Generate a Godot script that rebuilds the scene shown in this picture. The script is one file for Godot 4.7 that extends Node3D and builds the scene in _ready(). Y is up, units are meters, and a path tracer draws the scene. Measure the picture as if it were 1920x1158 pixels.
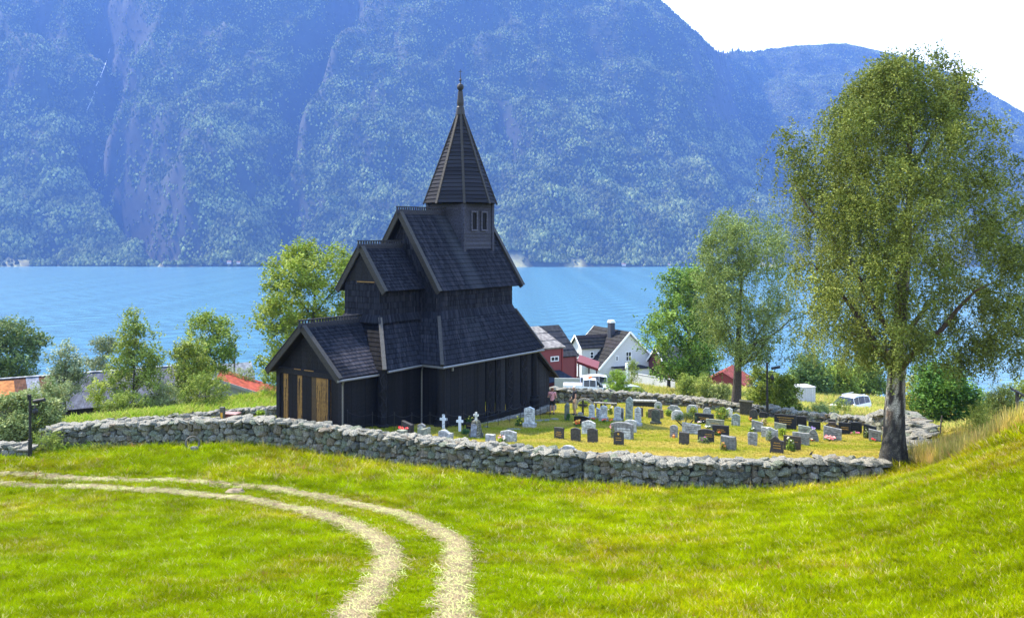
extends Node3D
# A tarred stave church in a walled churchyard above a fjord. x right, y up, z towards the viewer; the eye is at the origin, D is the distance in front of it.

const F := 1700.0
const EYE_ROW := 440.0
const WATER := -100.0
const TAR := 12.0
const SHINGLE := 6.0
var rng := RandomNumberGenerator.new()
var M := {}
var T := {}
var names_used := {}
var noise := FastNoiseLite.new()
var fine := FastNoiseLite.new()

# ---------------------------------------------------------------- mesh buffer
class MB:
	var v := PackedVector3Array()
	var c := PackedColorArray()
	var n := PackedVector3Array()
	var smooth := false
	var col := Color.WHITE

	func tri(a: Vector3, b: Vector3, d: Vector3) -> void:
		v.push_back(a); v.push_back(b); v.push_back(d)
		c.push_back(col); c.push_back(col); c.push_back(col)
		if smooth:
			var m := (d - a).cross(b - a).normalized()
			n.push_back(m); n.push_back(m); n.push_back(m)

	func quad(a: Vector3, b: Vector3, d: Vector3, e: Vector3) -> void:
		tri(a, b, d); tri(a, d, e)

	func tri_n(a: Vector3, b: Vector3, d: Vector3, na: Vector3, nb: Vector3, nd: Vector3) -> void:
		v.push_back(a); v.push_back(b); v.push_back(d)
		c.push_back(col); c.push_back(col); c.push_back(col)
		n.push_back(na); n.push_back(nb); n.push_back(nd)

	# eight corners: low four (around), high four (around)
	func hexa(p: Array) -> void:
		quad(p[3], p[2], p[1], p[0]); quad(p[4], p[5], p[6], p[7])
		for i in 4:
			var j := (i + 1) % 4
			quad(p[i], p[j], p[j + 4], p[i + 4])

	func box(o: Vector3, s: Vector3, b := Basis.IDENTITY) -> void:
		var h := s * 0.5
		var p := []
		for y in [-h.y, h.y]:
			for q in [Vector2(-1, -1), Vector2(1, -1), Vector2(1, 1), Vector2(-1, 1)]:
				p.append(o + b * Vector3(q.x * h.x, y, q.y * h.z))
		hexa(p)

	# a box with chamfered edges (44 triangles)
	func cbox(o: Vector3, s: Vector3, r: float, b := Basis.IDENTITY) -> void:
		var h := s * 0.5
		var k := h - Vector3(r, r, r)
		var cs := [Vector3(1, 0, 0), Vector3(0, 1, 0), Vector3(0, 0, 1)]
		for ax in 3:
			var u := (ax + 1) % 3
			var w := (ax + 2) % 3
			for sg in [-1.0, 1.0]:
				var q := []
				for e in [[-1, -1], [1, -1], [1, 1], [-1, 1]]:
					var pp := Vector3.ZERO
					pp[ax] = sg * h[ax]; pp[u] = e[0] * k[u]; pp[w] = e[1] * k[w]
					q.append(o + b * pp)
				if sg > 0:
					quad(q[3], q[2], q[1], q[0])
				else:
					quad(q[0], q[1], q[2], q[3])
		for ax in 3:
			var u := (ax + 1) % 3
			var w := (ax + 2) % 3
			for su in [-1.0, 1.0]:
				for sw in [-1.0, 1.0]:
					var q := []
					for e in [[-1, 0], [1, 0], [1, 1], [-1, 1]]:
						var pp := Vector3.ZERO
						pp[ax] = e[0] * k[ax]
						pp[u] = su * (h[u] if e[1] == 0 else k[u])
						pp[w] = sw * (k[w] if e[1] == 0 else h[w])
						q.append(o + b * pp)
					quad(q[0], q[1], q[2], q[3])
		for sx in [-1.0, 1.0]:
			for sy in [-1.0, 1.0]:
				for sz in [-1.0, 1.0]:
					tri(o + b * Vector3(sx * h.x, sy * k.y, sz * k.z), o + b * Vector3(sx * k.x, sy * h.y, sz * k.z), o + b * Vector3(sx * k.x, sy * k.y, sz * h.z))

	# a bar of square section from a to d
	func bar(a: Vector3, d: Vector3, w: float, h: float, up := Vector3.UP) -> void:
		var ax := (d - a).normalized()
		if absf(ax.dot(up)) > 0.98:
			up = Vector3(0, 0, 1)
		var side := ax.cross(up).normalized()
		var u2 := side.cross(ax).normalized()
		box((a + d) * 0.5, Vector3(w, h, a.distance_to(d)), Basis(side, u2, -ax))

	func tube(path: Array, radii: Array, sides := 8, cap := true) -> void:
		var rings := []
		var side := Vector3.ZERO
		for i in path.size():
			var d: Vector3 = (path[mini(i + 1, path.size() - 1)] - path[maxi(i - 1, 0)])
			d = d.normalized() if d.length() > 1e-6 else Vector3.UP
			if side == Vector3.ZERO:
				side = d.cross(Vector3(0.31, 0.2, 0.93)).normalized()
			side = (side - d * side.dot(d)).normalized()
			var w := d.cross(side)
			var ring := []
			for k in sides:
				var a := TAU * k / sides
				ring.append([path[i] + (side * cos(a) + w * sin(a)) * radii[i], side * cos(a) + w * sin(a)])
			rings.append(ring)
		for i in path.size() - 1:
			for k in sides:
				var a: Array = rings[i][k]
				var b: Array = rings[i][(k + 1) % sides]
				var d: Array = rings[i + 1][(k + 1) % sides]
				var e: Array = rings[i + 1][k]
				if smooth:
					tri_n(a[0], d[0], b[0], a[1], d[1], b[1]); tri_n(a[0], e[0], d[0], a[1], e[1], d[1])
				else:
					quad(a[0], b[0], d[0], e[0])
		if cap:
			for q in [[0, -1.0], [path.size() - 1, 1.0]]:
				for k in sides:
					tri(path[q[0]], rings[q[0]][(k + 1) % sides][0], rings[q[0]][k][0])

	# profile [[radius, y], ...] turned about the vertical through o
	func lathe(o: Vector3, prof: Array, sides := 12, squash := Vector3.ONE) -> void:
		for i in prof.size() - 1:
			for k in sides:
				var q := []
				for e in [[i, k], [i, k + 1], [i + 1, k + 1], [i + 1, k]]:
					var a: float = TAU * e[1] / sides
					q.append(o + Vector3(cos(a) * prof[e[0]][0] * squash.x, prof[e[0]][1] * squash.y, sin(a) * prof[e[0]][0] * squash.z))
				if smooth:
					var m := []
					for e in [k, k + 1]:
						var a: float = TAU * e / sides
						var dr: float = prof[i + 1][0] - prof[i][0]
						var dy: float = prof[i + 1][1] - prof[i][1]
						m.append(Vector3(cos(a) * dy, -dr, sin(a) * dy).normalized())
					tri_n(q[0], q[1], q[2], m[0], m[1], m[1]); tri_n(q[0], q[2], q[3], m[0], m[1], m[0])
				else:
					quad(q[0], q[1], q[2], q[3])

	# an outline (x, y) given depth along z, edges eased by r; the front is at +z
	func slab(pts: Array, depth: float, r: float, xf := Transform3D.IDENTITY) -> void:
		var mid := Vector2.ZERO
		for p in pts:
			mid += p / pts.size()
		var inn := []
		for p in pts:
			var q: Vector2 = p - mid
			inn.append(mid + q * maxf(0.0, 1.0 - r / maxf(q.length(), 0.001)))
		var poly := PackedVector2Array(inn)
		var ix := Geometry2D.triangulate_polygon(poly)
		for k in range(0, ix.size(), 3):
			var a := poly[ix[k]]
			var b := poly[ix[k + 1]]
			var d := poly[ix[k + 2]]
			tri(xf * Vector3(a.x, a.y, depth / 2), xf * Vector3(b.x, b.y, depth / 2), xf * Vector3(d.x, d.y, depth / 2))
			tri(xf * Vector3(a.x, a.y, -depth / 2), xf * Vector3(d.x, d.y, -depth / 2), xf * Vector3(b.x, b.y, -depth / 2))
		for i in pts.size():
			var j := (i + 1) % pts.size()
			var zz := [depth / 2, depth / 2 - r, -depth / 2 + r, -depth / 2]
			var aa := [inn[i], pts[i], pts[i], inn[i]]
			var bb := [inn[j], pts[j], pts[j], inn[j]]
			for k in 3:
				quad(xf * Vector3(aa[k].x, aa[k].y, zz[k]), xf * Vector3(bb[k].x, bb[k].y, zz[k]), xf * Vector3(bb[k + 1].x, bb[k + 1].y, zz[k + 1]), xf * Vector3(aa[k + 1].x, aa[k + 1].y, zz[k + 1]))

	# colours are stored in eight bits: a gain above 1 keeps tints brighter than the base
	func mesh(gain := 1.0) -> ArrayMesh:
		if gain != 1.0:
			for i in c.size():
				c[i] = Color(c[i].r / gain, c[i].g / gain, c[i].b / gain)
		var a := []
		a.resize(Mesh.ARRAY_MAX)
		a[Mesh.ARRAY_VERTEX] = v
		a[Mesh.ARRAY_COLOR] = c
		if smooth and n.size() == v.size():
			a[Mesh.ARRAY_NORMAL] = n
		var m := ArrayMesh.new()
		m.add_surface_from_arrays(Mesh.PRIMITIVE_TRIANGLES, a)
		return m

# ---------------------------------------------------------------- scene helpers
func numbered(called: String) -> String:
	var k: int = names_used.get(called, 0)
	names_used[called] = k + 1
	return called if k == 0 else "%s_%03d" % [called, k]

func tag(o: Node3D, label: String, category: String, group := "") -> Node3D:
	o.set_meta("label", label); o.set_meta("category", category)
	if group != "":
		o.set_meta("group", group)
	return o

func thing(called: String, label: String, category: String, at: Vector3, turn := 0.0, group := "") -> Node3D:
	var o := Node3D.new()
	o.name = numbered(called)
	add_child(o, true)
	o.position = at
	o.rotation.y = turn
	tag(o, label, category, group)
	return o

func part(called: String, mesh: Mesh, mat: Material, parent: Node3D, at := Vector3.ZERO, turn := Basis.IDENTITY) -> MeshInstance3D:
	var o := MeshInstance3D.new()
	o.name = called
	o.mesh = mesh
	o.material_override = mat
	o.transform = Transform3D(turn, at)
	var seen_names: Dictionary = parent.get_meta("seen", {})
	var k: int = seen_names.get(called, 0)
	seen_names[called] = k + 1
	parent.set_meta("seen", seen_names)
	if k > 0:
		o.name = "%s_%03d" % [called, k]
	parent.add_child(o, true)
	return o

func single(called: String, mesh: Mesh, mat: Material, label: String, category: String, at := Vector3.ZERO, turn := Basis.IDENTITY, group := "") -> MeshInstance3D:
	var o := MeshInstance3D.new()
	o.name = numbered(called)
	o.mesh = mesh
	o.material_override = mat
	o.transform = Transform3D(turn, at)
	add_child(o, true)
	tag(o, label, category, group)
	return o

func struct(called: String, mesh: Mesh, mat: Material) -> MeshInstance3D:
	var o := MeshInstance3D.new()
	o.name = called
	o.mesh = mesh
	o.material_override = mat
	add_child(o, true)
	o.set_meta("kind", "structure")
	return o

func many(called: String, mesh: Mesh, mat: Material, xs: Array, cs: Array, parent: Node3D, label := "", category := "") -> MultiMeshInstance3D:
	var mm := MultiMesh.new()
	mm.transform_format = MultiMesh.TRANSFORM_3D
	mm.use_colors = cs.size() > 0
	mm.mesh = mesh
	mm.instance_count = xs.size()
	for i in xs.size():
		mm.set_instance_transform(i, xs[i])
		if cs.size() > 0:
			mm.set_instance_color(i, cs[i])
	var o := MultiMeshInstance3D.new()
	o.name = called
	o.multimesh = mm
	o.material_override = mat
	parent.add_child(o, true)
	o.set_meta("kind", "stuff")
	if label != "":
		o.set_meta("label", label); o.set_meta("category", category)
	return o

func lin(r: float, g: float, b: float) -> Color:
	return Color(r, g, b).linear_to_srgb()

func noise_tex(freq: float, lo: float, hi: float, seed_: int, octaves := 4, bump := false, kind := FastNoiseLite.TYPE_SIMPLEX_SMOOTH) -> NoiseTexture2D:
	var nz := FastNoiseLite.new()
	nz.noise_type = kind
	nz.seed = seed_
	nz.frequency = freq
	nz.fractal_octaves = octaves
	nz.fractal_gain = 0.6
	var t := NoiseTexture2D.new()
	t.width = 512; t.height = 512
	t.seamless = true
	t.noise = nz
	if bump:
		t.as_normal_map = true
		t.bump_strength = hi
	else:
		var ramp := Gradient.new()
		ramp.colors = PackedColorArray([Color(lo, lo, lo), Color(hi, hi, hi)])
		ramp.offsets = PackedFloat32Array([0.2, 0.8])
		t.color_ramp = ramp
	return t

# a material: linear base colour, roughness, noise texture over it (triplanar, scale per axis), normal map
func mat(called: String, col: Color, rough: float, o := {}) -> StandardMaterial3D:
	var m := StandardMaterial3D.new()
	m.resource_name = called
	m.albedo_color = col.linear_to_srgb()
	m.roughness = rough
	m.cull_mode = BaseMaterial3D.CULL_DISABLED
	m.vertex_color_use_as_albedo = o.get("vc", true)
	m.metallic = o.get("metal", 0.0)
	m.metallic_specular = o.get("spec", 0.5)
	if o.has("tex") or o.has("bump"):
		m.uv1_triplanar = true
		m.uv1_world_triplanar = o.get("world", true)
		m.uv1_scale = o.get("scale", Vector3.ONE)
	if o.has("tex"):
		m.albedo_texture = T[o.tex]
	if o.has("bump"):
		m.normal_enabled = true
		m.normal_texture = T[o.bump]
		m.normal_scale = o.get("bump_scale", 1.0)
	if o.has("back"):
		m.backlight_enabled = true
		m.backlight = o.back
	if o.has("coat"):
		m.clearcoat_enabled = true
		m.clearcoat = o.coat
		m.clearcoat_roughness = 0.05
	if o.has("glass"):
		m.transparency = BaseMaterial3D.TRANSPARENCY_ALPHA
		m.albedo_color.a = o.glass
		m.vertex_color_use_as_albedo = false
	M[called] = m
	return m

func textures() -> void:
	T.fine = noise_tex(0.05, 0.62, 1.0, 3)
	T.blotch = noise_tex(0.012, 0.6, 1.0, 7, 5)
	T.grain = noise_tex(0.03, 0.45, 1.0, 11, 4)
	T.lichen = noise_tex(0.03, 0.35, 1.0, 17, 5)
	T.bump = noise_tex(0.04, 0.0, 5.0, 5, 5, true)
	T.rough_bump = noise_tex(0.02, 0.0, 10.0, 9, 5, true)
	T.wave = noise_tex(0.02, 0.0, 4.0, 21, 4, true)
	T.water_patch = noise_tex(0.008, 0.75, 1.0, 31, 4)

func materials() -> void:
	mat("tarred_wood", Color(0.015 * TAR, 0.0155 * TAR, 0.019 * TAR), 0.7, {spec = 0.3, tex = "grain", bump = "bump", bump_scale = 0.5, scale = Vector3(2.2, 0.35, 2.2)})
	mat("shingle_wood", Color(0.027 * SHINGLE, 0.0295 * SHINGLE, 0.041 * SHINGLE), 0.85, {spec = 0.2, tex = "fine", bump = "bump", bump_scale = 0.6, scale = Vector3(1.5, 1.5, 1.5)})
	mat("bare_pine", Color(0.36, 0.19, 0.035), 0.6, {tex = "grain", bump = "bump", bump_scale = 0.4, scale = Vector3(3.0, 0.3, 3.0)})
	mat("weathered_wood", Color(0.2, 0.18, 0.15), 0.75, {tex = "grain", bump = "bump", scale = Vector3(2.0, 0.4, 2.0)})
	mat("gutter_zinc", Color(0.3, 0.31, 0.32), 0.4, {metal = 0.5, tex = "fine"})
	mat("iron", Color(0.02, 0.02, 0.022), 0.55, {metal = 0.3})
	mat("field_stone", Color(0.45, 0.44, 0.39), 0.9, {tex = "lichen", bump = "rough_bump", bump_scale = 0.9, scale = Vector3(1.1, 1.1, 1.1)})
	mat("grave_stone", Color(1, 1, 1), 0.75, {tex = "blotch", bump = "bump", bump_scale = 0.4, scale = Vector3(0.9, 0.9, 0.9)})
	mat("polished_stone", Color(1, 1, 1), 0.22, {tex = "fine", scale = Vector3(2, 2, 2)})
	mat("gold_leaf", Color(0.6, 0.36, 0.07), 0.4, {metal = 0.6})
	mat("dark_inlay", Color(0.06, 0.06, 0.06), 0.8)
	mat("birch_bark", Color(1, 1, 1), 0.85, {tex = "lichen", bump = "rough_bump", scale = Vector3(1.0, 1.6, 1.0), vc = true})
	mat("bark", Color(0.13, 0.105, 0.08), 0.9, {tex = "lichen", bump = "rough_bump", scale = Vector3(1.5, 0.5, 1.5)})
	mat("twig", Color(0.09, 0.07, 0.05), 0.9)
	mat("leaf", Color(1, 1, 1), 0.6, {spec = 0.25, back = Color(0.6, 0.6, 0.6)})
	mat("grass_blade", Color(1, 1, 1), 0.7, {spec = 0.05, back = Color(0.8, 0.8, 0.8)})
	mat("straw", Color(1, 1, 1), 0.7, {back = Color(0.3, 0.3, 0.3)})
	mat("turf", Color(1, 1, 1), 0.95, {spec = 0.1, tex = "fine", bump = "rough_bump", bump_scale = 0.6, scale = Vector3(0.7, 0.7, 0.7)})
	mat("hillside", Color(1, 1, 1), 0.95, {tex = "blotch", scale = Vector3(0.004, 0.004, 0.004)})
	mat("forest_tree", Color(1, 1, 1), 1.0, {spec = 0.0})
	mat("fjord_water", Color(0.075, 0.22, 0.31), 0.25, {tex = "water_patch", bump = "wave", bump_scale = 0.45, scale = Vector3(0.006, 0.02, 0.02), vc = false})
	mat("painted", Color(1, 1, 1), 0.6, {tex = "fine", scale = Vector3(0.8, 0.8, 0.8)})
	mat("plain", Color(1, 1, 1), 0.7)
	mat("gloss", Color(1, 1, 1), 0.25, {coat = 0.6})
	mat("roof_metal", Color(1, 1, 1), 0.75, {spec = 0.2, tex = "blotch", scale = Vector3(0.25, 0.25, 0.25)})
	mat("rubber", Color(0.018, 0.018, 0.018), 0.85)
	mat("dark_glass", Color(0.02, 0.025, 0.03), 0.06, {vc = false})
	mat("petal", Color(1, 1, 1), 0.6, {back = Color(0.5, 0.5, 0.5)})
	mat("skin", Color(0.5, 0.29, 0.2), 0.55)
	mat("cloth", Color(1, 1, 1), 0.85)

# ---------------------------------------------------------------- the lie of the land
var tps_out := []
var tps_in := []
var yard := PackedVector2Array()
const GX0 := -46.0
const GD0 := -8.0
const GS := 0.4
const GNX := 231
const GND := 206
var grid := PackedFloat32Array()

func solve(pts: Array) -> Array:
	var n := pts.size()
	var m := n + 3
	var a := []
	for i in m:
		var row := PackedFloat64Array()
		row.resize(m + 1)
		a.append(row)
	for i in n:
		for j in n:
			var r2: float = (Vector2(pts[i].x, pts[i].y) - Vector2(pts[j].x, pts[j].y)).length_squared() * 0.01
			a[i][j] = r2 * log(r2 + 1e-9)
		a[i][i] = 0.02
		a[i][n] = 1.0; a[i][n + 1] = pts[i].x * 0.1; a[i][n + 2] = pts[i].y * 0.1
		a[n][i] = 1.0; a[n + 1][i] = pts[i].x * 0.1; a[n + 2][i] = pts[i].y * 0.1
		a[i][m] = pts[i].z
	for k in m:
		var p := k
		for i in range(k + 1, m):
			if absf(a[i][k]) > absf(a[p][k]):
				p = i
		var tmp = a[k]; a[k] = a[p]; a[p] = tmp
		for i in range(k + 1, m):
			var f: float = a[i][k] / a[k][k]
			if f != 0.0:
				for j in range(k, m + 1):
					a[i][j] -= f * a[k][j]
	var w := PackedFloat64Array()
	w.resize(m)
	for k in range(m - 1, -1, -1):
		var s: float = a[k][m]
		for j in range(k + 1, m):
			s -= a[k][j] * w[j]
		w[k] = s / a[k][k]
	return [pts, w]

func spline(t: Array, x: float, d: float) -> float:
	var pts: Array = t[0]
	var w: PackedFloat64Array = t[1]
	var n := pts.size()
	var s := w[n] + w[n + 1] * x * 0.1 + w[n + 2] * d * 0.1
	for i in n:
		var p: Vector3 = pts[i]
		var r2 := ((p.x - x) * (p.x - x) + (p.y - d) * (p.y - d)) * 0.01
		s += w[i] * r2 * log(r2 + 1e-9)
	return s

func land() -> void:
	# (x, distance, height)
	var outside := [Vector3(0, -8, 1.2), Vector3(-20, -8, 0.5), Vector3(20, -8, 2.5), Vector3(0, 0, -1.65), Vector3(-14, 2, -2.6), Vector3(14, 2, -0.6), Vector3(0, 9, -4.7), Vector3(-10, 9, -5.0), Vector3(9, 9, -3.9),
		Vector3(-1.9, 16.8, -7.05), Vector3(-8.6, 17, -7.18), Vector3(-18, 18, -7.4), Vector3(3.3, 16.4, -6.93), Vector3(5.8, 15.5, -6.5), Vector3(7.3, 13, -5.4), Vector3(10.2, 18, -5.9), Vector3(14, 20, -5.0),
		Vector3(-1.5, 21, -7.78), Vector3(-13.7, 27, -8.9), Vector3(-1.5, 26, -8.6), Vector3(5.1, 25.5, -8.4), Vector3(8.66, 23, -7.5), Vector3(-1, 31, -9.3), Vector3(-18.2, 36, -9.85), Vector3(-30, 36, -10.0), Vector3(-30, 25, -8.8),
		Vector3(-20.9, 39.5, -9.9), Vector3(-21.7, 42.6, -10.2), Vector3(-17.6, 42.6, -9.97), Vector3(-11.5, 41.6, -9.75), Vector3(-6.1, 39.6, -10.0), Vector3(-1.25, 37.6, -10.0), Vector3(4.1, 36.2, -10.08), Vector3(7.8, 35.7, -10.08), Vector3(10.3, 35.4, -9.95), Vector3(12.5, 35, -9.7), Vector3(14.2, 34.6, -9.3),
		Vector3(2, 33, -9.62), Vector3(8, 31, -9.2), Vector3(11, 29, -8.45), Vector3(15.6, 33, -8.6), Vector3(16.3, 31, -7.25), Vector3(16.9, 30, -6.4), Vector3(20, 30, -5.6), Vector3(24, 34, -6.2), Vector3(20, 40, -8.6), Vector3(17.6, 38, -9.3), Vector3(21, 45, -9.9), Vector3(30, 46, -9.2),
		Vector3(-24, 46, -10.4), Vector3(-20.5, 52, -10.3), Vector3(-14.5, 56, -10.95), Vector3(-18.4, 65, -11.9), Vector3(-20, 71, -12.6), Vector3(-32, 50, -10.9), Vector3(-30, 60, -12.9), Vector3(-38, 68, -15.2), Vector3(-24, 78, -15.6), Vector3(-8, 66, -12.3), Vector3(3, 69, -12.9), Vector3(10, 66, -12.5), Vector3(15, 62, -12.1), Vector3(20, 54, -11.3), Vector3(23, 50, -10.7),
		Vector3(7, 84, -15.1), Vector3(9.5, 74, -14.0), Vector3(4, 76, -14.2), Vector3(14, 80, -14.2), Vector3(14, 97, -16.1), Vector3(22, 80, -14.4), Vector3(30, 80, -15.9), Vector3(28.5, 88, -16.2), Vector3(34, 66, -13.0), Vector3(-10, 90, -17.0), Vector3(-40, 90, -19.0), Vector3(44, 90, -17.0), Vector3(60, 60, -11.5), Vector3(10, 110, -18.0), Vector3(-50, 110, -22.0), Vector3(50, 110, -20.0), Vector3(12, 130, -21.5), Vector3(-50, 140, -30.0), Vector3(60, 140, -27.0), Vector3(10, 150, -27.0)]
	var inside := [Vector3(-21, 44.5, -9.5), Vector3(-14, 44.5, -9.45), Vector3(-12, 47, -9.8), Vector3(-14.3, 52, -10.45), Vector3(-8, 43, -9.45), Vector3(-6, 48, -9.95), Vector3(-3, 40.5, -9.5), Vector3(2, 38.5, -9.35), Vector3(8, 37.6, -9.3), Vector3(14, 36.8, -9.2), Vector3(15, 40, -9.6),
		Vector3(-2, 47, -10.1), Vector3(4, 47, -10.0), Vector3(10, 47, -10.05), Vector3(17, 46, -10.1), Vector3(2, 54, -10.75), Vector3(10, 54, -10.75), Vector3(17, 52, -10.75), Vector3(2.9, 66, -12.3), Vector3(9, 64, -11.9), Vector3(10.7, 63, -11.86), Vector3(13, 60.5, -11.64), Vector3(15.3, 57.5, -11.4), Vector3(17.9, 53.5, -11.1), Vector3(20, 49.5, -10.5), Vector3(-7, 58, -11.4), Vector3(-4, 53, -10.7), Vector3(-10, 50, -10.2)]
	tps_out = solve(outside)
	tps_in = solve(inside)
	for p in front_path() + right_path() + rear_path() + side_path():
		yard.append(p)
	grid.resize(GNX * GND)
	for j in GND:
		for i in GNX:
			var x := GX0 + i * GS
			var d := GD0 + j * GS
			grid[j * GNX + i] = raw_land(x, d)

func front_path() -> Array:
	return line_of([[88, 43.6], [104, 43.4], [260, 43.4], [400, 43.0], [495, 42.5], [600, 41.5], [700, 40.5], [800, 39.5], [904, 38.5], [1030, 37.6], [1154, 37.0], [1240, 36.6], [1330, 36.5], [1450, 36.2], [1560, 35.9], [1640, 35.6]])

func right_path() -> Array:
	return line_of([[1733, 38.2], [1718, 41.5], [1690, 45.0], [1662, 48.5]])

func rear_path() -> Array:
	return line_of([[1652, 49.0], [1589, 51.0], [1527, 53.5], [1444, 56.5], [1411, 57.5], [1329, 60.5], [1297, 62.0], [1249, 63.0], [1187, 64.5], [1035, 66.0], [960, 66.2]])

func side_path() -> Array:
	return line_of([[900, 65.5], [760, 62.0], [640, 57.5], [520, 53.5], [420, 52.3], [300, 50.0], [200, 47.5], [120, 44.8]])

# bearings (columns of the survey photograph) and distances to map points
func line_of(a: Array) -> Array:
	var out := []
	for p in a:
		out.append(Vector2((p[0] - 960.0) / F * p[1], p[1]))
	return out

func raw_land(x: float, d: float) -> float:
	if d > 30.0 and d < 68.0 and absf(x) < 26.0 and Geometry2D.is_point_in_polygon(Vector2(x, d), yard):
		return spline(tps_in, x, d) + noise.get_noise_2d(x * 6.0, d * 6.0) * 0.05
	var y := spline(tps_out, clampf(x, -70, 75), minf(d, 150.0))
	if d > 110.0:
		var t := smoothstep(110.0, 150.0, d)
		y = lerpf(y, -19.0 - (d - 110.0) * 0.27, t)
	return y + noise.get_noise_2d(x * 5.0, d * 5.0) * 0.09

func gh(x: float, d: float) -> float:
	var fx := (x - GX0) / GS
	var fd := (d - GD0) / GS
	if fx < 0.0 or fd < 0.0 or fx >= GNX - 1 or fd >= GND - 1:
		return raw_land(x, d)
	var i := int(fx)
	var j := int(fd)
	fx -= i; fd -= j
	var a := grid[j * GNX + i]
	var b := grid[j * GNX + i + 1]
	var e := grid[(j + 1) * GNX + i]
	var f := grid[(j + 1) * GNX + i + 1]
	return lerpf(lerpf(a, b, fx), lerpf(e, f, fx), fd)

# where a sight line in the survey photograph meets the ground: column, row -> point
func ground(u: float, v: float, from := 12.0) -> Vector3:
	var k := (v - EYE_ROW) / F
	var q := (u - 960.0) / F
	var d := from
	while d < 140.0:
		if -k * d <= gh(q * d, d):
			break
		d += 0.15
	return Vector3(q * d, gh(q * d, d), -d)

func px(u: float, v: float, d: float) -> Vector3:
	return Vector3((u - 960.0) / F * d, (EYE_ROW - v) / F * d, -d)

# ---------------------------------------------------------------- first: eye, sky, sun, exposure
func _ready() -> void:
	rng.seed = 20240711
	noise.seed = 4; noise.frequency = 0.05; noise.fractal_octaves = 3
	fine.seed = 8; fine.frequency = 0.3; fine.fractal_octaves = 3
	var cam := Camera3D.new()
	cam.name = "camera"
	cam.projection = Camera3D.PROJECTION_FRUSTUM
	cam.near = 0.1
	cam.far = 9000.0
	cam.size = 0.1 * 1158.0 / F
	cam.frustum_offset = Vector2(0, -0.1 * (579.0 - EYE_ROW) / F)
	add_child(cam)
	cam.current = true
	var env := Environment.new()
	env.background_mode = Environment.BG_SKY
	var sky_mat := ProceduralSkyMaterial.new()
	sky_mat.sky_top_color = lin(0.2, 0.32, 0.55)
	sky_mat.sky_horizon_color = lin(0.93, 0.96, 1.0)
	sky_mat.sky_curve = 0.22
	sky_mat.sky_energy_multiplier = 1.25
	sky_mat.ground_bottom_color = lin(0.1, 0.12, 0.1)
	sky_mat.ground_horizon_color = lin(0.5, 0.6, 0.7)
	sky_mat.sun_angle_max = 20.0
	var sky := Sky.new()
	sky.sky_material = sky_mat
	env.sky = sky
	env.tonemap_mode = Environment.TONE_MAPPER_LINEAR
	env.tonemap_exposure = 2.9
	env.fog_enabled = true
	env.fog_density = 0.000115
	env.fog_light_color = lin(0.155, 0.34, 0.92)
	env.sdfgi_enabled = true; env.ssao_enabled = true; env.ssil_enabled = true
	var world := WorldEnvironment.new()
	world.name = "world"
	world.environment = env
	add_child(world)
	var sun := DirectionalLight3D.new()
	sun.name = "sun"
	sun.light_energy = 1.6
	sun.light_color = Color(1.0, 0.95, 0.86)
	sun.light_angular_distance = 0.5
	sun.shadow_enabled = true
	add_child(sun)
	sun.look_at_from_position(Vector3(-0.78 * 0.64, 0.77, -0.62 * 0.64), Vector3.ZERO)

	textures()
	materials()
	land()
	setting()
	church()
	walls()
	flora()
	graves()
	yard_things()
	buildings()
	vehicles()
	people()


# ---------------------------------------------------------------- ground, water, mountain
var tracks := []

func track_dist(x: float, d: float) -> float:
	var best := 99.0
	for t in tracks:
		for i in t.size() - 1:
			var a: Vector2 = t[i]
			var b: Vector2 = t[i + 1]
			var p := Vector2(x, d)
			if minf(a.x, b.x) - 2.0 > x or maxf(a.x, b.x) + 2.0 < x or minf(a.y, b.y) - 2.0 > d or maxf(a.y, b.y) + 2.0 < d:
				continue
			best = minf(best, p.distance_to(Geometry2D.get_closest_point_to_segment(p, a, b)))
	return best

func in_yard(x: float, d: float) -> bool:
	return d > 30.0 and d < 68.0 and absf(x) < 26.0 and Geometry2D.is_point_in_polygon(Vector2(x, d), yard)

# how dry the meadow is at a place, 0 lush to 1 straw
func dryness(x: float, d: float) -> float:
	var s := noise.get_noise_2d(x * 2.2 + 40.0, d * 3.0) * 0.85 + noise.get_noise_2d(x * 9.0, d * 9.0 + 70.0) * 0.35 + 0.1
	if d > 32.0 and d < 44.0:
		s += 0.25 * smoothstep(32.0, 38.0, d)
	if x > 13.0 and d > 24.0 and d < 48.0:
		s += 0.5 * smoothstep(13.0, 16.0, x)
	return clampf(s, 0.0, 1.0)

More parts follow.
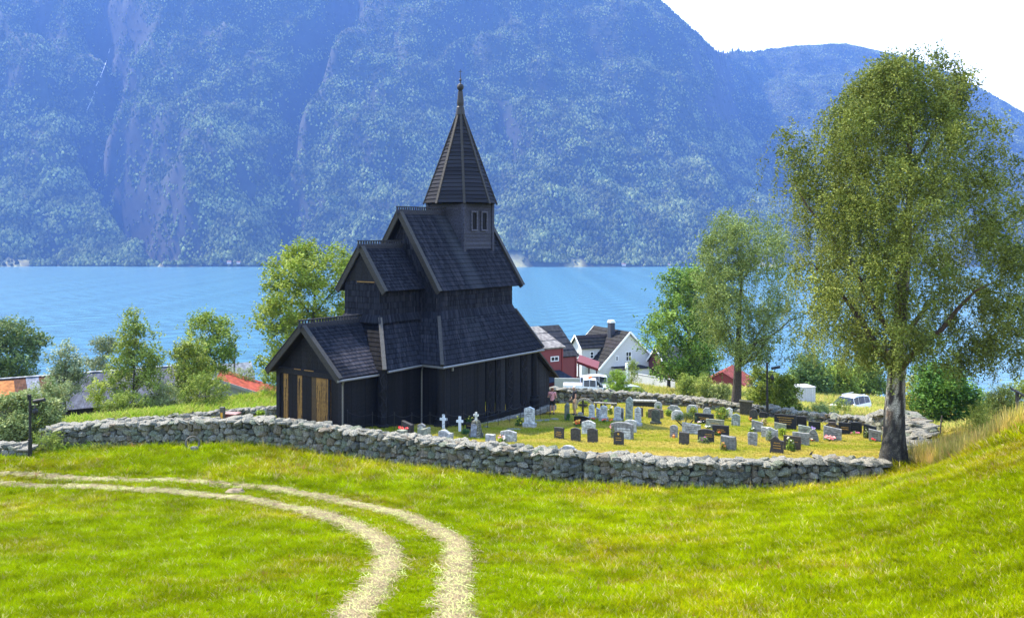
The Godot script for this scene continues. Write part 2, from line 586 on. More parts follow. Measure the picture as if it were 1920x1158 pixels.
func setting() -> void:
	for t in [[[850, 1250], [850, 1132], [860, 1070], [857, 1020], [810, 989], [747, 965], [654, 945], [560, 926], [495, 915], [390, 907], [312, 901], [208, 901], [125, 897], [57, 892], [-60, 892]], [[600, 1250], [672, 1151], [707, 1101], [729, 1070], [729, 1032], [694, 1001], [638, 976], [560, 956], [482, 941], [338, 924], [234, 918], [117, 914], [0, 907], [-90, 905]]]:
		var pts := []
		for p in t:
			var g := ground(p[0], p[1])
			pts.append(Vector2(g.x, -g.z))
		tracks.append(pts)
	# ground sheet: fine near, coarse far
	var xs := []
	var ds := []
	var x := 0.0
	while x < 30.0:
		xs.append(x); x += 0.4
	var step := 0.5
	while x < 900.0:
		xs.append(x); x += step; step *= 1.22
	var all_x := []
	for i in range(xs.size() - 1, 0, -1):
		all_x.append(-xs[i])
	all_x += xs
	var d := -40.0
	while d < -8.0:
		ds.append(d); d += 4.0
	while d < 72.0:
		ds.append(d); d += 0.4
	step = 0.5
	while d < 460.0:
		ds.append(d); d += step; step *= 1.09
	var nx := all_x.size()
	var v := PackedVector3Array()
	var c := PackedColorArray()
	var idx := PackedInt32Array()
	for j in ds.size():
		for i in nx:
			var px_: float = all_x[i]
			var pd: float = ds[j]
			v.append(Vector3(px_, gh(px_, pd), -pd))
			c.append(turf_colour(px_, pd))
	for j in ds.size() - 1:
		for i in nx - 1:
			var a := j * nx + i
			idx.append_array([a, a + nx, a + 1, a + 1, a + nx, a + nx + 1])
	struct("ground", indexed(v, c, idx), M.turf)
	# the fjord
	var w := MB.new()
	w.quad(Vector3(-9000, WATER, -250), Vector3(-9000, WATER, -2950), Vector3(9000, WATER, -2950), Vector3(9000, WATER, -250))
	struct("fjord_water", w.mesh(), M.fjord_water)
	mountain()
	meadow()

func indexed(v: PackedVector3Array, c: PackedColorArray, idx: PackedInt32Array) -> ArrayMesh:
	var n := PackedVector3Array()
	n.resize(v.size())
	for k in range(0, idx.size(), 3):
		var m := (v[idx[k + 2]] - v[idx[k]]).cross(v[idx[k + 1]] - v[idx[k]])
		for e in 3:
			n[idx[k + e]] += m
	for i in n.size():
		n[i] = n[i].normalized()
	var a := []
	a.resize(Mesh.ARRAY_MAX)
	a[Mesh.ARRAY_VERTEX] = v; a[Mesh.ARRAY_COLOR] = c; a[Mesh.ARRAY_NORMAL] = n; a[Mesh.ARRAY_INDEX] = idx
	var m := ArrayMesh.new()
	m.add_surface_from_arrays(Mesh.PRIMITIVE_TRIANGLES, a)
	return m

func turf_colour(x: float, d: float) -> Color:
	if in_yard(x, d):
		var s := clampf(0.5 + noise.get_noise_2d(x * 3.0, d * 8.0) * 1.0 + fine.get_noise_2d(x * 2.0, d * 5.0) * 0.4 - smoothstep(45.0, 38.0, d) * -0.25, 0.0, 1.0)
		return Color(0.22, 0.25, 0.02).lerp(Color(0.42, 0.33, 0.075), s)
	var k := dryness(x, d)
	var g := Color(0.165, 0.205, 0.001).lerp(Color(0.28, 0.23, 0.02), k)
	var t := track_dist(x, d) if d < 46.0 else 99.0
	if t < 1.0:
		var e := 0.22 + fine.get_noise_2d(x * 3.0, d * 3.0) * 0.15
		g = g.lerp(Color(0.26, 0.19, 0.08), 1.0 - smoothstep(e, e + 0.2, t))
	if d > 46.0 and d < 110.0 and x > 8.0:
		g = g.lerp(Color(0.4, 0.32, 0.13), clampf(0.4 + noise.get_noise_2d(x, d) * 1.2, 0.0, 0.8))
	return g

# height of the far mountain; crest given by bearing
const CREST := [[-1600, 260, 4400], [-700, 60, 4400], [-400, -60, 4400], [0, -130, 4300], [400, -170, 4300], [800, -150, 4300], [1000, -100, 4250], [1150, -45, 4200], [1240, 0, 4200], [1300, 55, 4200], [1340, 84, 4300], [1372, 93, 4800], [1440, 88, 5200], [1510, 86, 5200], [1590, 82, 5200], [1650, 96, 5200], [1720, 116, 5150], [1780, 136, 5100], [1850, 172, 5000], [1920, 214, 4900], [2100, 300, 4700], [2500, 360, 4700], [3600, 400, 4700]]
const GULLIES := [
	[[[330, 486], [250, 345], [178, 235], [165, 205], [195, 120], [225, 60], [180, -20]], 150.0, 40.0],
	[[[575, 480], [548, 395], [535, 320], [525, 280], [545, 180], [580, 90], [640, -20]], 130.0, 42.0],
	[[[250, 340], [225, 270], [220, 210]], 60.0, 26.0],
	[[[60, 0], [130, 110], [200, 230], [265, 330]], 60.0, 28.0],
	[[[900, 330], [870, 250], [850, 150], [880, 40]], 70.0, 45.0],
	[[[1010, 300], [960, 230], [930, 170]], 60.0, 30.0],
	[[[1520, 340], [1440, 250], [1395, 170]], 110.0, 40.0],
	[[[1240, 250], [1150, 150], [1100, 60]], 50.0, 45.0],
	[[[90, 470], [60, 400], [0, 300]], 40.0, 40.0],
]

const RIDGES := [[[-60, 20], [40, 110], [110, 190], [185, 290], [240, 380], [310, 488]], [[300, 50], [262, 100], [228, 150], [205, 205]], [[660, 40], [610, 120], [570, 200], [552, 290]], [[500, 250], [540, 330], [560, 390]], [[1150, 10], [1260, 80], [1350, 160], [1440, 270]]]

func crest(u: float) -> Vector2:
	for i in CREST.size() - 1:
		if u < CREST[i + 1][0]:
			var t := clampf((u - CREST[i][0]) / float(CREST[i + 1][0] - CREST[i][0]), 0.0, 1.0)
			return Vector2(lerpf(CREST[i][1], CREST[i + 1][1], t), lerpf(CREST[i][2], CREST[i + 1][2], t))
	return Vector2(400, 4700)

func mountain_height(x: float, d: float) -> float:
	var u := 960.0 + F * x / d
	var shore := 2830.0 - 0.02 * x + noise.get_noise_2d(x * 0.02, 5.0) * 60.0
	if d < shore:
		return WATER - 6.0
	var cr := crest(u)
	var top := (EYE_ROW - cr.x) / F * cr.y
	var t := (d - shore) / (cr.y - shore)
	if t > 1.0:
		return top - (t - 1.0) * 500.0 + noise.get_noise_2d(x * 0.05, d * 0.05) * 20.0
	var y := WATER + (top - WATER) * (0.85 * t + 0.15 * t * t)
	# where it would stand in the frame, for the gullies
	var row := EYE_ROW - F * y / d
	for g in GULLIES:
		var best := 1e9
		for i in g[0].size() - 1:
			var a := Vector2(g[0][i][0], g[0][i][1])
			var b := Vector2(g[0][i + 1][0], g[0][i + 1][1])
			best = minf(best, Vector2(u, row).distance_to(Geometry2D.get_closest_point_to_segment(Vector2(u, row), a, b)))
		var w: float = g[2]
		if best < w * 3.0:
			y -= g[1] * 2.2 * exp(-best / w) * smoothstep(0.0, 0.06, t)
	for g in RIDGES:
		var best := 1e9
		for i in g.size() - 1:
			best = minf(best, Vector2(u, row).distance_to(Geometry2D.get_closest_point_to_segment(Vector2(u, row), Vector2(g[i][0], g[i][1]), Vector2(g[i + 1][0], g[i + 1][1]))))
		y += 75.0 * exp(-best / 20.0) * smoothstep(0.0, 0.06, t) * smoothstep(1.0, 0.85, t)
	y += 70.0 * exp(-(pow((u - 400.0) / 110.0, 2.0) + pow((row - 330.0) / 110.0, 2.0)))
	var big := noise.get_noise_2d(x * 0.035, d * 0.03) * 60.0 + noise.get_noise_2d(x * 0.11 + 9.0, d * 0.09) * 52.0 + noise.get_noise_2d(x * 0.3 + 70.0, d * 0.26) * 17.0
	# shelves of bare cliff across the slope
	var shelf := sin(y * 0.021 + noise.get_noise_2d(x * 0.03, 3.0) * 5.0) * 22.0
	y += (big + shelf) * smoothstep(0.0, 0.12, t) * smoothstep(1.0, 0.9, t)
	return y + 4.0

func mountain() -> void:
	var step := 26.0
	var x0 := -3300.0
	var nx := 255
	var d0 := 2760.0
	var nd := 105
	var v := PackedVector3Array()
	var c := PackedColorArray()
	var idx := PackedInt32Array()
	for j in nd:
		for i in nx:
			var x := x0 + i * step
			var d := d0 + j * step
			v.append(Vector3(x, mountain_height(x, d), -d))
			c.append(Color(0.06, 0.075, 0.05))
	for j in nd - 1:
		for i in nx - 1:
			var a := j * nx + i
			idx.append_array([a, a + nx, a + 1, a + 1, a + nx, a + nx + 1])
	# bare where it is steep
	for j in range(1, nd - 1):
		for i in range(1, nx - 1):
			var k := j * nx + i
			var sl := Vector2(v[k + 1].y - v[k - 1].y, v[k + nx].y - v[k - nx].y).length() / (2.0 * step)
			c[k] = Color(0.025, 0.04, 0.014).lerp(Color(0.03, 0.036, 0.034), smoothstep(1.9, 3.0, sl))
			if v[k].y < WATER + 22.0 and noise.get_noise_2d(v[k].x * 0.09, 900.0) > 0.22:
				c[k] = Color(0.4, 0.38, 0.16)
	struct("mountain", indexed(v, c, idx), M.hillside)
	# a thin white stream falling down the deepest gully
	var fall := MB.new()
	fall.col = Color(0.55, 0.58, 0.62)
	var line := [[207, 96], [201, 118], [196, 132], [189, 150], [181, 166], [177, 182], [171, 196], [164, 212]]
	for i in line.size() - 1:
		for k in 5:
			if rng.randf() < 0.35:
				continue
			var pts := []
			for e in [k / 5.0, (k + 0.9) / 5.0]:
				var u := lerpf(line[i][0], line[i + 1][0], e)
				var row := lerpf(line[i][1], line[i + 1][1], e)
				var dd := 3000.0
				while dd < 4400.0 and (EYE_ROW - row) / F * dd > mountain_height((u - 960.0) / F * dd, dd):
					dd += 6.0
				pts.append(Vector3((u - 960.0) / F * dd, (EYE_ROW - row) / F * dd + 9.0, -dd + 9.0))
			var w := Vector3(rng.randf_range(0.6, 1.5), 0, 0)
			fall.quad(pts[0] - w, pts[0] + w, pts[1] + w, pts[1] - w)
	pass
	struct("mountain_stream", fall.mesh(), M.plain)
	# the forest on it
	var blob := MB.new()
	var r2 := RandomNumberGenerator.new()
	r2.seed = 5
	var ring := []
	for k in 3:
		var rr := []
		for s in 6:
			var a := TAU * (s + 0.5 * k) / 6.0
			var rad: float = [0.75, 1.0, 0.6][k] * r2.randf_range(0.75, 1.2)
			rr.append(Vector3(cos(a) * rad, [0.2, 0.8, 1.5][k] + r2.randf_range(-0.15, 0.15), sin(a) * rad))
		ring.append(rr)
	for k in 2:
		for s in 6:
			blob.quad(ring[k][s], ring[k][(s + 1) % 6], ring[k + 1][(s + 1) % 6], ring[k + 1][s])
	for s in 6:
		blob.tri(ring[2][s], ring[2][(s + 1) % 6], Vector3(0.1, 2.0, 0))
	var xs := []
	var cs := []
	for k in 330000:
		var q := rng.randf_range(-0.62, 0.62)
		var d := lerpf(2830.0, 5250.0, pow(rng.randf(), 1.15))
		var x := q * d
		var i := int((x - x0) / step)
		var j := int((d - d0) / step)
		if i < 0 or j < 0 or i >= nx - 1 or j >= nd - 1:
			continue
		var a := j * nx + i
		var fx := (x - x0) / step - i
		var fd := (d - d0) / step - j
		var y := lerpf(lerpf(v[a].y, v[a + 1].y, fx), lerpf(v[a + nx].y, v[a + nx + 1].y, fx), fd)
		if y < WATER + 1.0:
			continue
		var sl := Vector2(v[a + 1].y - v[a].y, v[a + nx].y - v[a].y).length() / step
		var dens := 1.0 - smoothstep(2.0, 3.2, sl) * 0.85
		dens *= clampf(1.0 + noise.get_noise_2d(x * 0.08, y * 0.2) * 1.2, 0.25, 1.0)
		if c[a].r > 0.3:
			dens *= 0.1
		if rng.randf() > dens:
			continue
		var s := rng.randf_range(2.6, 5.4) * lerpf(1.1, 0.7, clampf(y / 900.0, 0.0, 1.0))
		var tall := rng.randf_range(0.9, 1.5)
		xs.append(Transform3D(Basis(Vector3.UP, rng.randf() * TAU).scaled(Vector3(s, s * tall, s)), Vector3(x, y - 1.0, -d)))
		var g := rng.randf_range(0.65, 1.25)
		g *= clampf(0.85 + 0.9 * noise.get_noise_2d(x * 0.13 + 500.0, y * 0.22), 0.4, 1.4)
		cs.append(Color(0.055, 0.08, 0.022).lerp(Color(0.27, 0.3, 0.11), pow(rng.randf(), 1.5)) * g)
	many("mountain_forest", blob.mesh(), M.forest_tree, xs, cs, self, "dense mixed forest covering the far mountain slopes", "forest")

func meadow() -> void:
	# a tuft of blades, three variants would repeat; each copy is turned, stretched and tinted
	var tuft := MB.new()
	var r2 := RandomNumberGenerator.new()
	r2.seed = 12
	for k in 9:
		var a := r2.randf() * TAU
		var rad := r2.randf_range(0.0, 0.06)
		var root := Vector3(cos(a) * rad, -0.015, sin(a) * rad)
		var h := r2.randf_range(0.07, 0.17)
		var lean := Vector3(cos(a + r2.randf_range(-0.8, 0.8)), 0, sin(a)) * h * r2.randf_range(0.3, 0.9)
		var side := Vector3(-sin(a), 0, cos(a)) * r2.randf_range(0.005, 0.009)
		var mid := root + lean * 0.4 + Vector3(0, h * 0.65, 0)
		var tip := root + lean + Vector3(0, h, 0)
		tuft.quad(root - side, root + side, mid + side * 0.8, mid - side * 0.8)
		tuft.tri(mid - side * 0.8, mid + side * 0.8, tip)
	var tuft_mesh := tuft.mesh()
	var xs := []
	var cs := []
	var ys := []
	var yc := []
	for k in 330000:
		var d := lerpf(10.5, 44.5, pow(rng.randf(), 0.85))
		var x := rng.randf_range(-0.6, 0.6) * d
		if in_yard(x, d):
			continue
		if d > 38.5 and x > 19.0:
			continue
		var t := track_dist(x, d)
		var s := rng.randf_range(0.42, 0.85)
		var edge := 0.21 + fine.get_noise_2d(x * 3.0, d * 3.0) * 0.22
		if t < edge and rng.randf() < 0.84:
			continue
		var k2 := dryness(x, d)
		var col := Color(0.215, 0.28, 0.0005).lerp(Color(0.36, 0.31, 0.004), clampf(k2 * 0.9 + rng.randf_range(-0.3, 0.35), 0.0, 1.0))
		if rng.randf() < 0.12 * (0.3 + k2):
			col = Color(0.5, 0.4, 0.16)
		elif rng.randf() < 0.06 * k2:
			col = Color(0.3, 0.13, 0.05)
		col = col * rng.randf_range(0.7, 1.3) * (1.0 + 0.45 * noise.get_noise_2d(x * 14.0 + 300.0, d * 14.0) + 0.25 * noise.get_noise_2d(x * 3.0, d * 4.0 + 90.0))
		if x < 2.0:
			col = col * Color(0.93, 1.0, 1.0)
		if t < 1.0:
			s *= 0.65
		if x > 15.2 and d > 27.0:
			s *= rng.randf_range(1.0, 2.2)
		elif d > 34.0 and rng.randf() < 0.25:
			s *= rng.randf_range(1.2, 2.0)
		s *= lerpf(1.0, 1.35, smoothstep(16.0, 36.0, d))
		xs.append(Transform3D(Basis(Vector3.UP, rng.randf() * TAU).scaled(Vector3(s * 1.2, s * rng.randf_range(0.55, 1.1), s * 1.2)), Vector3(x, gh(x, d), -d)))
		cs.append(col)
	many("meadow_grass", tuft_mesh, M.grass_blade, xs, cs, self, "lush yellow-green meadow grass on the slope before the stone wall", "grass")
	# pale cut straw lying in the wheel tracks
	var st := MB.new()
	for k in 10:
		var a := r2.randf() * TAU
		var o := Vector3(r2.randf_range(-0.1, 0.1), r2.randf_range(0.0, 0.03), r2.randf_range(-0.1, 0.1))
		var l := Vector3(cos(a), r2.randf_range(-0.15, 0.3), sin(a)) * r2.randf_range(0.05, 0.13)
		var side := Vector3(-sin(a), 0.3, cos(a)) * 0.004
		st.quad(o - l - side, o + l - side, o + l + side, o - l + side)
	xs = []; cs = []
	for t in tracks:
		for i in t.size() - 1:
			var len_: float = t[i].distance_to(t[i + 1])
			for k in int(len_ * 150.0):
				var p: Vector2 = t[i].lerp(t[i + 1], rng.randf())
				var off := rng.randfn(0.0, 0.16)
				p += (t[i + 1] - t[i]).normalized().orthogonal() * off
				var s := rng.randf_range(0.7, 1.5)
				xs.append(Transform3D(Basis(Vector3.UP, rng.randf() * TAU).scaled(Vector3(s, s, s)), Vector3(p.x, gh(p.x, p.y) + 0.012, -p.y)))
				cs.append(Color(0.235, 0.175, 0.075) * rng.randf_range(0.6, 1.35) if rng.randf() < 0.8 else Color(0.4, 0.45, 0.12))
	many("cut_straw", st.mesh(), M.straw, xs, cs, self, "pale dry straw scattered along the two curving wheel tracks", "straw")
	# short lawn among the graves and the rough grass beyond the walls
	xs = []; cs = []
	for k in 90000:
		var d := rng.randf_range(36.0, 66.0)
		var x := rng.randf_range(-22.0, 22.0)
		if not in_yard(x, d):
			continue
		var s := rng.randf_range(0.35, 0.6)
		xs.append(Transform3D(Basis(Vector3.UP, rng.randf() * TAU).scaled(Vector3(s * 1.8, s, s * 1.8)), Vector3(x, gh(x, d), -d)))
		var k3 := clampf(0.45 + noise.get_noise_2d(x * 3.0, d * 8.0) * 1.0 + rng.randf_range(-0.3, 0.3) + smoothstep(45.0, 38.0, d) * 0.3, 0.0, 1.0)
		cs.append(Color(0.25, 0.3, 0.015).lerp(Color(0.48, 0.38, 0.09), k3))
	many("churchyard_lawn", tuft_mesh, M.grass_blade, xs, cs, self, "short sun-dried lawn between the gravestones", "grass")
	xs = []; cs = []
	for k in 60000:
		var d := rng.randf_range(42.0, 100.0)
		var x := rng.randf_range(-0.6, 0.62) * d
		if in_yard(x, d) or (d < 50.0 and absf(x) < 19.0) or Vector2(x - 28.5, d - 77.0).length() < 4.5:
			continue
		var s := rng.randf_range(1.2, 3.0)
		xs.append(Transform3D(Basis(Vector3.UP, rng.randf() * TAU).scaled(Vector3(s * 1.5, s, s * 1.5)), Vector3(x, gh(x, d), -d)))
		var k4 := clampf(rng.randf_range(-0.2, 0.6) + (0.4 if x > 3.0 else 0.0), 0.0, 1.0)
		cs.append(Color(0.19, 0.31, 0.015).lerp(Color(0.5, 0.4, 0.13), k4))
	many("rough_grass", tuft_mesh, M.grass_blade, xs, cs, self, "tall rough grass on the slopes beyond the churchyard walls", "grass")

# ---------------------------------------------------------------- the stave church
# s runs from the east front back along the ridge, t across (the side in view is +t), h is height above the eye
const FLOOR := -10.2

func C(s: float, t: float, h: float) -> Vector3:
	return Vector3(t, h - FLOOR, -s)

# overlapping shingles on the patch A B (low edge) C D (high edge); out is the outward side; tint(fx, fy) multiplies the colour
func shingles(mb: MB, a: Vector3, b: Vector3, c: Vector3, d: Vector3, rows: int, w: float, tint: Array, lift := 0.035) -> void:
	var out := (b - a).cross(c - a).normalized()
	if out.y < -0.02 or (absf(out.y) <= 0.02 and out.dot((a + b + c + d) * 0.25 - Vector3(0, 5, -9)) < 0):
		out = -out
	for r in rows:
		var f0 := (r - 0.12) / rows
		var f1 := minf(1.0, (r + 1.12) / rows)
		var l0 := a.lerp(c, f0)
		var l1 := b.lerp(d, f0)
		var n := maxi(1, roundi(l0.distance_to(l1) / w))
		var sh := rng.randf_range(-0.3, 0.3)
		for k in n + 1:
			var x0 := clampf((k + sh - 0.5) / n, 0.0, 1.0)
			var x1 := clampf((k + sh + 0.5) / n, 0.0, 1.0)
			if x1 - x0 < 0.1 / n:
				continue
			var g := (x1 - x0) * 0.04
			var p0 := l0.lerp(l1, x0 + g) + out * (lift + rng.randf() * 0.008)
			var p1 := l0.lerp(l1, x1 - g) + out * (lift + rng.randf() * 0.008)
			var q0 := a.lerp(c, f1).lerp(b.lerp(d, f1), x0 + g) + out * 0.004
			var q1 := a.lerp(c, f1).lerp(b.lerp(d, f1), x1 - g) + out * 0.004
			var drop := (p0 - q0) * rng.randf_range(-0.03, 0.03)
			var tip := (p0 + p1) * 0.5 + drop
			p0 += (q0 - p0) * 0.13 + drop
			p1 += (q1 - p1) * 0.13 + drop
			mb.col = shingle_tint(tint, (x0 + x1) * 0.5, (f0 + f1) * 0.5)
			mb.tri(q0, q1, p1); mb.tri(q0, p1, p0); mb.tri(p0, p1, tip)
			var dn := -out * lift * 0.9
			mb.quad(p0, tip, tip + dn, p0 + dn); mb.quad(tip, p1, p1 + dn, tip + dn)
			mb.tri(q0, p0, p0 + dn); mb.tri(q1, p1 + dn, p1)
	mb.col = Color.WHITE

# tint: [kind, ...]; weather streaks on old shingles; porch adds painted sunlight, dark adds painted shade
func shingle_tint(tint: Array, fx: float, fy: float) -> Color:
	var g := rng.randf_range(0.55, 1.3)
	var c := Color(g, g, g)
	var run := noise.get_noise_2d(fx * 220.0 + float(tint[1]) * 50.0, fy * 8.0)
	if run > 0.12:
		c = c.lerp(Color(2.6, 2.5, 2.3), clampf((run - 0.12) * 2.4, 0.0, 0.75) * rng.randf())
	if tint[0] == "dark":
		c = c * 0.35  # shade painted onto the front shingles of the chancel skirt
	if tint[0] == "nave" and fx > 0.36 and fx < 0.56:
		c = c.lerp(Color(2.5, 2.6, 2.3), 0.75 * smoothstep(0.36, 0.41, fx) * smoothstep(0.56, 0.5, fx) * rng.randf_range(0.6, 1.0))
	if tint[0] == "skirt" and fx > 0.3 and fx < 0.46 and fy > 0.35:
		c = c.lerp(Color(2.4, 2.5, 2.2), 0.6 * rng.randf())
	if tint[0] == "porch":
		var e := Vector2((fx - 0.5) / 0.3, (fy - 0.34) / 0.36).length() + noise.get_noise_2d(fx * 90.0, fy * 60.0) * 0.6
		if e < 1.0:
			c = c.lerp(Color(5.2, 4.2, 3.4), clampf(1.3 - e, 0.0, 1.0) * rng.randf_range(0.2, 0.9))  # sunlit patch painted into the porch roof shingles
	return c

func slab4(mb: MB, a: Vector3, b: Vector3, c: Vector3, d: Vector3, th: float) -> void:
	var out := (b - a).cross(c - a).normalized()
	if out.y > 0:
		out = -out
	mb.hexa([a, b, d, c, a + out * th, b + out * th, d + out * th, c + out * th])

# a gabled roof with verge boards, ridge comb; shingles in view on the +t side
func gable_roof(o: Node3D, s0: float, s1: float, we: float, he: float, hr: float, rows: int, kind: Array, end_board: bool) -> void:
	var sh := MB.new()
	shingles(sh, C(s0, we, he), C(s1, we, he), C(s0, 0, hr), C(s1, 0, hr), rows, 0.088, kind)
	shingles(sh, C(s1, -we, he), C(s0, -we, he), C(s1, 0, hr), C(s0, 0, hr), rows, 0.4, ["", 3])
	var p := part("roof_shingles", sh.mesh(SHINGLE), M.shingle_wood, o)
	p.set_meta("kind", "stuff")
	var under := MB.new()
	slab4(under, C(s0 + 0.03, we - 0.04, he), C(s1 - 0.03, we - 0.04, he), C(s0 + 0.03, 0, hr - 0.03), C(s1 - 0.03, 0, hr - 0.03), 0.1)
	slab4(under, C(s0 + 0.03, -we + 0.04, he), C(s1 - 0.03, -we + 0.04, he), C(s0 + 0.03, 0, hr - 0.03), C(s1 - 0.03, 0, hr - 0.03), 0.1)
	part("roof_deck", under.mesh(TAR), M.tarred_wood, o)
	for e in ([s0 - 0.02, s1 + 0.02] if end_board else [s0 - 0.02]):
		for sd in [-1.0, 1.0]:
			var vb := MB.new()
			vb.col = Color(0.21, 0.2, 0.18)
			var up := Vector3(sd * (hr - he), we, 0).normalized()
			vb.bar(C(e, sd * (we + 0.06), he - 0.1), C(e, sd * 0.02, hr - 0.02), 0.09, 0.26, up)
			part("verge_board", vb.mesh(), M.weathered_wood, o)
			var cap := MB.new()
			cap.col = Color(0.32, 0.32, 0.34)
			var off := Vector3(sd * (hr - he), we, 0).normalized() * 0.15
			cap.bar(C(e + 0.06, sd * (we + 0.05), he - 0.06) + off, C(e + 0.06, sd * 0.02, hr + 0.02) + off, 0.26, 0.035, up)
			part("verge_capping", cap.mesh(), M.weathered_wood, o)
	# the pierced ridge comb
	var rb := MB.new()
	var c0 := s0 - 0.18
	rb.col = Color(4.0, 4.0, 4.2)
	rb.box(C((c0 + s1) / 2, 0, hr + 0.09), Vector3(0.1, 0.24, s1 - c0))
	rb.box(C((c0 + s1) / 2, 0, hr + 0.38), Vector3(0.11, 0.055, s1 - c0))
	var k := c0 + 0.05
	while k < s1:
		rb.box(C(k, 0, hr + 0.28), Vector3(0.05, 0.16, 0.085))
		k += 0.19
	part("ridge_comb", rb.mesh(TAR), M.tarred_wood, o)

# upright planks from p to q, each a part; top(f) gives the height of the plank's head
func planks(o: Node3D, p: Vector3, q: Vector3, n: int, top: Array, golds := {}, lighter := 1.0) -> void:
	var along := (q - p)
	var dir := along.normalized()
	var nrm := dir.cross(Vector3.UP)
	for k in n:
		var f0 := float(k) / n
		var f1 := float(k + 1) / n
		var mid := (f0 + f1) / 2
		var h0: float = lerpf(top[0], top[1], f0) if top.size() == 2 else (lerpf(top[0], top[1], f0 * 2) if f0 < 0.5 else lerpf(top[1], top[2], f0 * 2 - 1))
		var h1: float = lerpf(top[0], top[1], f1) if top.size() == 2 else (lerpf(top[0], top[1], f1 * 2) if f1 < 0.5 else lerpf(top[1], top[2], f1 * 2 - 1))
		var a := p + along * f0 + dir * 0.006
		var b := p + along * f1 - dir * 0.006
		var th := nrm * (0.05 + rng.randf() * 0.012)
		var mb := MB.new()
		var g := rng.randf_range(0.7, 1.3) * lighter
		mb.col = Color(g, g, g)
		h0 -= FLOOR; h1 -= FLOOR
		var hb := Vector3(0, h0 - p.y, 0)
		var hc := Vector3(0, h1 - p.y, 0)
		mb.hexa([a - th, b - th, b + th, a + th, a - th + hb, b - th + hc, b + th + hc, a + th + hb])
		var gold: float = golds.get(k, 0.0)
		var m: Material = M.tarred_wood
		if gold > 0.0:
			m = M.bare_pine
			mb = MB.new()
			mb.col = Color(gold, gold, gold)
			mb.hexa([a - th, b - th, b + th, a + th, a - th + hb, b - th + hc, b + th + hc, a + th + hb])
		var pl := part("plank", mb.mesh(TAR if m == M.tarred_wood else 1.0), m, o)
		if gold > 0.6:
			# tar left standing in streaks, a tenth of a millimetre of it, as thin raised flakes
			var fl := MB.new()
			for e in 9:
				var f := rng.randf()
				var ww := rng.randf_range(0.006, 0.02)
				var y0 := rng.randf_range(0.0, h0 - p.y - 0.5)
				var y1 := minf(h0 - p.y, y0 + rng.randf_range(0.3, 1.6))
				var x0 := a.lerp(b, clampf(f, 0.06, 0.94)) + th * 1.03
				var x1 := a.lerp(b, clampf(f + rng.randf_range(-0.08, 0.08), 0.06, 0.94)) + th * 1.03
				fl.col = Color.WHITE
				fl.quad(x0 + Vector3(0, y0, 0) - dir * ww * 0.3, x0 + Vector3(0, y0, 0) + dir * ww * 0.3, x1 + Vector3(0, y1, 0) + dir * ww, x1 + Vector3(0, y1, 0) - dir * ww)
			part("tar_streaks", fl.mesh(TAR), M.tarred_wood, pl).set_meta("kind", "stuff")

func column(o: Node3D, s: float, t: float, top: float, r: float, carved: bool) -> void:
	var mb := MB.new()
	mb.smooth = true
	var b := C(s, t, FLOOR - 0.35)
	var hgt := top - FLOOR + 0.35
	mb.lathe(b, [[r * 1.5, 0], [r * 1.55, 0.5], [r * 1.7, 0.72], [r * 1.45, 0.86], [r * 1.5, 0.95], [r * 1.05, 1.0], [r, 1.2], [r * 0.96, hgt]], 14)
	var p := part("corner_column", mb.mesh(TAR), M.tarred_wood, o)
	if carved:
		for k in 6:
			var tb := MB.new()
			tb.col = Color(1.7, 1.7, 1.8)
			var path := []
			var rad := []
			for i in 26:
				var f := i / 25.0
				var a := TAU * k / 6.0 + (1.0 if k % 2 == 0 else -1.0) * f * TAU * 1.1 + sin(f * 17.0 + k) * 0.25
				path.append(b + Vector3(cos(a) * (r + 0.01), lerpf(1.25, hgt - 0.1, f), sin(a) * (r + 0.01)))
				rad.append(0.03)
			tb.tube(path, rad, 5)
			part("carved_tendril", tb.mesh(TAR), M.tarred_wood, p)

func carved_panel(o: Node3D, s0: float, s1: float, t: float, h0: float, h1: float, seed_: float, strands: int) -> void:
	var mb := MB.new()
	mb.col = Color(0.7, 0.7, 0.7)
	mb.box(C((s0 + s1) / 2, t + 0.07, (h0 + h1) / 2), Vector3(0.05, h1 - h0, s1 - s0))
	var p := part("carved_panel", mb.mesh(TAR), M.tarred_wood, o)
	for k in strands:
		var tb := MB.new()
		tb.col = Color(2.8, 2.7, 2.6)
		var path := []
		var rad := []
		var half := (s1 - s0) * 0.4
		for i in 34:
			var f := i / 33.0
			var x := sin(f * (13.0 + k * 1.7) + k * TAU / strands + seed_) * half * (0.75 + 0.25 * sin(f * 7.0 + seed_ * 3.0))
			path.append(C((s0 + s1) / 2 + x, t + 0.1 + 0.012 * (k % 2), lerpf(h0 + 0.05, h1 - 0.04, f + 0.012 * sin(f * 30.0 + k))))
			rad.append(0.024 + 0.012 * sin(f * 9.0 + k))
		tb.tube(path, rad, 5)
		part("carved_tendril", tb.mesh(TAR), M.tarred_wood, p)

func gutter(o: Node3D, path: Array, r := 0.065) -> void:
	var mb := MB.new()
	var rad := []
	for q in path:
		rad.append(r)
	mb.tube(path, rad, 8)
	part("gutter", mb.mesh(), M.gutter_zinc, o)

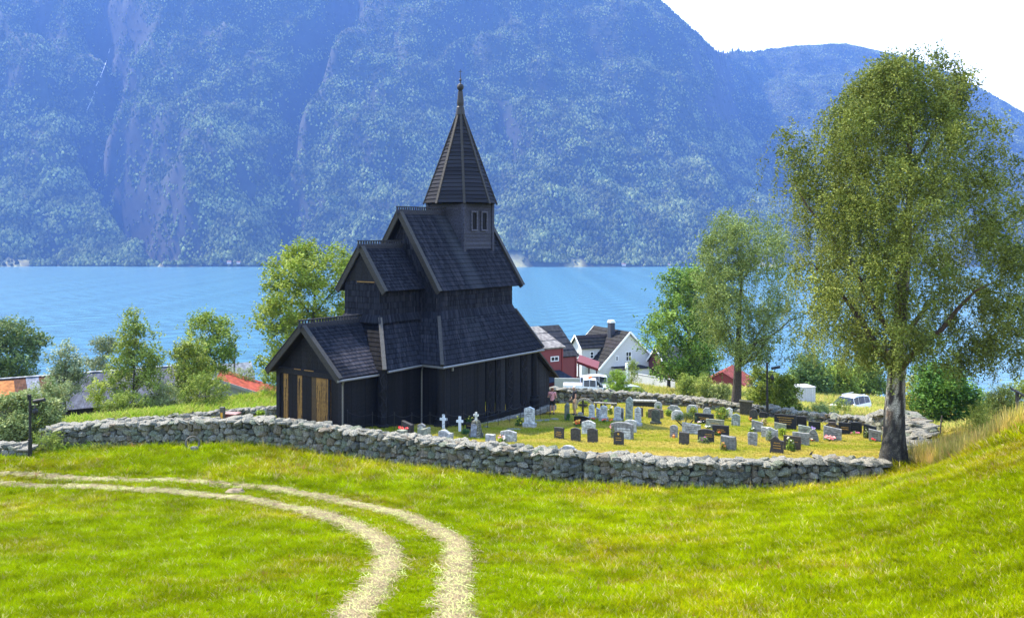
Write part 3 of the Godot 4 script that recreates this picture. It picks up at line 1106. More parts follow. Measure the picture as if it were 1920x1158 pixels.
func church() -> void:
	var o := thing("stave_church", "black tarred wooden stave church with stepped roofs and a pointed spire", "church", Vector3(-10.448, FLOOR, -45.0), -0.626)
	var low := FLOOR - 0.5
	# ---- porch-like east end
	var hr := -4.62
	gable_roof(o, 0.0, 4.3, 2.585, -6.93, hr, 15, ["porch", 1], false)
	planks(o, C(0.536, -2.28, low), C(0.536, 2.28, low), 13, [-7.05, -7.05], {1: 1.0, 4: 0.95, 7: 0.22, 8: 1.15, 9: 0.9, 10: 1.1})
	planks(o, C(0.536, 2.28, low), C(3.0, 2.28, low), 8, [-6.75, -6.75])
	planks(o, C(3.0, -2.28, low), C(0.536, -2.28, low), 4, [-6.75, -6.75])
	for e in [[-2.28, 0.13], [2.28, 0.13], [1.5, 0.06]]:
		var mb := MB.new()
		mb.col = Color(1.6, 1.6, 1.7)
		mb.cbox(C(0.5, e[0], (low - 6.8) / 2), Vector3(e[1] * 2, -6.8 - low, 0.22), 0.02)
		part("corner_post", mb.mesh(TAR), M.tarred_wood, o)
	var beam := MB.new()
	beam.col = Color(1.3, 1.3, 1.3)
	beam.cbox(C(0.47, 0, -6.93), Vector3(4.5, 0.3, 0.16), 0.02)
	part("tie_beam", beam.mesh(TAR), M.tarred_wood, o)
	var gold := MB.new()
	for e in [[-0.75, 0.5], [0.1, 0.7]]:
		gold.cbox(C(0.375, e[0], -6.78), Vector3(e[1], 0.05, 0.03), 0.008)
	part("bare_strip", gold.mesh(), M.bare_pine, o)
	# boarded gable
	for k in 11:
		var t0 := -2.2 + k * 0.4
		var mb := MB.new()
		var g := rng.randf_range(0.8, 1.4)
		mb.col = Color(g, g, g)
		var h0 := hr - absf(t0) * 0.882 - 0.1
		var h1 := hr - absf(t0 + 0.39) * 0.882 - 0.1
		mb.hexa([C(0.57, t0, -6.8), C(0.57, t0 + 0.39, -6.8), C(0.5, t0 + 0.39, -6.8), C(0.5, t0, -6.8), C(0.57, t0, maxf(h0, -6.75)), C(0.57, t0 + 0.39, maxf(h1, -6.75)), C(0.5, t0 + 0.39, maxf(h1, -6.75)), C(0.5, t0, maxf(h0, -6.75))])
		part("gable_board", mb.mesh(TAR), M.tarred_wood, o)
	gutter(o, [C(-0.08, 2.66, -7.02), C(2.75, 2.66, -7.06)])
	gutter(o, [C(0.0, -2.66, -7.02), C(2.75, -2.66, -7.06)])
	var ds := MB.new()
	ds.tube([C(0.3, 2.66, -7.05), C(0.45, 2.42, -7.3), C(0.45, 2.42, low)], [0.045, 0.045, 0.045], 8)
	part("downspout", ds.mesh(), M.gutter_zinc, o)
	# ---- chancel
	gable_roof(o, 4.033, 7.3, 1.69, -2.967, -0.7, 13, ["chancel", 2], false)
	var cs := MB.new()
	var w := 1.3
	# clerestory walls of upright shingles, flaring where they meet the skirt
	shingles(cs, C(4.167, -w, -4.25), C(4.167, w, -4.25), C(4.167, -w, -2.3), C(4.167, w, -2.3), 6, 0.09, ["", 5], 0.03)
	shingles(cs, C(4.167, w, -4.25), C(7.2, w, -4.25), C(4.167, w, -2.9), C(7.2, w, -2.9), 4, 0.09, ["", 6], 0.03)
	shingles(cs, C(3.9, -w - 0.27, -4.62), C(3.9, w + 0.27, -4.62), C(4.167, -w, -4.2), C(4.167, w, -4.2), 1, 0.09, ["", 5], 0.03)
	shingles(cs, C(3.9, w + 0.27, -4.62), C(7.2, w + 0.27, -4.62), C(4.167, w, -4.2), C(7.2, w, -4.2), 1, 0.09, ["", 6], 0.03)
	# skirt roofs
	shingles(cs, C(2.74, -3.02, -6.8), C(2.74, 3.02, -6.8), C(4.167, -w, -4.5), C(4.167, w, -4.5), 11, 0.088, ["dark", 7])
	shingles(cs, C(2.74, 3.02, -6.8), C(6.6, 3.02, -6.8), C(4.167, w, -4.5), C(7.3, w, -4.5), 10, 0.088, ["", 8])
	shingles(cs, C(6.6, -3.02, -6.8), C(2.74, -3.02, -6.8), C(7.3, -w, -4.5), C(4.167, -w, -4.5), 10, 0.4, ["", 8])
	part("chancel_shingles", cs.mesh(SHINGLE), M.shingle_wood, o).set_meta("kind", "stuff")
	var core := MB.new()
	core.hexa([C(7.3, -w + 0.02, -5.0), C(7.3, w - 0.02, -5.0), C(4.19, w - 0.02, -5.0), C(4.19, -w + 0.02, -5.0), C(7.3, -w + 0.02, -2.5), C(7.3, w - 0.02, -2.5), C(4.19, w - 0.02, -2.5), C(4.19, -w + 0.02, -2.5)])
	core.hexa([C(6.7, -2.95, -6.82), C(6.7, 2.95, -6.82), C(2.81, 2.95, -6.82), C(2.81, -2.95, -6.82), C(6.8, -w + 0.02, -4.53), C(6.8, w - 0.02, -4.53), C(4.19, w - 0.02, -4.53), C(4.19, -w + 0.02, -4.53)])
	part("chancel_frame", core.mesh(TAR), M.tarred_wood, o)
	for k in 6:
		var t0 := -1.38 + k * 0.46
		var mb := MB.new()
		var g := rng.randf_range(1.0, 1.5)
		mb.col = Color(g, g, g)
		mb.hexa([C(4.2, t0, -2.45), C(4.2, t0 + 0.45, -2.45), C(4.12, t0 + 0.45, -2.45), C(4.12, t0, -2.45), C(4.2, t0, -0.8 - absf(t0) * 1.34), C(4.2, t0 + 0.45, -0.8 - absf(t0 + 0.45) * 1.34), C(4.12, t0 + 0.45, -0.8 - absf(t0 + 0.45) * 1.34), C(4.12, t0, -0.8 - absf(t0) * 1.34)])
		part("gable_board", mb.mesh(TAR), M.tarred_wood, o)
	var strip := MB.new()
	strip.cbox(C(4.09, 0.35, -2.5), Vector3(1.3, 0.06, 0.04), 0.01)
	part("bare_strip", strip.mesh(), M.bare_pine, o)
	for sd in [-1.0, 1.0]:
		var hip := MB.new()
		hip.col = Color(0.75, 0.75, 0.78)
		hip.bar(C(2.68, sd * 3.08, -6.76), C(4.14, sd * 1.36, -4.36), 0.2, 0.1)
		part("hip_board", hip.mesh(), M.weathered_wood, o)
	planks(o, C(2.95, 2.72, low), C(6.0, 2.72, low), 11, [-6.8, -6.8])
	planks(o, C(6.0, -2.72, low), C(2.95, -2.72, low), 4, [-6.8, -6.8])
	planks(o, C(2.95, 2.2, low), C(2.95, 2.72, low), 2, [-6.8, -6.8])
	planks(o, C(2.95, -2.72, low), C(2.95, -2.2, low), 2, [-6.8, -6.8])
	column(o, 2.88, 2.76, -6.8, 0.2, true)
	gutter(o, [C(2.9, 3.1, -6.9), C(5.52, 3.1, -6.87), C(5.42, 4.58, -6.86), C(14.75, 4.58, -6.9)])
	var d2 := MB.new()
	d2.tube([C(5.5, 3.12, -6.9), C(5.68, 2.9, -7.2), C(5.68, 2.88, low)], [0.04, 0.04, 0.04], 8)
	part("downspout", d2.mesh(), M.gutter_zinc, o)
	# ---- nave
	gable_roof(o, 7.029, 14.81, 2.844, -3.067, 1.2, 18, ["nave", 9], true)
	var ns := MB.new()
	var wn := 2.62
	shingles(ns, C(7.45, wn, -4.2), C(14.2, wn, -4.2), C(7.45, wn, -2.8), C(14.2, wn, -2.8), 5, 0.09, ["", 10], 0.03)
	shingles(ns, C(7.12, wn + 0.3, -4.6), C(14.2, wn + 0.3, -4.6), C(7.45, wn, -4.15), C(14.2, wn, -4.15), 1, 0.09, ["", 10], 0.03)
	shingles(ns, C(7.45, -wn, -4.3), C(7.45, wn, -4.3), C(7.45, -wn, -2.9), C(7.45, wn, -2.9), 5, 0.09, ["", 11], 0.03)
	shingles(ns, C(7.45, -wn, -2.9), C(7.45, wn, -2.9), C(7.45, -0.06, 1.0), C(7.45, 0.06, 1.0), 13, 0.09, ["", 11], 0.03)
	shingles(ns, C(7.12, -wn - 0.3, -4.66), C(7.12, wn + 0.3, -4.66), C(7.45, -wn, -4.2), C(7.45, wn, -4.2), 1, 0.09, ["", 11], 0.03)
	shingles(ns, C(5.45, 2.6, -6.76), C(5.45, 4.5, -6.76), C(7.121, 1.2, -4.56), C(7.121, 2.83, -4.56), 11, 0.088, ["", 12])
	shingles(ns, C(5.45, -4.5, -6.76), C(5.45, -2.6, -6.76), C(7.121, -2.83, -4.56), C(7.121, -1.2, -4.56), 11, 0.3, ["", 12])
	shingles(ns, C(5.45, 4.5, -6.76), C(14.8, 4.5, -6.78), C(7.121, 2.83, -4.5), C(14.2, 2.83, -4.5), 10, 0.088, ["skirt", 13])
	shingles(ns, C(14.8, -4.5, -6.76), C(5.45, -4.5, -6.76), C(14.2, -2.83, -4.5), C(7.121, -2.83, -4.5), 10, 0.4, ["", 13])
	shingles(ns, C(14.78, 4.4, -6.74), C(14.78, -4.4, -6.74), C(14.2, 2.6, -4.5), C(14.2, -2.6, -4.5), 8, 0.4, ["", 13])
	shingles(ns, C(16.45, 4.4, -8.7), C(16.45, -4.4, -8.7), C(14.0, 4.4, -6.7), C(14.0, -4.4, -6.7), 9, 0.3, ["", 14])
	part("nave_shingles", ns.mesh(SHINGLE), M.shingle_wood, o).set_meta("kind", "stuff")
	var nc := MB.new()
	nc.hexa([C(14.17, -wn + 0.02, -5), C(14.17, wn - 0.02, -5), C(7.48, wn - 0.02, -5), C(7.48, -wn + 0.02, -5), C(14.17, -wn + 0.02, -2.75), C(14.17, wn - 0.02, -2.75), C(7.48, wn - 0.02, -2.75), C(7.48, -wn + 0.02, -2.75)])
	nc.hexa([C(14.72, -4.42, -6.8), C(14.72, 4.42, -6.8), C(5.53, 4.42, -6.8), C(5.53, -4.42, -6.8), C(14.15, -wn, -4.55), C(14.15, wn, -4.55), C(7.2, wn, -4.55), C(7.2, -wn, -4.55)])
	nc.tri(C(14.2, -wn, -2.8), C(14.2, wn, -2.8), C(14.2, 0, 1.05))
	nc.tri(C(7.48, -wn, -2.9), C(7.48, wn, -2.9), C(7.48, 0, 1.05))
	slab4(nc, C(16.41, 4.38, -8.72), C(16.41, -4.38, -8.72), C(14.0, 4.38, -6.74), C(14.0, -4.38, -6.74), 0.08)
	part("nave_frame", nc.mesh(TAR), M.tarred_wood, o)
	for e in [[C(5.4, 4.55, -6.72), C(7.1, 2.88, -4.42)], [C(5.4, -4.55, -6.72), C(7.1, -2.88, -4.42)], [C(14.84, 4.54, -6.74), C(14.24, 2.85, -4.46)], [C(16.5, 4.44, -8.76), C(14.1, 4.44, -6.75)]]:
		var hip := MB.new()
		hip.col = Color(0.36, 0.36, 0.39)
		hip.bar(e[0], e[1], 0.18, 0.1)
		part("hip_board", hip.mesh(), M.weathered_wood, o)
	planks(o, C(5.8, 4.15, low + 0.15), C(9.5, 4.15, low + 0.15), 11, [-6.8, -6.8], {}, 1.2)
	planks(o, C(10.12, 4.15, low + 0.3), C(10.38, 4.15, low + 0.3), 1, [-6.8, -6.8], {}, 1.6)
	planks(o, C(10.92, 4.15, low + 0.3), C(11.38, 4.15, low + 0.3), 1, [-6.8, -6.8], {}, 2.2)
	planks(o, C(12.2, 4.15, low + 0.3), C(12.85, 4.15, low + 0.3), 2, [-6.8, -6.8], {}, 2.4)
	planks(o, C(13.54, 4.15, low + 0.3), C(14.2, 4.15, low + 0.3), 2, [-6.8, -6.8], {}, 2.0)
	planks(o, C(14.25, 4.17, low + 0.3), C(15.86, 4.17, low + 0.3), 6, [-7.0, -8.3], {}, 2.6)
	carved_panel(o, 9.53, 10.1, 4.15, -10.12, -6.75, 0.3, 3)
	carved_panel(o, 10.4, 10.9, 4.15, -10.12, -6.75, 1.9, 3)
	carved_panel(o, 11.4, 12.18, 4.15, -10.12, -6.75, 4.0, 4)
	carved_panel(o, 12.87, 13.52, 4.15, -10.12, -6.75, 5.2, 4)
	var sill := MB.new()
	sill.col = Color(0.8, 0.8, 0.8)
	sill.cbox(C(10.0, 4.18, -10.22), Vector3(0.26, 0.34, 8.5), 0.03)
	part("sill_beam", sill.mesh(TAR), M.tarred_wood, o)
	planks(o, C(5.8, 2.72, low), C(5.8, 4.15, low), 5, [-6.8, -6.8])
	planks(o, C(15.86, 4.15, low), C(15.86, -4.15, low), 6, [-8.3, -8.3])
	planks(o, C(15.8, -4.15, low), C(5.8, -4.15, low), 8, [-8.2, -6.8])
	planks(o, C(5.8, -4.15, low), C(5.8, -2.72, low), 3, [-6.8, -6.8])
	column(o, 5.76, 4.18, -6.8, 0.24, false)
	column(o, 14.22, 4.2, -6.8, 0.24, false)
	for e in [5.95, 6.4]:
		var lm := MB.new()
		lm.cbox(C(e, 4.4 if e > 6.2 else 2.95, -7.05), Vector3(0.12, 0.2, 0.12), 0.02)
		part("eave_spotlight", lm.mesh(), M.gutter_zinc, o)
	var r2 := RandomNumberGenerator.new()
	r2.seed = 77
	var sx := 7.4
	while sx < 15.9:
		var wd := r2.randf_range(0.4, 0.8)
		var fs := MB.new()
		var g := r2.randf_range(0.9, 1.5)
		fs.col = Color(g, g, g)
		fs.cbox(C(sx + wd / 2, 4.28 + r2.randf_range(-0.05, 0.08), -10.52 + r2.randf_range(-0.03, 0.03)), Vector3(0.5, 0.34, wd * 0.96), 0.05, Basis(Vector3.UP, r2.randf_range(-0.1, 0.1)))
		part("foundation_stone", fs.mesh(), M.field_stone, o)
		sx += wd
	# ---- ridge turret and spire
	var st := 12.473
	var q := 1.37
	var tb := MB.new()
	tb.box(C(st, 0, 0.1), Vector3(q * 2, 4.0, q * 2))
	var tower := part("turret", tb.mesh(TAR), M.tarred_wood, o)
	var cl := MB.new()
	var y := -1.5
	while y < 1.85:
		var g := rng.randf_range(4.2, 5.6)
		cl.col = Color(g, g * 1.03, g * 1.2)
		for face in 4:
			var b := Basis(Vector3.UP, face * PI / 2)
			var cc := C(st, 0, y + 0.11)
			cl.hexa([cc + b * Vector3(q + 0.05, -0.115, -q), cc + b * Vector3(q + 0.05, -0.115, q), cc + b * Vector3(q - 0.02, -0.115, q), cc + b * Vector3(q - 0.02, -0.115, -q), cc + b * Vector3(q + 0.012, 0.112, -q), cc + b * Vector3(q + 0.012, 0.112, q), cc + b * Vector3(q - 0.02, 0.112, q), cc + b * Vector3(q - 0.02, 0.112, -q)])
		y += 0.225
	part("turret_cladding", cl.mesh(TAR), M.tarred_wood, tower)
	for cx in [-1.0, 1.0]:
		for cz in [-1.0, 1.0]:
			var cb := MB.new()
			cb.col = Color(5.0, 5.2, 6.2)
			cb.cbox(C(st + cz * q, cx * q, 0.1), Vector3(0.22, 3.9, 0.22), 0.015)
			part("corner_board", cb.mesh(TAR), M.tarred_wood, tower)
	for e in [-0.48, 0.48]:
		var wi := MB.new()
		wi.col = Color(0.35, 0.35, 0.4)
		wi.box(C(st + e, q + 0.065, 0.82), Vector3(0.03, 1.05, 0.52))
		var wn2 := part("turret_window", wi.mesh(TAR), M.tarred_wood, tower)
		var fr := MB.new()
		fr.col = Color(9.0, 9.2, 10.5)
		for f in [[-0.26, 0, 0.09, 1.18], [0.26, 0, 0.09, 1.18]]:
			fr.cbox(C(st + e + f[0], q + 0.09, 0.82), Vector3(0.09, f[3], f[2]), 0.012)
		for f in [-0.55, 0.55]:
			fr.cbox(C(st + e, q + 0.095, 0.82 + f), Vector3(0.1, 0.1, 0.62), 0.012)
		part("window_frame", fr.mesh(TAR), M.tarred_wood, wn2)
	var sp := MB.new()
	var apex := C(st, 0, 7.75)
	for k in 8:
		var a0 := TAU * k / 8.0
		var a1 := TAU * (k + 1) / 8.0
		var R := 2.2
		var p0 := C(st - sin(a0) * R, cos(a0) * R, 1.9)
		var p1 := C(st - sin(a1) * R, cos(a1) * R, 1.9)
		spire_facet(sp, p0, p1, apex)
	var spire := part("spire", sp.mesh(SHINGLE), M.shingle_wood, o)
	for k in 8:
		var a0 := TAU * k / 8.0
		var hb := MB.new()
		hb.col = Color(0.2, 0.2, 0.215)
		hb.bar(C(st - sin(a0) * 2.25, cos(a0) * 2.25, 1.84), apex + Vector3(cos(a0) * 0.1, -0.1, sin(a0) * 0.1), 0.15, 0.08)
		part("spire_hip", hb.mesh(), M.weathered_wood, spire)
	var so := MB.new()
	for k in 8:
		var a0 := TAU * k / 8.0
		var a1 := TAU * (k + 1) / 8.0
		so.tri(C(st, 0, 1.88), C(st - sin(a0) * 2.18, cos(a0) * 2.18, 1.88), C(st - sin(a1) * 2.18, cos(a1) * 2.18, 1.88))
	part("spire_soffit", so.mesh(TAR), M.tarred_wood, spire)
	var fn := MB.new()
	fn.smooth = true
	fn.lathe(C(st, 0, 7.3), [[0.3, 0], [0.23, 0.45], [0.19, 0.5], [0.22, 0.7], [0.15, 1.4], [0.16, 1.42], [0.1, 1.46], [0.19, 1.56], [0.22, 1.68], [0.17, 1.82], [0.05, 1.9], [0.03, 2.0], [0.075, 2.08], [0.075, 2.14], [0.025, 2.2], [0.02, 2.7], [0.0, 2.72]], 12)
	part("spire_finial", fn.mesh(), M.iron, spire)
	var cr := MB.new()
	cr.bar(C(st, -0.14, 9.92), C(st, 0.14, 9.92), 0.03, 0.03)
	cr.bar(C(st, 0, 9.75), C(st, 0, 10.05), 0.03, 0.03)
	part("spire_cross", cr.mesh(), M.iron, spire)

func spire_facet(mb: MB, p0: Vector3, p1: Vector3, apex: Vector3) -> void:
	var rows := 25
	var out := (p1 - p0).cross(apex - p0).normalized()
	if out.y < 0:
		out = -out
	for r in rows:
		var f0 := float(r) / rows
		var f1 := float(r + 1.1) / rows
		var g := rng.randf_range(0.9, 1.5)
		mb.col = Color(g, g * 0.98, g * 0.95)
		var a := p0.lerp(apex, f0) + out * 0.055
		var b := p1.lerp(apex, f0) + out * 0.055
		var c := p1.lerp(apex, minf(f1, 1.0)) + out * 0.005
		var d := p0.lerp(apex, minf(f1, 1.0)) + out * 0.005
		mb.quad(a, b, c, d)
		mb.quad(a - out * 0.05, b - out * 0.05, b, a)

# ---------------------------------------------------------------- dry stone walls
var rocks := []

func make_rocks() -> void:
	var r2 := RandomNumberGenerator.new()
	r2.seed = 31
	for k in 28:
		var mb := MB.new()
		mb.cbox(Vector3.ZERO, Vector3.ONE, r2.randf_range(0.2, 0.32))
		var off := Vector3(r2.randf() * 90.0, r2.randf() * 90.0, r2.randf() * 90.0)
		var nz := FastNoiseLite.new()
		nz.seed = k; nz.frequency = 0.9
		for i in mb.v.size():
			var p := mb.v[i]
			var q := p + off
			mb.v[i] = p.normalized() * 0.6 * 0.45 + p * 0.55 + Vector3(nz.get_noise_3d(q.x, q.y, q.z), nz.get_noise_3d(q.y + 30.0, q.z, q.x), nz.get_noise_3d(q.z, q.x + 60.0, q.y)) * 0.34
		var tone: Color = [Color(0.55, 0.58, 0.54), Color(0.9, 0.89, 0.82), Color(0.38, 0.41, 0.38), Color(0.78, 0.82, 0.66), Color(1.0, 0.97, 0.88), Color(0.58, 0.68, 0.52), Color(0.72, 0.62, 0.5)][k % 7]
		for i in mb.c.size():
			mb.c[i] = tone
		rocks.append(mb)

func wall(called: String, label: String, path: Array, tops: Array, thick: float, size: float, faces: Array, bottom: float, most := 300, batter := 0.08) -> void:
	var o := thing(called, label, "stone wall", Vector3(path[0].x, gh(path[0].x, path[0].y), -path[0].y))
	var base := o.position
	var spots := []
	var core := MB.new()
	core.col = Color(0.1, 0.1, 0.09)
	var run := 0.0
	for i in path.size() - 1:
		var a: Vector2 = path[i]
		var b: Vector2 = path[i + 1]
		var dir := (b - a).normalized()
		var nrm := Vector2(dir.y, -dir.x)   # towards the eye for a wall that runs to the right
		var L := a.distance_to(b)
		var qa := []
		for e in [[a, tops[i]], [b, tops[i + 1]]]:
			for sd in [1.0, -1.0]:
				var p2: Vector2 = e[0] + nrm * sd * (thick * 0.5 - 0.16)
				qa.append(Vector3(p2.x, e[1] - 0.14, -p2.y))
		var g0 := minf(gh(a.x, a.y), gh(b.x, b.y)) - 0.8
		core.hexa([Vector3(qa[0].x, g0, qa[0].z), Vector3(qa[2].x, g0, qa[2].z), Vector3(qa[3].x, g0, qa[3].z), Vector3(qa[1].x, g0, qa[1].z), qa[0], qa[2], qa[3], qa[1]])
		for face in faces:
			# courses of stones from below ground to the top
			var y := -0.08
			var course := 0
			while true:
				var hc := size * rng.randf_range(0.6, 0.95) * (1.15 if course == 0 else 1.0)
				var x := rng.randf_range(-0.2, 0.0)
				var any := false
				while x < L:
					var w := size * rng.randf_range(0.65, 1.35)
					if rng.randf() < 0.1:
						w *= 1.35
					var f := clampf((x + w / 2) / L, 0.0, 1.0)
					var p2: Vector2 = a.lerp(b, f) + nrm * face * (thick * 0.5 - 0.12 + rng.randf_range(-0.07, 0.06) - maxf(0.0, y) * batter)
					var po: Vector2 = a.lerp(b, f) + nrm * face * (thick * 0.5 + 0.15)
					var gy := gh(po.x, po.y) + bottom
					var top: float = lerpf(tops[i], tops[i + 1], f)
					var yy := gy + y + hc * 0.5
					if yy + hc * 0.25 < top:
						any = true
						var hh := hc * rng.randf_range(0.85, 1.3)
						spots.append([Vector3(p2.x, yy + rng.randf_range(-0.03, 0.03), -p2.y), Vector3(w * 1.0, hh, rng.randf_range(0.3, 0.5)), dir, rng.randf_range(-0.4, 0.4), 1.0])
					x += w * 0.99
				if not any or course > 14:
					break
				y += hc * 0.9
				course += 1
		# flat capping stones, tilted this way and that
		for lane in [-0.34, 0.0, 0.34]:
			var x := rng.randf_range(-0.2, 0.0)
			while x < L:
				var w := size * rng.randf_range(0.8, 1.7)
				var f := clampf((x + w / 2) / L, 0.0, 1.0)
				var p2: Vector2 = a.lerp(b, f) + nrm * (lane * thick + rng.randf_range(-0.05, 0.05))
				var top: float = lerpf(tops[i], tops[i + 1], f)
				spots.append([Vector3(p2.x, top - 0.04 + rng.randf_range(-0.05, 0.07), -p2.y), Vector3(w, size * rng.randf_range(0.3, 0.6), thick * 0.5), dir, rng.randf_range(-0.35, 0.35), 1.25])
				x += w * 0.85
	for s in spots:
		s.append(s[1].x * s[1].y / pow(s[0].length(), 2.0) * (1.0 if s[4] == 1.0 else 1.3))
	spots.sort_custom(func(p, q): return p[5] > q[5])
	part("rubble_core", shifted(core, -base), M.field_stone, o)
	var rest := MB.new()
	for k in spots.size():
		var s: Array = spots[k]
		var yaw := -atan2(-s[2].y, s[2].x)
		var bas := Basis(Vector3.UP, -yaw + rng.randf_range(-0.15, 0.15)) * Basis(Vector3(0, 0, 1), s[3]) * Basis(Vector3.RIGHT, rng.randf_range(-0.2, 0.2))
		bas = bas * Basis.from_scale(s[1] * 1.06)
		var rk: MB = rocks[rng.randi() % rocks.size()] if s[4] == 1.0 or rng.randf() < 0.3 else rocks[4 + 7 * (rng.randi() % 4)]
		if k < most:
			part("stone", rock_mesh(rk), M.field_stone, o, s[0] - base, bas)
		else:
			for i in rk.v.size():
				rest.v.push_back(bas * rk.v[i] + s[0] - base)
				rest.c.push_back(rk.c[i])
	if rest.v.size() > 0:
		part("small_stones", rest.mesh(), M.field_stone, o).set_meta("kind", "stuff")

var rock_cache := {}
func rock_mesh(mb: MB) -> ArrayMesh:
	if not rock_cache.has(mb):
		rock_cache[mb] = mb.mesh()
	return rock_cache[mb]

func shifted(mb: MB, by: Vector3) -> ArrayMesh:
	for i in mb.v.size():
		mb.v[i] += by
	return mb.mesh()

func tops_of(path: Array, rows: Array) -> Array:
	var out := []
	for i in path.size():
		out.append(-(rows[i] - EYE_ROW) / F * path[i].y)
	return out

func walls() -> void:
	make_rocks()
	var p := front_path()
	wall("dry_stone_wall", "long grey dry stone wall curving between the meadow and the churchyard", p, tops_of(p, [806, 800, 790, 787, 785, 797, 811, 823, 834, 845, 856, 862, 864, 866, 861, 866]), 0.85, 0.35, [1.0, -1.0], 0.0)
	p = side_path()
	p.reverse()
	wall("dry_stone_wall", "low dry stone wall behind the church's boarded east end, below green grass", p, tops_of(p, [800, 789, 782, 770, 762, 756, 752, 748]), 0.7, 0.26, [1.0], 0.0, 160)
	p = rear_path()
	p.reverse()
	wall("dry_stone_wall", "dry stone wall along the far edge of the graves, parked cars beyond", p, tops_of(p, [727, 728, 737, 742, 746.5, 750, 761.5, 764, 776, 782, 787]), 0.7, 0.36, [1.0], 0.0, 260)
	p = right_path()
	wall("dry_stone_wall", "ragged end of a stone wall heaped up beside the big birch trunk", p, [-9.2, -8.75, -8.9, -9.6], 1.5, 0.4, [1.0, -1.0], 0.0, 160, 0.3)
	p = line_of([[-60, 42.0], [0, 41.6], [30, 41.4], [52, 41.2]])
	wall("dry_stone_wall", "short low run of big stones beside the dark lamp post and apple bush", p, tops_of(p, [836, 834, 835, 838]), 0.7, 0.42, [1.0], 0.0, 80)
	# flat stones lying in the gap between the wall ends
	var k := 0
	for e in [[1650, 872, 0.9, "broad pale flat stone at the wall's broken end nearest the birch"], [1700, 864, 1.0, "pale flat stone half sunk in the gap at the birch foot"], [1740, 856, 0.8, "pale flat stone under the ragged wall end and dry grass"], [1785, 838, 0.9, "pale flat stone lying in dry grass beyond the ragged wall"]]:
		var g := ground(e[0], e[1], 30.0)
		single("flat_stone", rock_mesh(rocks[4 + 7 * (k % 4)]), M.field_stone, e[3], "stone", g + Vector3(0, 0.03, 0), Basis(Vector3.UP, k * 0.7) * Basis.from_scale(Vector3(e[2] * 1.3, 0.22, e[2])))
		k += 1

# ---------------------------------------------------------------- trees and bushes
var leafy := {}

func make_leaves() -> void:
	for spec in [["birch", 10, 0.27, 0.75, 1.0], ["broad", 8, 0.34, 0.85, 1.0], ["small", 10, 0.2, 0.7, 1.0], ["needle", 22, 0.07, 0.9, 1.0]]:
		var r2 := RandomNumberGenerator.new()
		r2.seed = 90 + leafy.size()
		var mb := MB.new()
		for k in spec[1]:
			var dir := Vector3(r2.randfn(), r2.randfn(), r2.randfn()).normalized()
			var c: Vector3 = dir * r2.randf_range(0.15, 1.0) * spec[3]
			var l: float = spec[2] * r2.randf_range(0.75, 1.3) * 1.6
			var ax := (Vector3(r2.randfn(), r2.randfn() - 0.5, r2.randfn())).normalized()
			var sd := ax.cross(Vector3(r2.randfn(), 1.2, r2.randfn())).normalized()
			var wd: float = l * (0.3 if spec[0] != "needle" else 0.5)
			var g := r2.randf_range(0.8, 1.2)
			mb.col = Color(g, g, g)
			var nn := ax.cross(sd) * l * 0.08
			mb.tri(c - ax * l * 0.5, c + sd * wd + nn, c + ax * l * 0.5)
			mb.tri(c - ax * l * 0.5, c + ax * l * 0.5, c - sd * wd + nn)
		leafy[spec[0]] = mb.mesh()

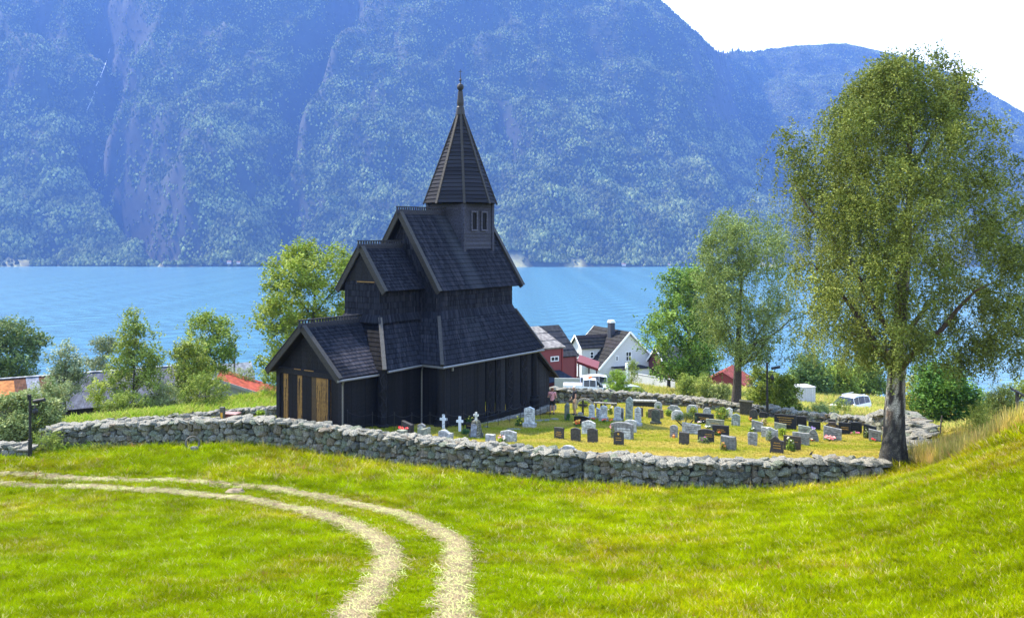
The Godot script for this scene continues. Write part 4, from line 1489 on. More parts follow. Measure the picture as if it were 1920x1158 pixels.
# outline: [[row, column of its near edge, column of its far edge], ...] as surveyed at distance d
func tree(called: String, label: String, category: String, u0: float, d: float, outline: Array, o: Dictionary) -> void:
	var r := RandomNumberGenerator.new()
	r.seed = int(u0 * 13.0 + d * 7.0)
	var X := (u0 - 960.0) / F * d
	var base := Vector3(X, gh(X, d) - 0.05, -d)
	if o.has("base_y"):
		base.y = o.base_y
	var t := thing(called, label, category, base, 0.0, o.get("group", ""))
	var prof := []
	for e in outline:
		prof.append([-(e[0] - EYE_ROW) / F * d - base.y, (u0 - e[1]) / F * d, (e[2] - u0) / F * d])
	prof.sort_custom(func(p, q): return p[0] < q[0])
	var lo: float = prof[0][0]
	var hi: float = prof[-1][0]
	var reach := func(h: float) -> Vector2:
		for i in prof.size() - 1:
			if h <= prof[i + 1][0]:
				var f := clampf((h - prof[i][0]) / maxf(0.01, prof[i + 1][0] - prof[i][0]), 0.0, 1.0)
				return Vector2(lerpf(prof[i][1], prof[i + 1][1], f), lerpf(prof[i][2], prof[i + 1][2], f))
		return Vector2(prof[-1][1], prof[-1][2])
	var tr: float = o.get("trunk", 0.12)
	var bark: Material = o.get("bark", M.bark)
	# stem
	var lean: Vector3 = o.get("lean", Vector3.ZERO)
	var stem := func(h: float) -> Vector3:
		var f := clampf(h / hi, 0.0, 1.0)
		return Vector3(sin(f * 5.0 + u0) * 0.02 * hi * f, h, cos(f * 4.0 + u0) * 0.02 * hi * f) + lean * f
	if tr > 0.0:
		var mb := MB.new()
		mb.smooth = true
		var path := []
		var rad := []
		var top: float = hi * o.get("stem_top", 0.82)
		var segs := 70 if o.has("paint_bark") else 14
		for i in segs + 1:
			var f := pow(i / float(segs), 1.3)
			path.append(stem.call(f * top) + Vector3(0, -0.25 * (1.0 - f), 0))
			rad.append(tr * (1.0 - 0.93 * f) * (1.0 + 0.55 * exp(-f * 26.0)))
		mb.tube(path, rad, 30 if o.has("paint_bark") else (14 if tr > 0.3 else 8))
		if o.has("paint_bark"):
			birch_bark(mb, tr)
		part("trunk", mb.mesh(), bark, t)
	# boughs and leaf sprays
	var xs := []
	var cs := []
	var twig := MB.new()
	var n: int = o.get("sprigs", 60)
	var limbs := 0
	var boughs := []
	var n_main: int = maxi(o.get("limbs", 0), mini(n / 6, 12))
	var ca: Color = o.get("ca", Color(0.1, 0.16, 0.02))
	var cb: Color = o.get("cb", Color(0.22, 0.27, 0.05))
	var leaf_s: float = o.get("leaf", 0.3)
	var spread: float = o.get("spread", 0.6)
	var weep: float = o.get("weep", 0.0)
	for k in n:
		var h := 0.0
		var R := Vector2.ZERO
		for tries in 20:
			h = lerpf(lo, hi, r.randf())
			R = reach.call(h)
			if r.randf() * o.get("fat", 1.0) * 8.0 < R.x + R.y:
				break
		var ang := r.randf() * TAU
		var q := pow(r.randf(), o.get("fill", 0.45))
		var ex := cos(ang)
		var side := R.y if ex > 0.0 else R.x
		var c := Vector3(ex * side * q, h, sin(ang) * (absf(R.x) + absf(R.y)) * 0.5 * q * o.get("deep", 1.0))
		var mid_x := (R.y - R.x) * 0.5
		if R.x < 0.0 or R.y < 0.0:
			c.x = mid_x + ex * (R.x + R.y) * 0.5 * q
		# the first sprigs carry boughs from the stem; later ones spring from the nearest bough
		var a: Vector3
		var br := 0.014
		var out := Vector2(c.x - stem.call(h).x, c.z - stem.call(h).z).length()
		var main: bool = tr > 0.0 and k < n_main
		if main or boughs.is_empty():
			var h0 := maxf(o.get("limb_from", lo * 0.6), h - out * o.get("rise", 0.9) - 0.4)
			h0 = minf(h0, hi * o.get("stem_top", 0.82) * 0.97)
			a = stem.call(h0)
			br = clampf(tr * 0.36 * (1.0 - 0.8 * h0 / hi) + 0.012, 0.012, 0.2) * r.randf_range(0.6, 1.0)
		else:
			var best := 1e9
			var bp := Vector4.ZERO
			for q2 in boughs:
				var dx: Vector3 = c - Vector3(q2.x, q2.y, q2.z)
				var cost := dx.length() + (maxf(0.0, -dx.y) * 1.5)
				if cost < best:
					best = cost
					bp = q2
			a = Vector3(bp.x, bp.y, bp.z)
			br = minf(bp.w * 0.6, 0.03)
		var ol := a.distance_to(c)
		var m := a.lerp(c, 0.55) + Vector3(0, ol * 0.14, 0) + Vector3(r.randf() - 0.5, 0, r.randf() - 0.5) * ol * 0.25
		var path := []
		for i in 6:
			var f := i / 5.0
			path.append(a.lerp(m, f).lerp(m.lerp(c, f), f) + Vector3(r.randfn(), r.randfn(), r.randfn()) * ol * 0.018 * float(i > 0 and i < 5))
			if i > 0 and (main or ol > 0.8):
				boughs.append(Vector4(path[i].x, path[i].y, path[i].z, br * (1.0 - 0.85 * f)))
		if tr > 0.0:
			if main and limbs < o.get("limbs", 0):
				limbs += 1
				var lm := MB.new()
				lm.smooth = true
				lm.col = o.get("limb_col", Color.WHITE)
				lm.tube(path, [br, br * 0.85, br * 0.7, br * 0.54, br * 0.36, br * 0.15], 7)
				part("limb", lm.mesh(), bark, t)
			elif main or k % int(o.get("twig_every", 1)) == 0:
				twig.tube(path, [br, br * 0.85, br * 0.7, br * 0.52, br * 0.34, br * 0.15], 4, false)
		var shade := r.randf()
		for e in int(o.get("per", 14)):
			var on: Vector3
			if e % 3 == 0 and tr > 0.0:
				on = path[3].lerp(path[5], r.randf()) + Vector3(r.randfn(), r.randfn(), r.randfn()) * spread * 0.45
			else:
				on = c + Vector3(r.randfn(), r.randfn() * 0.7, r.randfn()) * spread * 0.62
			leaf_at(xs, cs, r, on, leaf_s, ca, cb, shade)
		if weep > 0.0:
			for s in int(o.get("strands", 4)):
				var p := c + Vector3(r.randfn(), r.randf() * 0.3, r.randfn()) * spread * 0.8
				var len_ := weep * r.randf_range(0.35, 1.2)
				var sway := Vector3(r.randfn(), 0, r.randfn()) * 0.06
				var steps := int(len_ / (leaf_s * 0.8)) + 1
				for i in steps:
					p += Vector3(0, -leaf_s * 0.8, 0) + sway * 0.5
					if p.y < lo - weep * 0.4 or p.y < o.get("weep_min", 1.6):
						break
					leaf_at(xs, cs, r, p + Vector3(r.randfn(), 0, r.randfn()) * 0.035, leaf_s * lerpf(0.85, 0.6, float(i) / steps), ca, cb, shade)
	if twig.v.size() > 0:
		part("twigs", twig.mesh(), M.twig if not o.has("twig_mat") else o.twig_mat, t).set_meta("kind", "stuff")
	many("foliage", leafy[o.get("leaves", "broad")], M.leaf, xs, cs, t)

func leaf_at(xs: Array, cs: Array, r: RandomNumberGenerator, p: Vector3, s: float, ca: Color, cb: Color, shade: float) -> void:
	var k := s * r.randf_range(0.75, 1.3)
	xs.append(Transform3D(Basis(Vector3.UP, r.randf() * TAU) * Basis(Vector3.RIGHT, r.randf_range(-0.7, 0.7)) * Basis.from_scale(Vector3(k, k, k)), p))
	cs.append(1.25 * ca.lerp(cb, clampf(shade * 0.6 + r.randf() * 0.5, 0.0, 1.0)) * r.randf_range(0.8, 1.2))

# white bark with a dark fissured foot, black scars and knots
func birch_bark(mb: MB, tr: float) -> void:
	for i in mb.v.size():
		var p := mb.v[i]
		var g := noise.get_noise_3d(p.x * 34.0, p.y * 13.0, p.z * 34.0)
		var k := fine.get_noise_3d(p.x * 22.0, p.y * 9.0, p.z * 22.0)
		var c := Color(0.1, 0.098, 0.08) if k > -0.1 else Color(0.05, 0.045, 0.04)
		if k > 0.28:
			c = Color(0.22, 0.215, 0.18)
		var f := smoothstep(1.5, 2.6, p.y + noise.get_noise_2d(p.x * 40.0, p.z * 40.0) * 2.0)
		var white := Color(0.85, 0.8, 0.7) if g > -0.02 else Color(0.09, 0.07, 0.055)
		if g > 0.3:
			white = Color(0.4, 0.28, 0.2)
		c = c.lerp(white, f)
		c = c.lerp(Color(0.2, 0.12, 0.07), smoothstep(5.5, 9.0, p.y) * 0.8)
		mb.c[i] = c
		var rough := (k * 0.05 + g * 0.03) * (1.0 - 0.6 * f)
		mb.v[i] = p + mb.n[i] * rough

func flora() -> void:
	make_leaves()
	var birch := {leaves = "birch", leaf = 0.225, weep = 1.9, strands = 6, spread = 0.5, ca = Color(0.055, 0.085, 0.012), cb = Color(0.21, 0.235, 0.045)}
	var b1 := birch.duplicate()
	b1.merge({weep_min = 3.7, sprigs = 400, per = 30, trunk = 0.47, limbs = 16, fill = 0.42, bark = M.birch_bark, paint_bark = true, limb_from = 3.6, rise = 1.3, stem_top = 0.8, limb_col = Color(0.2, 0.13, 0.09), twig_every = 2, fat = 0.8, deep = 0.9, lean = Vector3(0.6, 0, 0)}, true)
	tree("birch_tree", "huge weeping birch with a thick dark-footed white trunk by the wall gap", "tree", 1676, 37.4, [[96, 1745, 1792], [112, 1650, 1800], [150, 1612, 1828], [205, 1572, 1848], [240, 1480, 1868], [275, 1464, 1885], [340, 1482, 1905], [430, 1488, 1935], [510, 1478, 1955], [565, 1446, 1965], [610, 1460, 1960], [645, 1540, 1950], [680, 1700, 1940]], b1)
	var b2 := birch.duplicate()
	b2.merge({sprigs = 260, per = 17, trunk = 0.36, limbs = 9, leaf = 0.25, fill = 0.6, spread = 0.6, weep = 1.4, strands = 3, limb_from = 3.2, rise = 1.0, stem_top = 0.72, lean = Vector3(0.9, 0, 0), ca = Color(0.075, 0.12, 0.025), cb = Color(0.22, 0.275, 0.075), twig_mat = M.bark}, true)
	tree("birch_tree", "slighter grey-green birch with bare crooked boughs at the far churchyard wall", "tree", 1378, 59.0, [[402, 1350, 1452], [430, 1335, 1482], [475, 1312, 1490], [515, 1295, 1492], [560, 1305, 1500], [605, 1325, 1515], [645, 1345, 1530], [672, 1420, 1545]], b2)
	var ash := {leaves = "broad", leaf = 0.34, spread = 0.75, ca = Color(0.1, 0.17, 0.015), cb = Color(0.27, 0.33, 0.05), trunk = 0.25, limbs = 5, twig_every = 2}
	var grow := func(called, label, category, u0, d, outline, extra):
		var a := ash.duplicate()
		a.merge(extra, true)
		tree(called, label, category, u0, d, outline, a)
	grow.call("ash_tree", "big sunny green ash rising behind the church's lower roof", "tree", 588, 68.0, [[462, 565, 618], [476, 532, 662], [500, 512, 690], [540, 504, 702], [580, 492, 700], [620, 478, 695], [655, 470, 690], [690, 484, 640], [720, 500, 600]], {sprigs = 190, per = 26, leaf = 0.36, trunk = 0.35, limbs = 10, spread = 0.7, ca = Color(0.1, 0.165, 0.012), cb = Color(0.27, 0.32, 0.04)})
	grow.call("ash_tree", "dense bright green tree standing beside the white house", "tree", 1292, 84.0, [[508, 1262, 1308], [535, 1242, 1335], [580, 1224, 1350], [620, 1210, 1355], [660, 1206, 1355], [700, 1216, 1348]], {sprigs = 150, per = 26, leaf = 0.42, trunk = 0.3, spread = 0.85, ca = Color(0.06, 0.13, 0.015), cb = Color(0.19, 0.28, 0.04)})
	grow.call("broadleaf_tree", "round dark green tree above the rusty end of the metal barn roof", "tree", 22, 98.0, [[602, 8, 44], [620, -20, 66], [650, -40, 84], [685, -40, 88], [712, -30, 78]], {sprigs = 80, per = 24, leaf = 0.5, spread = 0.9, ca = Color(0.045, 0.09, 0.02), cb = Color(0.15, 0.2, 0.06)})
	grow.call("whitebeam_tree", "small pale-leaved tree leaning over the grey metal barn roof", "tree", 122, 63.0, [[646, 122, 152], [662, 106, 160], [690, 96, 160], [716, 104, 150], [742, 108, 138]], {sprigs = 44, per = 17, leaf = 0.3, spread = 0.5, trunk = 0.1, ca = Color(0.09, 0.14, 0.05), cb = Color(0.32, 0.36, 0.22)})
	grow.call("birch_tree", "faint distant birch showing above the metal barn's ridge", "tree", 192, 112.0, [[630, 182, 214], [650, 170, 216], [680, 166, 216], [700, 172, 214]], {sprigs = 40, per = 16, leaf = 0.45, leaves = "birch", trunk = 0.15, ca = Color(0.1, 0.14, 0.05), cb = Color(0.2, 0.22, 0.1)})
	grow.call("ash_tree", "tall slender young tree with a thin straight stem before the barn", "tree", 250, 60.0, [[586, 246, 270], [612, 232, 284], [642, 222, 298], [672, 208, 300], [702, 198, 308], [735, 206, 310], [752, 222, 296]], {sprigs = 90, per = 17, leaf = 0.28, spread = 0.5, trunk = 0.09, ca = Color(0.09, 0.15, 0.015), cb = Color(0.26, 0.31, 0.06)})
	grow.call("ash_tree", "open-crowned tree against the water, close to the wooden pole", "tree", 392, 73.0, [[590, 368, 408], [612, 354, 432], [640, 346, 440], [670, 342, 436], [700, 350, 418]], {sprigs = 70, per = 18, leaf = 0.34, spread = 0.6, trunk = 0.12})
	grow.call("young_tree", "bushy young tree growing out of the shrubs under the open-crowned tree", "tree", 352, 66.0, [[642, 338, 364], [668, 324, 384], [700, 320, 392], [740, 326, 400]], {sprigs = 60, per = 18, leaf = 0.3, spread = 0.5, trunk = 0.08, ca = Color(0.12, 0.17, 0.015), cb = Color(0.28, 0.32, 0.05)})
	var bush := func(label, u0, d, outline, extra):
		var a := {leaves = "small", leaf = 0.24, spread = 0.32, trunk = 0.035, stem_top = 0.5, sprigs = 46, per = 15, ca = Color(0.1, 0.16, 0.015), cb = Color(0.26, 0.31, 0.05), twig_every = 3, fill = 0.55}
		a.merge(extra, true)
		tree(extra.get("called", "shrub"), label, extra.get("kind", "shrub"), u0, d, outline, a)
	bush.call("broad leafy apple bush crowding round the dark lamp post", 40, 44.5, [[738, 20, 60], [760, -20, 92], [790, -40, 110], [822, -40, 80]], {sprigs = 120, per = 17, leaves = "broad", ca = Color(0.1, 0.15, 0.03), cb = Color(0.27, 0.31, 0.12)})
	bush.call("thin apple sapling with whitish leaves just beyond the lamp head", 96, 47.0, [[712, 70, 118], [735, 62, 126], [765, 70, 118], [790, 84, 106]], {sprigs = 40, per = 14, leaves = "broad", leaf = 0.2, trunk = 0.05, ca = Color(0.09, 0.14, 0.03), cb = Color(0.3, 0.34, 0.15)})
	bush.call("low weedy shrub growing up the end of the long wall", 90, 42.3, [[812, 72, 104], [832, 66, 108], [850, 68, 110]], {sprigs = 24, leaf = 0.16})
	bush.call("narrow bright sapling in front of the barn's eave", 182, 58.0, [[712, 174, 190], [735, 166, 200], [768, 168, 206]], {sprigs = 26, ca = Color(0.16, 0.22, 0.01), cb = Color(0.36, 0.4, 0.05)})
	bush.call("rounded shrub at the stem of the tall slender tree", 235, 57.0, [[735, 215, 262], [755, 200, 285], [778, 200, 290]], {})
	bush.call("greyish flowering shrub by the barn's far corner", 305, 60.0, [[718, 292, 325], [740, 275, 340], [768, 272, 345]], {cb = Color(0.34, 0.36, 0.16)})
	bush.call("dense yellow-green shrub on the grass bank above the low wall", 385, 58.5, [[700, 360, 410], [725, 340, 425], [758, 338, 432]], {sprigs = 70})
	bush.call("dull green shrub under the small dark gable by the pole", 450, 84.0, [[690, 425, 470], [706, 418, 480], [722, 425, 482]], {cb = Color(0.22, 0.26, 0.08)})
	bush.call("small tree top poking out between ash and church eave", 505, 74.0, [[694, 490, 524], [712, 478, 526], [735, 484, 526]], {sprigs = 30})
	bush.call("bright round shrub in front of the parked cars", 1158, 70.0, [[698, 1146, 1172], [712, 1136, 1182], [735, 1134, 1188]], {sprigs = 60, per = 18, ca = Color(0.08, 0.16, 0.01), cb = Color(0.24, 0.34, 0.03)})
	bush.call("sparse pale sapling beside the white house porch", 1184, 92.0, [[674, 1178, 1192], [692, 1166, 1200], [712, 1168, 1198]], {sprigs = 26, per = 10, leaf = 0.3, trunk = 0.07})
	bush.call("little dark shrub by the pale car's bonnet", 1192, 68.0, [[724, 1184, 1200], [738, 1180, 1204]], {sprigs = 16})
	bush.call("first leafy shrub along the far wall, beside the white fence end", 1288, 66.0, [[706, 1278, 1300], [722, 1270, 1308], [742, 1272, 1310]], {})
	bush.call("second leafy shrub along the far wall, fuller and paler", 1318, 65.0, [[704, 1308, 1330], [722, 1302, 1338], [746, 1302, 1340]], {cb = Color(0.32, 0.36, 0.08)})
	bush.call("pale low shrub at the far wall next to the birch stem", 1352, 64.0, [[722, 1340, 1364], [736, 1334, 1370], [752, 1334, 1372]], {cb = Color(0.34, 0.38, 0.14)})
	bush.call("big glossy bush behind the churchyard lamp post", 1432, 62.0, [[690, 1420, 1452], [715, 1402, 1474], [750, 1394, 1482], [780, 1398, 1480]], {sprigs = 110, per = 17, leaves = "broad"})
	bush.call("big dark bush between the lamp post and the white container", 1476, 59.5, [[706, 1464, 1486], [730, 1454, 1494], [758, 1452, 1500], [785, 1456, 1512]], {sprigs = 100, per = 17, leaves = "broad", ca = Color(0.06, 0.12, 0.01)})
	bush.call("low pale scrub along the far wall below the white container", 1545, 57.0, [[758, 1530, 1560], [772, 1512, 1572], [790, 1510, 1576]], {sprigs = 60, cb = Color(0.36, 0.4, 0.14)})
	bush.call("thin weedy scrub in front of the white estate car", 1580, 56.0, [[778, 1562, 1590], [786, 1556, 1605], [796, 1556, 1606]], {sprigs = 34, ca = Color(0.12, 0.17, 0.04)})
	bush.call("tuft of tall weeds at the wall below the estate car's bonnet", 1576, 62.0, [[752, 1570, 1584], [766, 1566, 1590], [780, 1564, 1594]], {sprigs = 20})
	grow.call("hedgerow_tree", "hazy green tree behind the white container", "tree", 1572, 105.0, [[684, 1556, 1590], [704, 1540, 1606], [740, 1536, 1610]], {sprigs = 60, per = 20, leaf = 0.5, trunk = 0.12})
	grow.call("hedgerow_tree", "hazy green tree behind the white estate car", "tree", 1626, 108.0, [[682, 1610, 1644], [705, 1596, 1658], [740, 1594, 1660]], {sprigs = 60, per = 20, leaf = 0.5, trunk = 0.12, cb = Color(0.22, 0.29, 0.06)})
	grow.call("hedgerow_tree", "dark green tree half hidden by the drooping birch, behind the lamp", "tree", 1520, 100.0, [[672, 1500, 1536], [700, 1484, 1552], [740, 1480, 1556]], {sprigs = 70, per = 20, leaf = 0.5, trunk = 0.12, ca = Color(0.04, 0.09, 0.02), cb = Color(0.13, 0.2, 0.05)})
	bush.call("yellow-flowered shrub just behind the big birch trunk", 1704, 60.0, [[704, 1694, 1716], [730, 1688, 1722], [790, 1690, 1726]], {sprigs = 44, ca = Color(0.2, 0.22, 0.02), cb = Color(0.42, 0.4, 0.04)})
	grow.call("maple_tree", "low-branched deep green tree beyond the heaped wall end", "tree", 1772, 52.0, [[690, 1745, 1805], [715, 1722, 1828], [750, 1716, 1836], [785, 1724, 1824]], {sprigs = 120, per = 20, leaf = 0.3, trunk = 0.14, spread = 0.5, ca = Color(0.03, 0.09, 0.015), cb = Color(0.12, 0.22, 0.03)})
	bush.call("bluish distant tree top between the deep green tree and bank", 1848, 78.0, [[738, 1838, 1858], [755, 1830, 1868], [785, 1830, 1870]], {sprigs = 30, leaf = 0.34})
	bush.call("shrub with pale leaves on the bank, before the notice board", 1880, 38.5, [[722, 1868, 1894], [745, 1858, 1906], [775, 1856, 1912]], {sprigs = 60, per = 15, leaf = 0.17, cb = Color(0.34, 0.38, 0.12)})
	bush.call("leafy shrub running off past the notice board", 1925, 40.0, [[712, 1905, 1960], [740, 1900, 1965], [780, 1900, 1965]], {sprigs = 60, leaf = 0.18})
	bush.call("yellowish broom shrub sprouting from the top of the dry bank", 1838, 35.5, [[762, 1828, 1850], [780, 1822, 1858], [800, 1820, 1862]], {sprigs = 34, leaf = 0.14, ca = Color(0.18, 0.22, 0.02), cb = Color(0.4, 0.42, 0.08)})
	# tall dry grass on the bank's brow
	var reed := MB.new()
	var r2 := RandomNumberGenerator.new()
	r2.seed = 66
	for k in 9:
		var a := r2.randf() * TAU
		var root := Vector3(cos(a), 0, sin(a)) * r2.randf() * 0.1
		var h := r2.randf_range(0.5, 1.0)
		var ln := Vector3(cos(a + r2.randf()), 0, sin(a)) * h * r2.randf_range(0.1, 0.4)
		var sd := Vector3(-sin(a), 0, cos(a)) * 0.009
		reed.quad(root - sd, root + sd, root + ln * 0.5 + Vector3(0, h * 0.7, 0) + sd * 0.7, root + ln * 0.5 + Vector3(0, h * 0.7, 0) - sd * 0.7)
		reed.quad(root + ln * 0.5 + Vector3(0, h * 0.7, 0) - sd * 1.4, root + ln * 0.5 + Vector3(0, h * 0.7, 0) + sd * 1.4, root + ln + Vector3(0, h, 0) + sd * 0.4, root + ln + Vector3(0, h, 0) - sd * 0.4)
	var xs := []
	var cs := []
	for k in 9000:
		var p := Vector2(rng.randf_range(13.4, 21.0), rng.randf_range(29.0, 38.0))
		var crest_d := 35.5 - (p.x - 14.0) * 1.7
		if p.x < 16.0 + (p.y - 29.0) * 0.04 or p.y < crest_d - 1.2 or in_yard(p.x, p.y) or rng.randf() < 0.35:
			continue
		var s := rng.randf_range(0.45, 1.1)
		xs.append(Transform3D(Basis(Vector3.UP, rng.randf() * TAU).scaled(Vector3(s, s, s)), Vector3(p.x, gh(p.x, p.y) - 0.03, -p.y)))
		cs.append(Color(0.8, 0.56, 0.2).lerp(Color(0.5, 0.48, 0.08), rng.randf()) * rng.randf_range(0.7, 1.25))
	for k in 900:
		var f := front_path()
		var i := rng.randi() % (f.size() - 1)
		var p: Vector2 = f[i].lerp(f[i + 1], rng.randf()) + Vector2(rng.randf_range(-0.2, 0.2), -0.62 - rng.randf() * 0.4)
		var s := rng.randf_range(0.15, 0.45)
		xs.append(Transform3D(Basis(Vector3.UP, rng.randf() * TAU).scaled(Vector3(s, s, s)), Vector3(p.x, gh(p.x, p.y) - 0.03, -p.y)))
		cs.append(Color(0.5, 0.4, 0.13).lerp(Color(0.26, 0.34, 0.03), rng.randf()) * rng.randf_range(0.8, 1.2))
	many("tall_dry_grass", reed.mesh(), M.grass_blade, xs, cs, self, "tall straw-coloured grass on the brow of the bank and wall foot", "grass")

# ---------------------------------------------------------------- gravestones
const GREY := Color(0.46, 0.47, 0.46)
const PALE := Color(0.72, 0.74, 0.72)
const GREEN := Color(0.4, 0.46, 0.4)
const DARK := Color(0.075, 0.072, 0.065)
const BLACK := Color(0.014, 0.015, 0.018)
const BROWN := Color(0.13, 0.1, 0.075)
const MOSS := Color(0.1, 0.115, 0.085)
const OLIVE := Color(0.34, 0.35, 0.26)

# upright outlines for a stone of width 1 and height 1, base at y = 0
func outline(shape: String) -> Array:
	var p := [Vector2(-0.5, 0), Vector2(0.5, 0)]
	match shape:
		"flat": p += [Vector2(0.5, 1), Vector2(-0.5, 1)]
		"slant": p += [Vector2(0.5, 0.86), Vector2(-0.5, 1)]
		"arch":
			for i in 9:
				var x := 0.5 - i / 8.0
				p.append(Vector2(x, 1.0 - 0.1 * pow(absf(x) * 2.0, 2.0)))
		"round":
			for i in 11:
				var a := PI * i / 10.0
				p.append(Vector2(cos(a) * 0.5, 0.68 + sin(a) * 0.32))
		"gable": p += [Vector2(0.5, 0.87), Vector2(0.3, 0.93), Vector2(0.0, 1.0), Vector2(-0.3, 0.93), Vector2(-0.5, 0.87)]
		"ogee":
			for i in 13:
				var x := 0.5 - i / 12.0
				p.append(Vector2(x, 0.86 + 0.14 * pow(cos(clampf(x * 2.6, -PI / 2, PI / 2)), 2.0)))
		"shoulder": p += [Vector2(0.5, 0.72), Vector2(0.42, 0.8), Vector2(0.32, 0.82), Vector2(0.3, 0.96), Vector2(0.22, 1.0), Vector2(-0.22, 1.0), Vector2(-0.3, 0.96), Vector2(-0.32, 0.82), Vector2(-0.42, 0.8), Vector2(-0.5, 0.72)]
		"cut": p += [Vector2(0.5, 0.72), Vector2(0.4, 0.84), Vector2(0.28, 0.97), Vector2(0.2, 1.0), Vector2(-0.22, 1.0), Vector2(-0.34, 0.93), Vector2(-0.5, 0.76)]
		"crown": p += [Vector2(0.5, 0.7), Vector2(0.44, 0.78), Vector2(0.36, 0.8), Vector2(0.3, 0.93), Vector2(0.15, 1.0), Vector2(-0.15, 1.0), Vector2(-0.3, 0.93), Vector2(-0.36, 0.8), Vector2(-0.44, 0.78), Vector2(-0.5, 0.7)]
		"wave":
			for i in 11:
				var x := 0.5 - i / 10.0
				p.append(Vector2(x, 0.93 + 0.07 * cos((x + 0.18) * 6.0)))
		"barrel": p = [Vector2(-0.45, 0), Vector2(0.46, 0), Vector2(0.5, 0.3), Vector2(0.48, 0.6), Vector2(0.42, 0.96), Vector2(0.1, 0.97), Vector2(-0.44, 1.0), Vector2(-0.47, 0.7), Vector2(-0.5, 0.35)]
		"leaf":
			p = [Vector2(-0.5, 0), Vector2(0.5, 0), Vector2(0.5, 0.3), Vector2(0.44, 0.52), Vector2(0.32, 0.73), Vector2(0.14, 0.9), Vector2(-0.04, 1.0), Vector2(-0.2, 0.98), Vector2(-0.42, 0.85), Vector2(-0.5, 0.78)]
		"flame": p = [Vector2(-0.42, 0), Vector2(0.44, 0), Vector2(0.46, 0.3), Vector2(0.42, 0.5), Vector2(0.5, 0.78), Vector2(0.2, 0.84), Vector2(-0.02, 0.95), Vector2(-0.14, 1.0), Vector2(-0.5, 0.84), Vector2(-0.44, 0.5), Vector2(-0.5, 0.2)]
		"rough": p = [Vector2(-0.5, 0), Vector2(0.5, 0), Vector2(0.47, 0.5), Vector2(0.5, 0.92), Vector2(0.4, 1.0), Vector2(0.1, 0.93), Vector2(-0.15, 0.9), Vector2(-0.35, 1.0), Vector2(-0.48, 0.95), Vector2(-0.46, 0.4)]
		"round_corner": p = [Vector2(-0.42, 0), Vector2(0.44, 0), Vector2(0.5, 0.8), Vector2(0.47, 0.94), Vector2(0.38, 1.0), Vector2(-0.38, 1.0), Vector2(-0.47, 0.95), Vector2(-0.5, 0.84)]
	return p

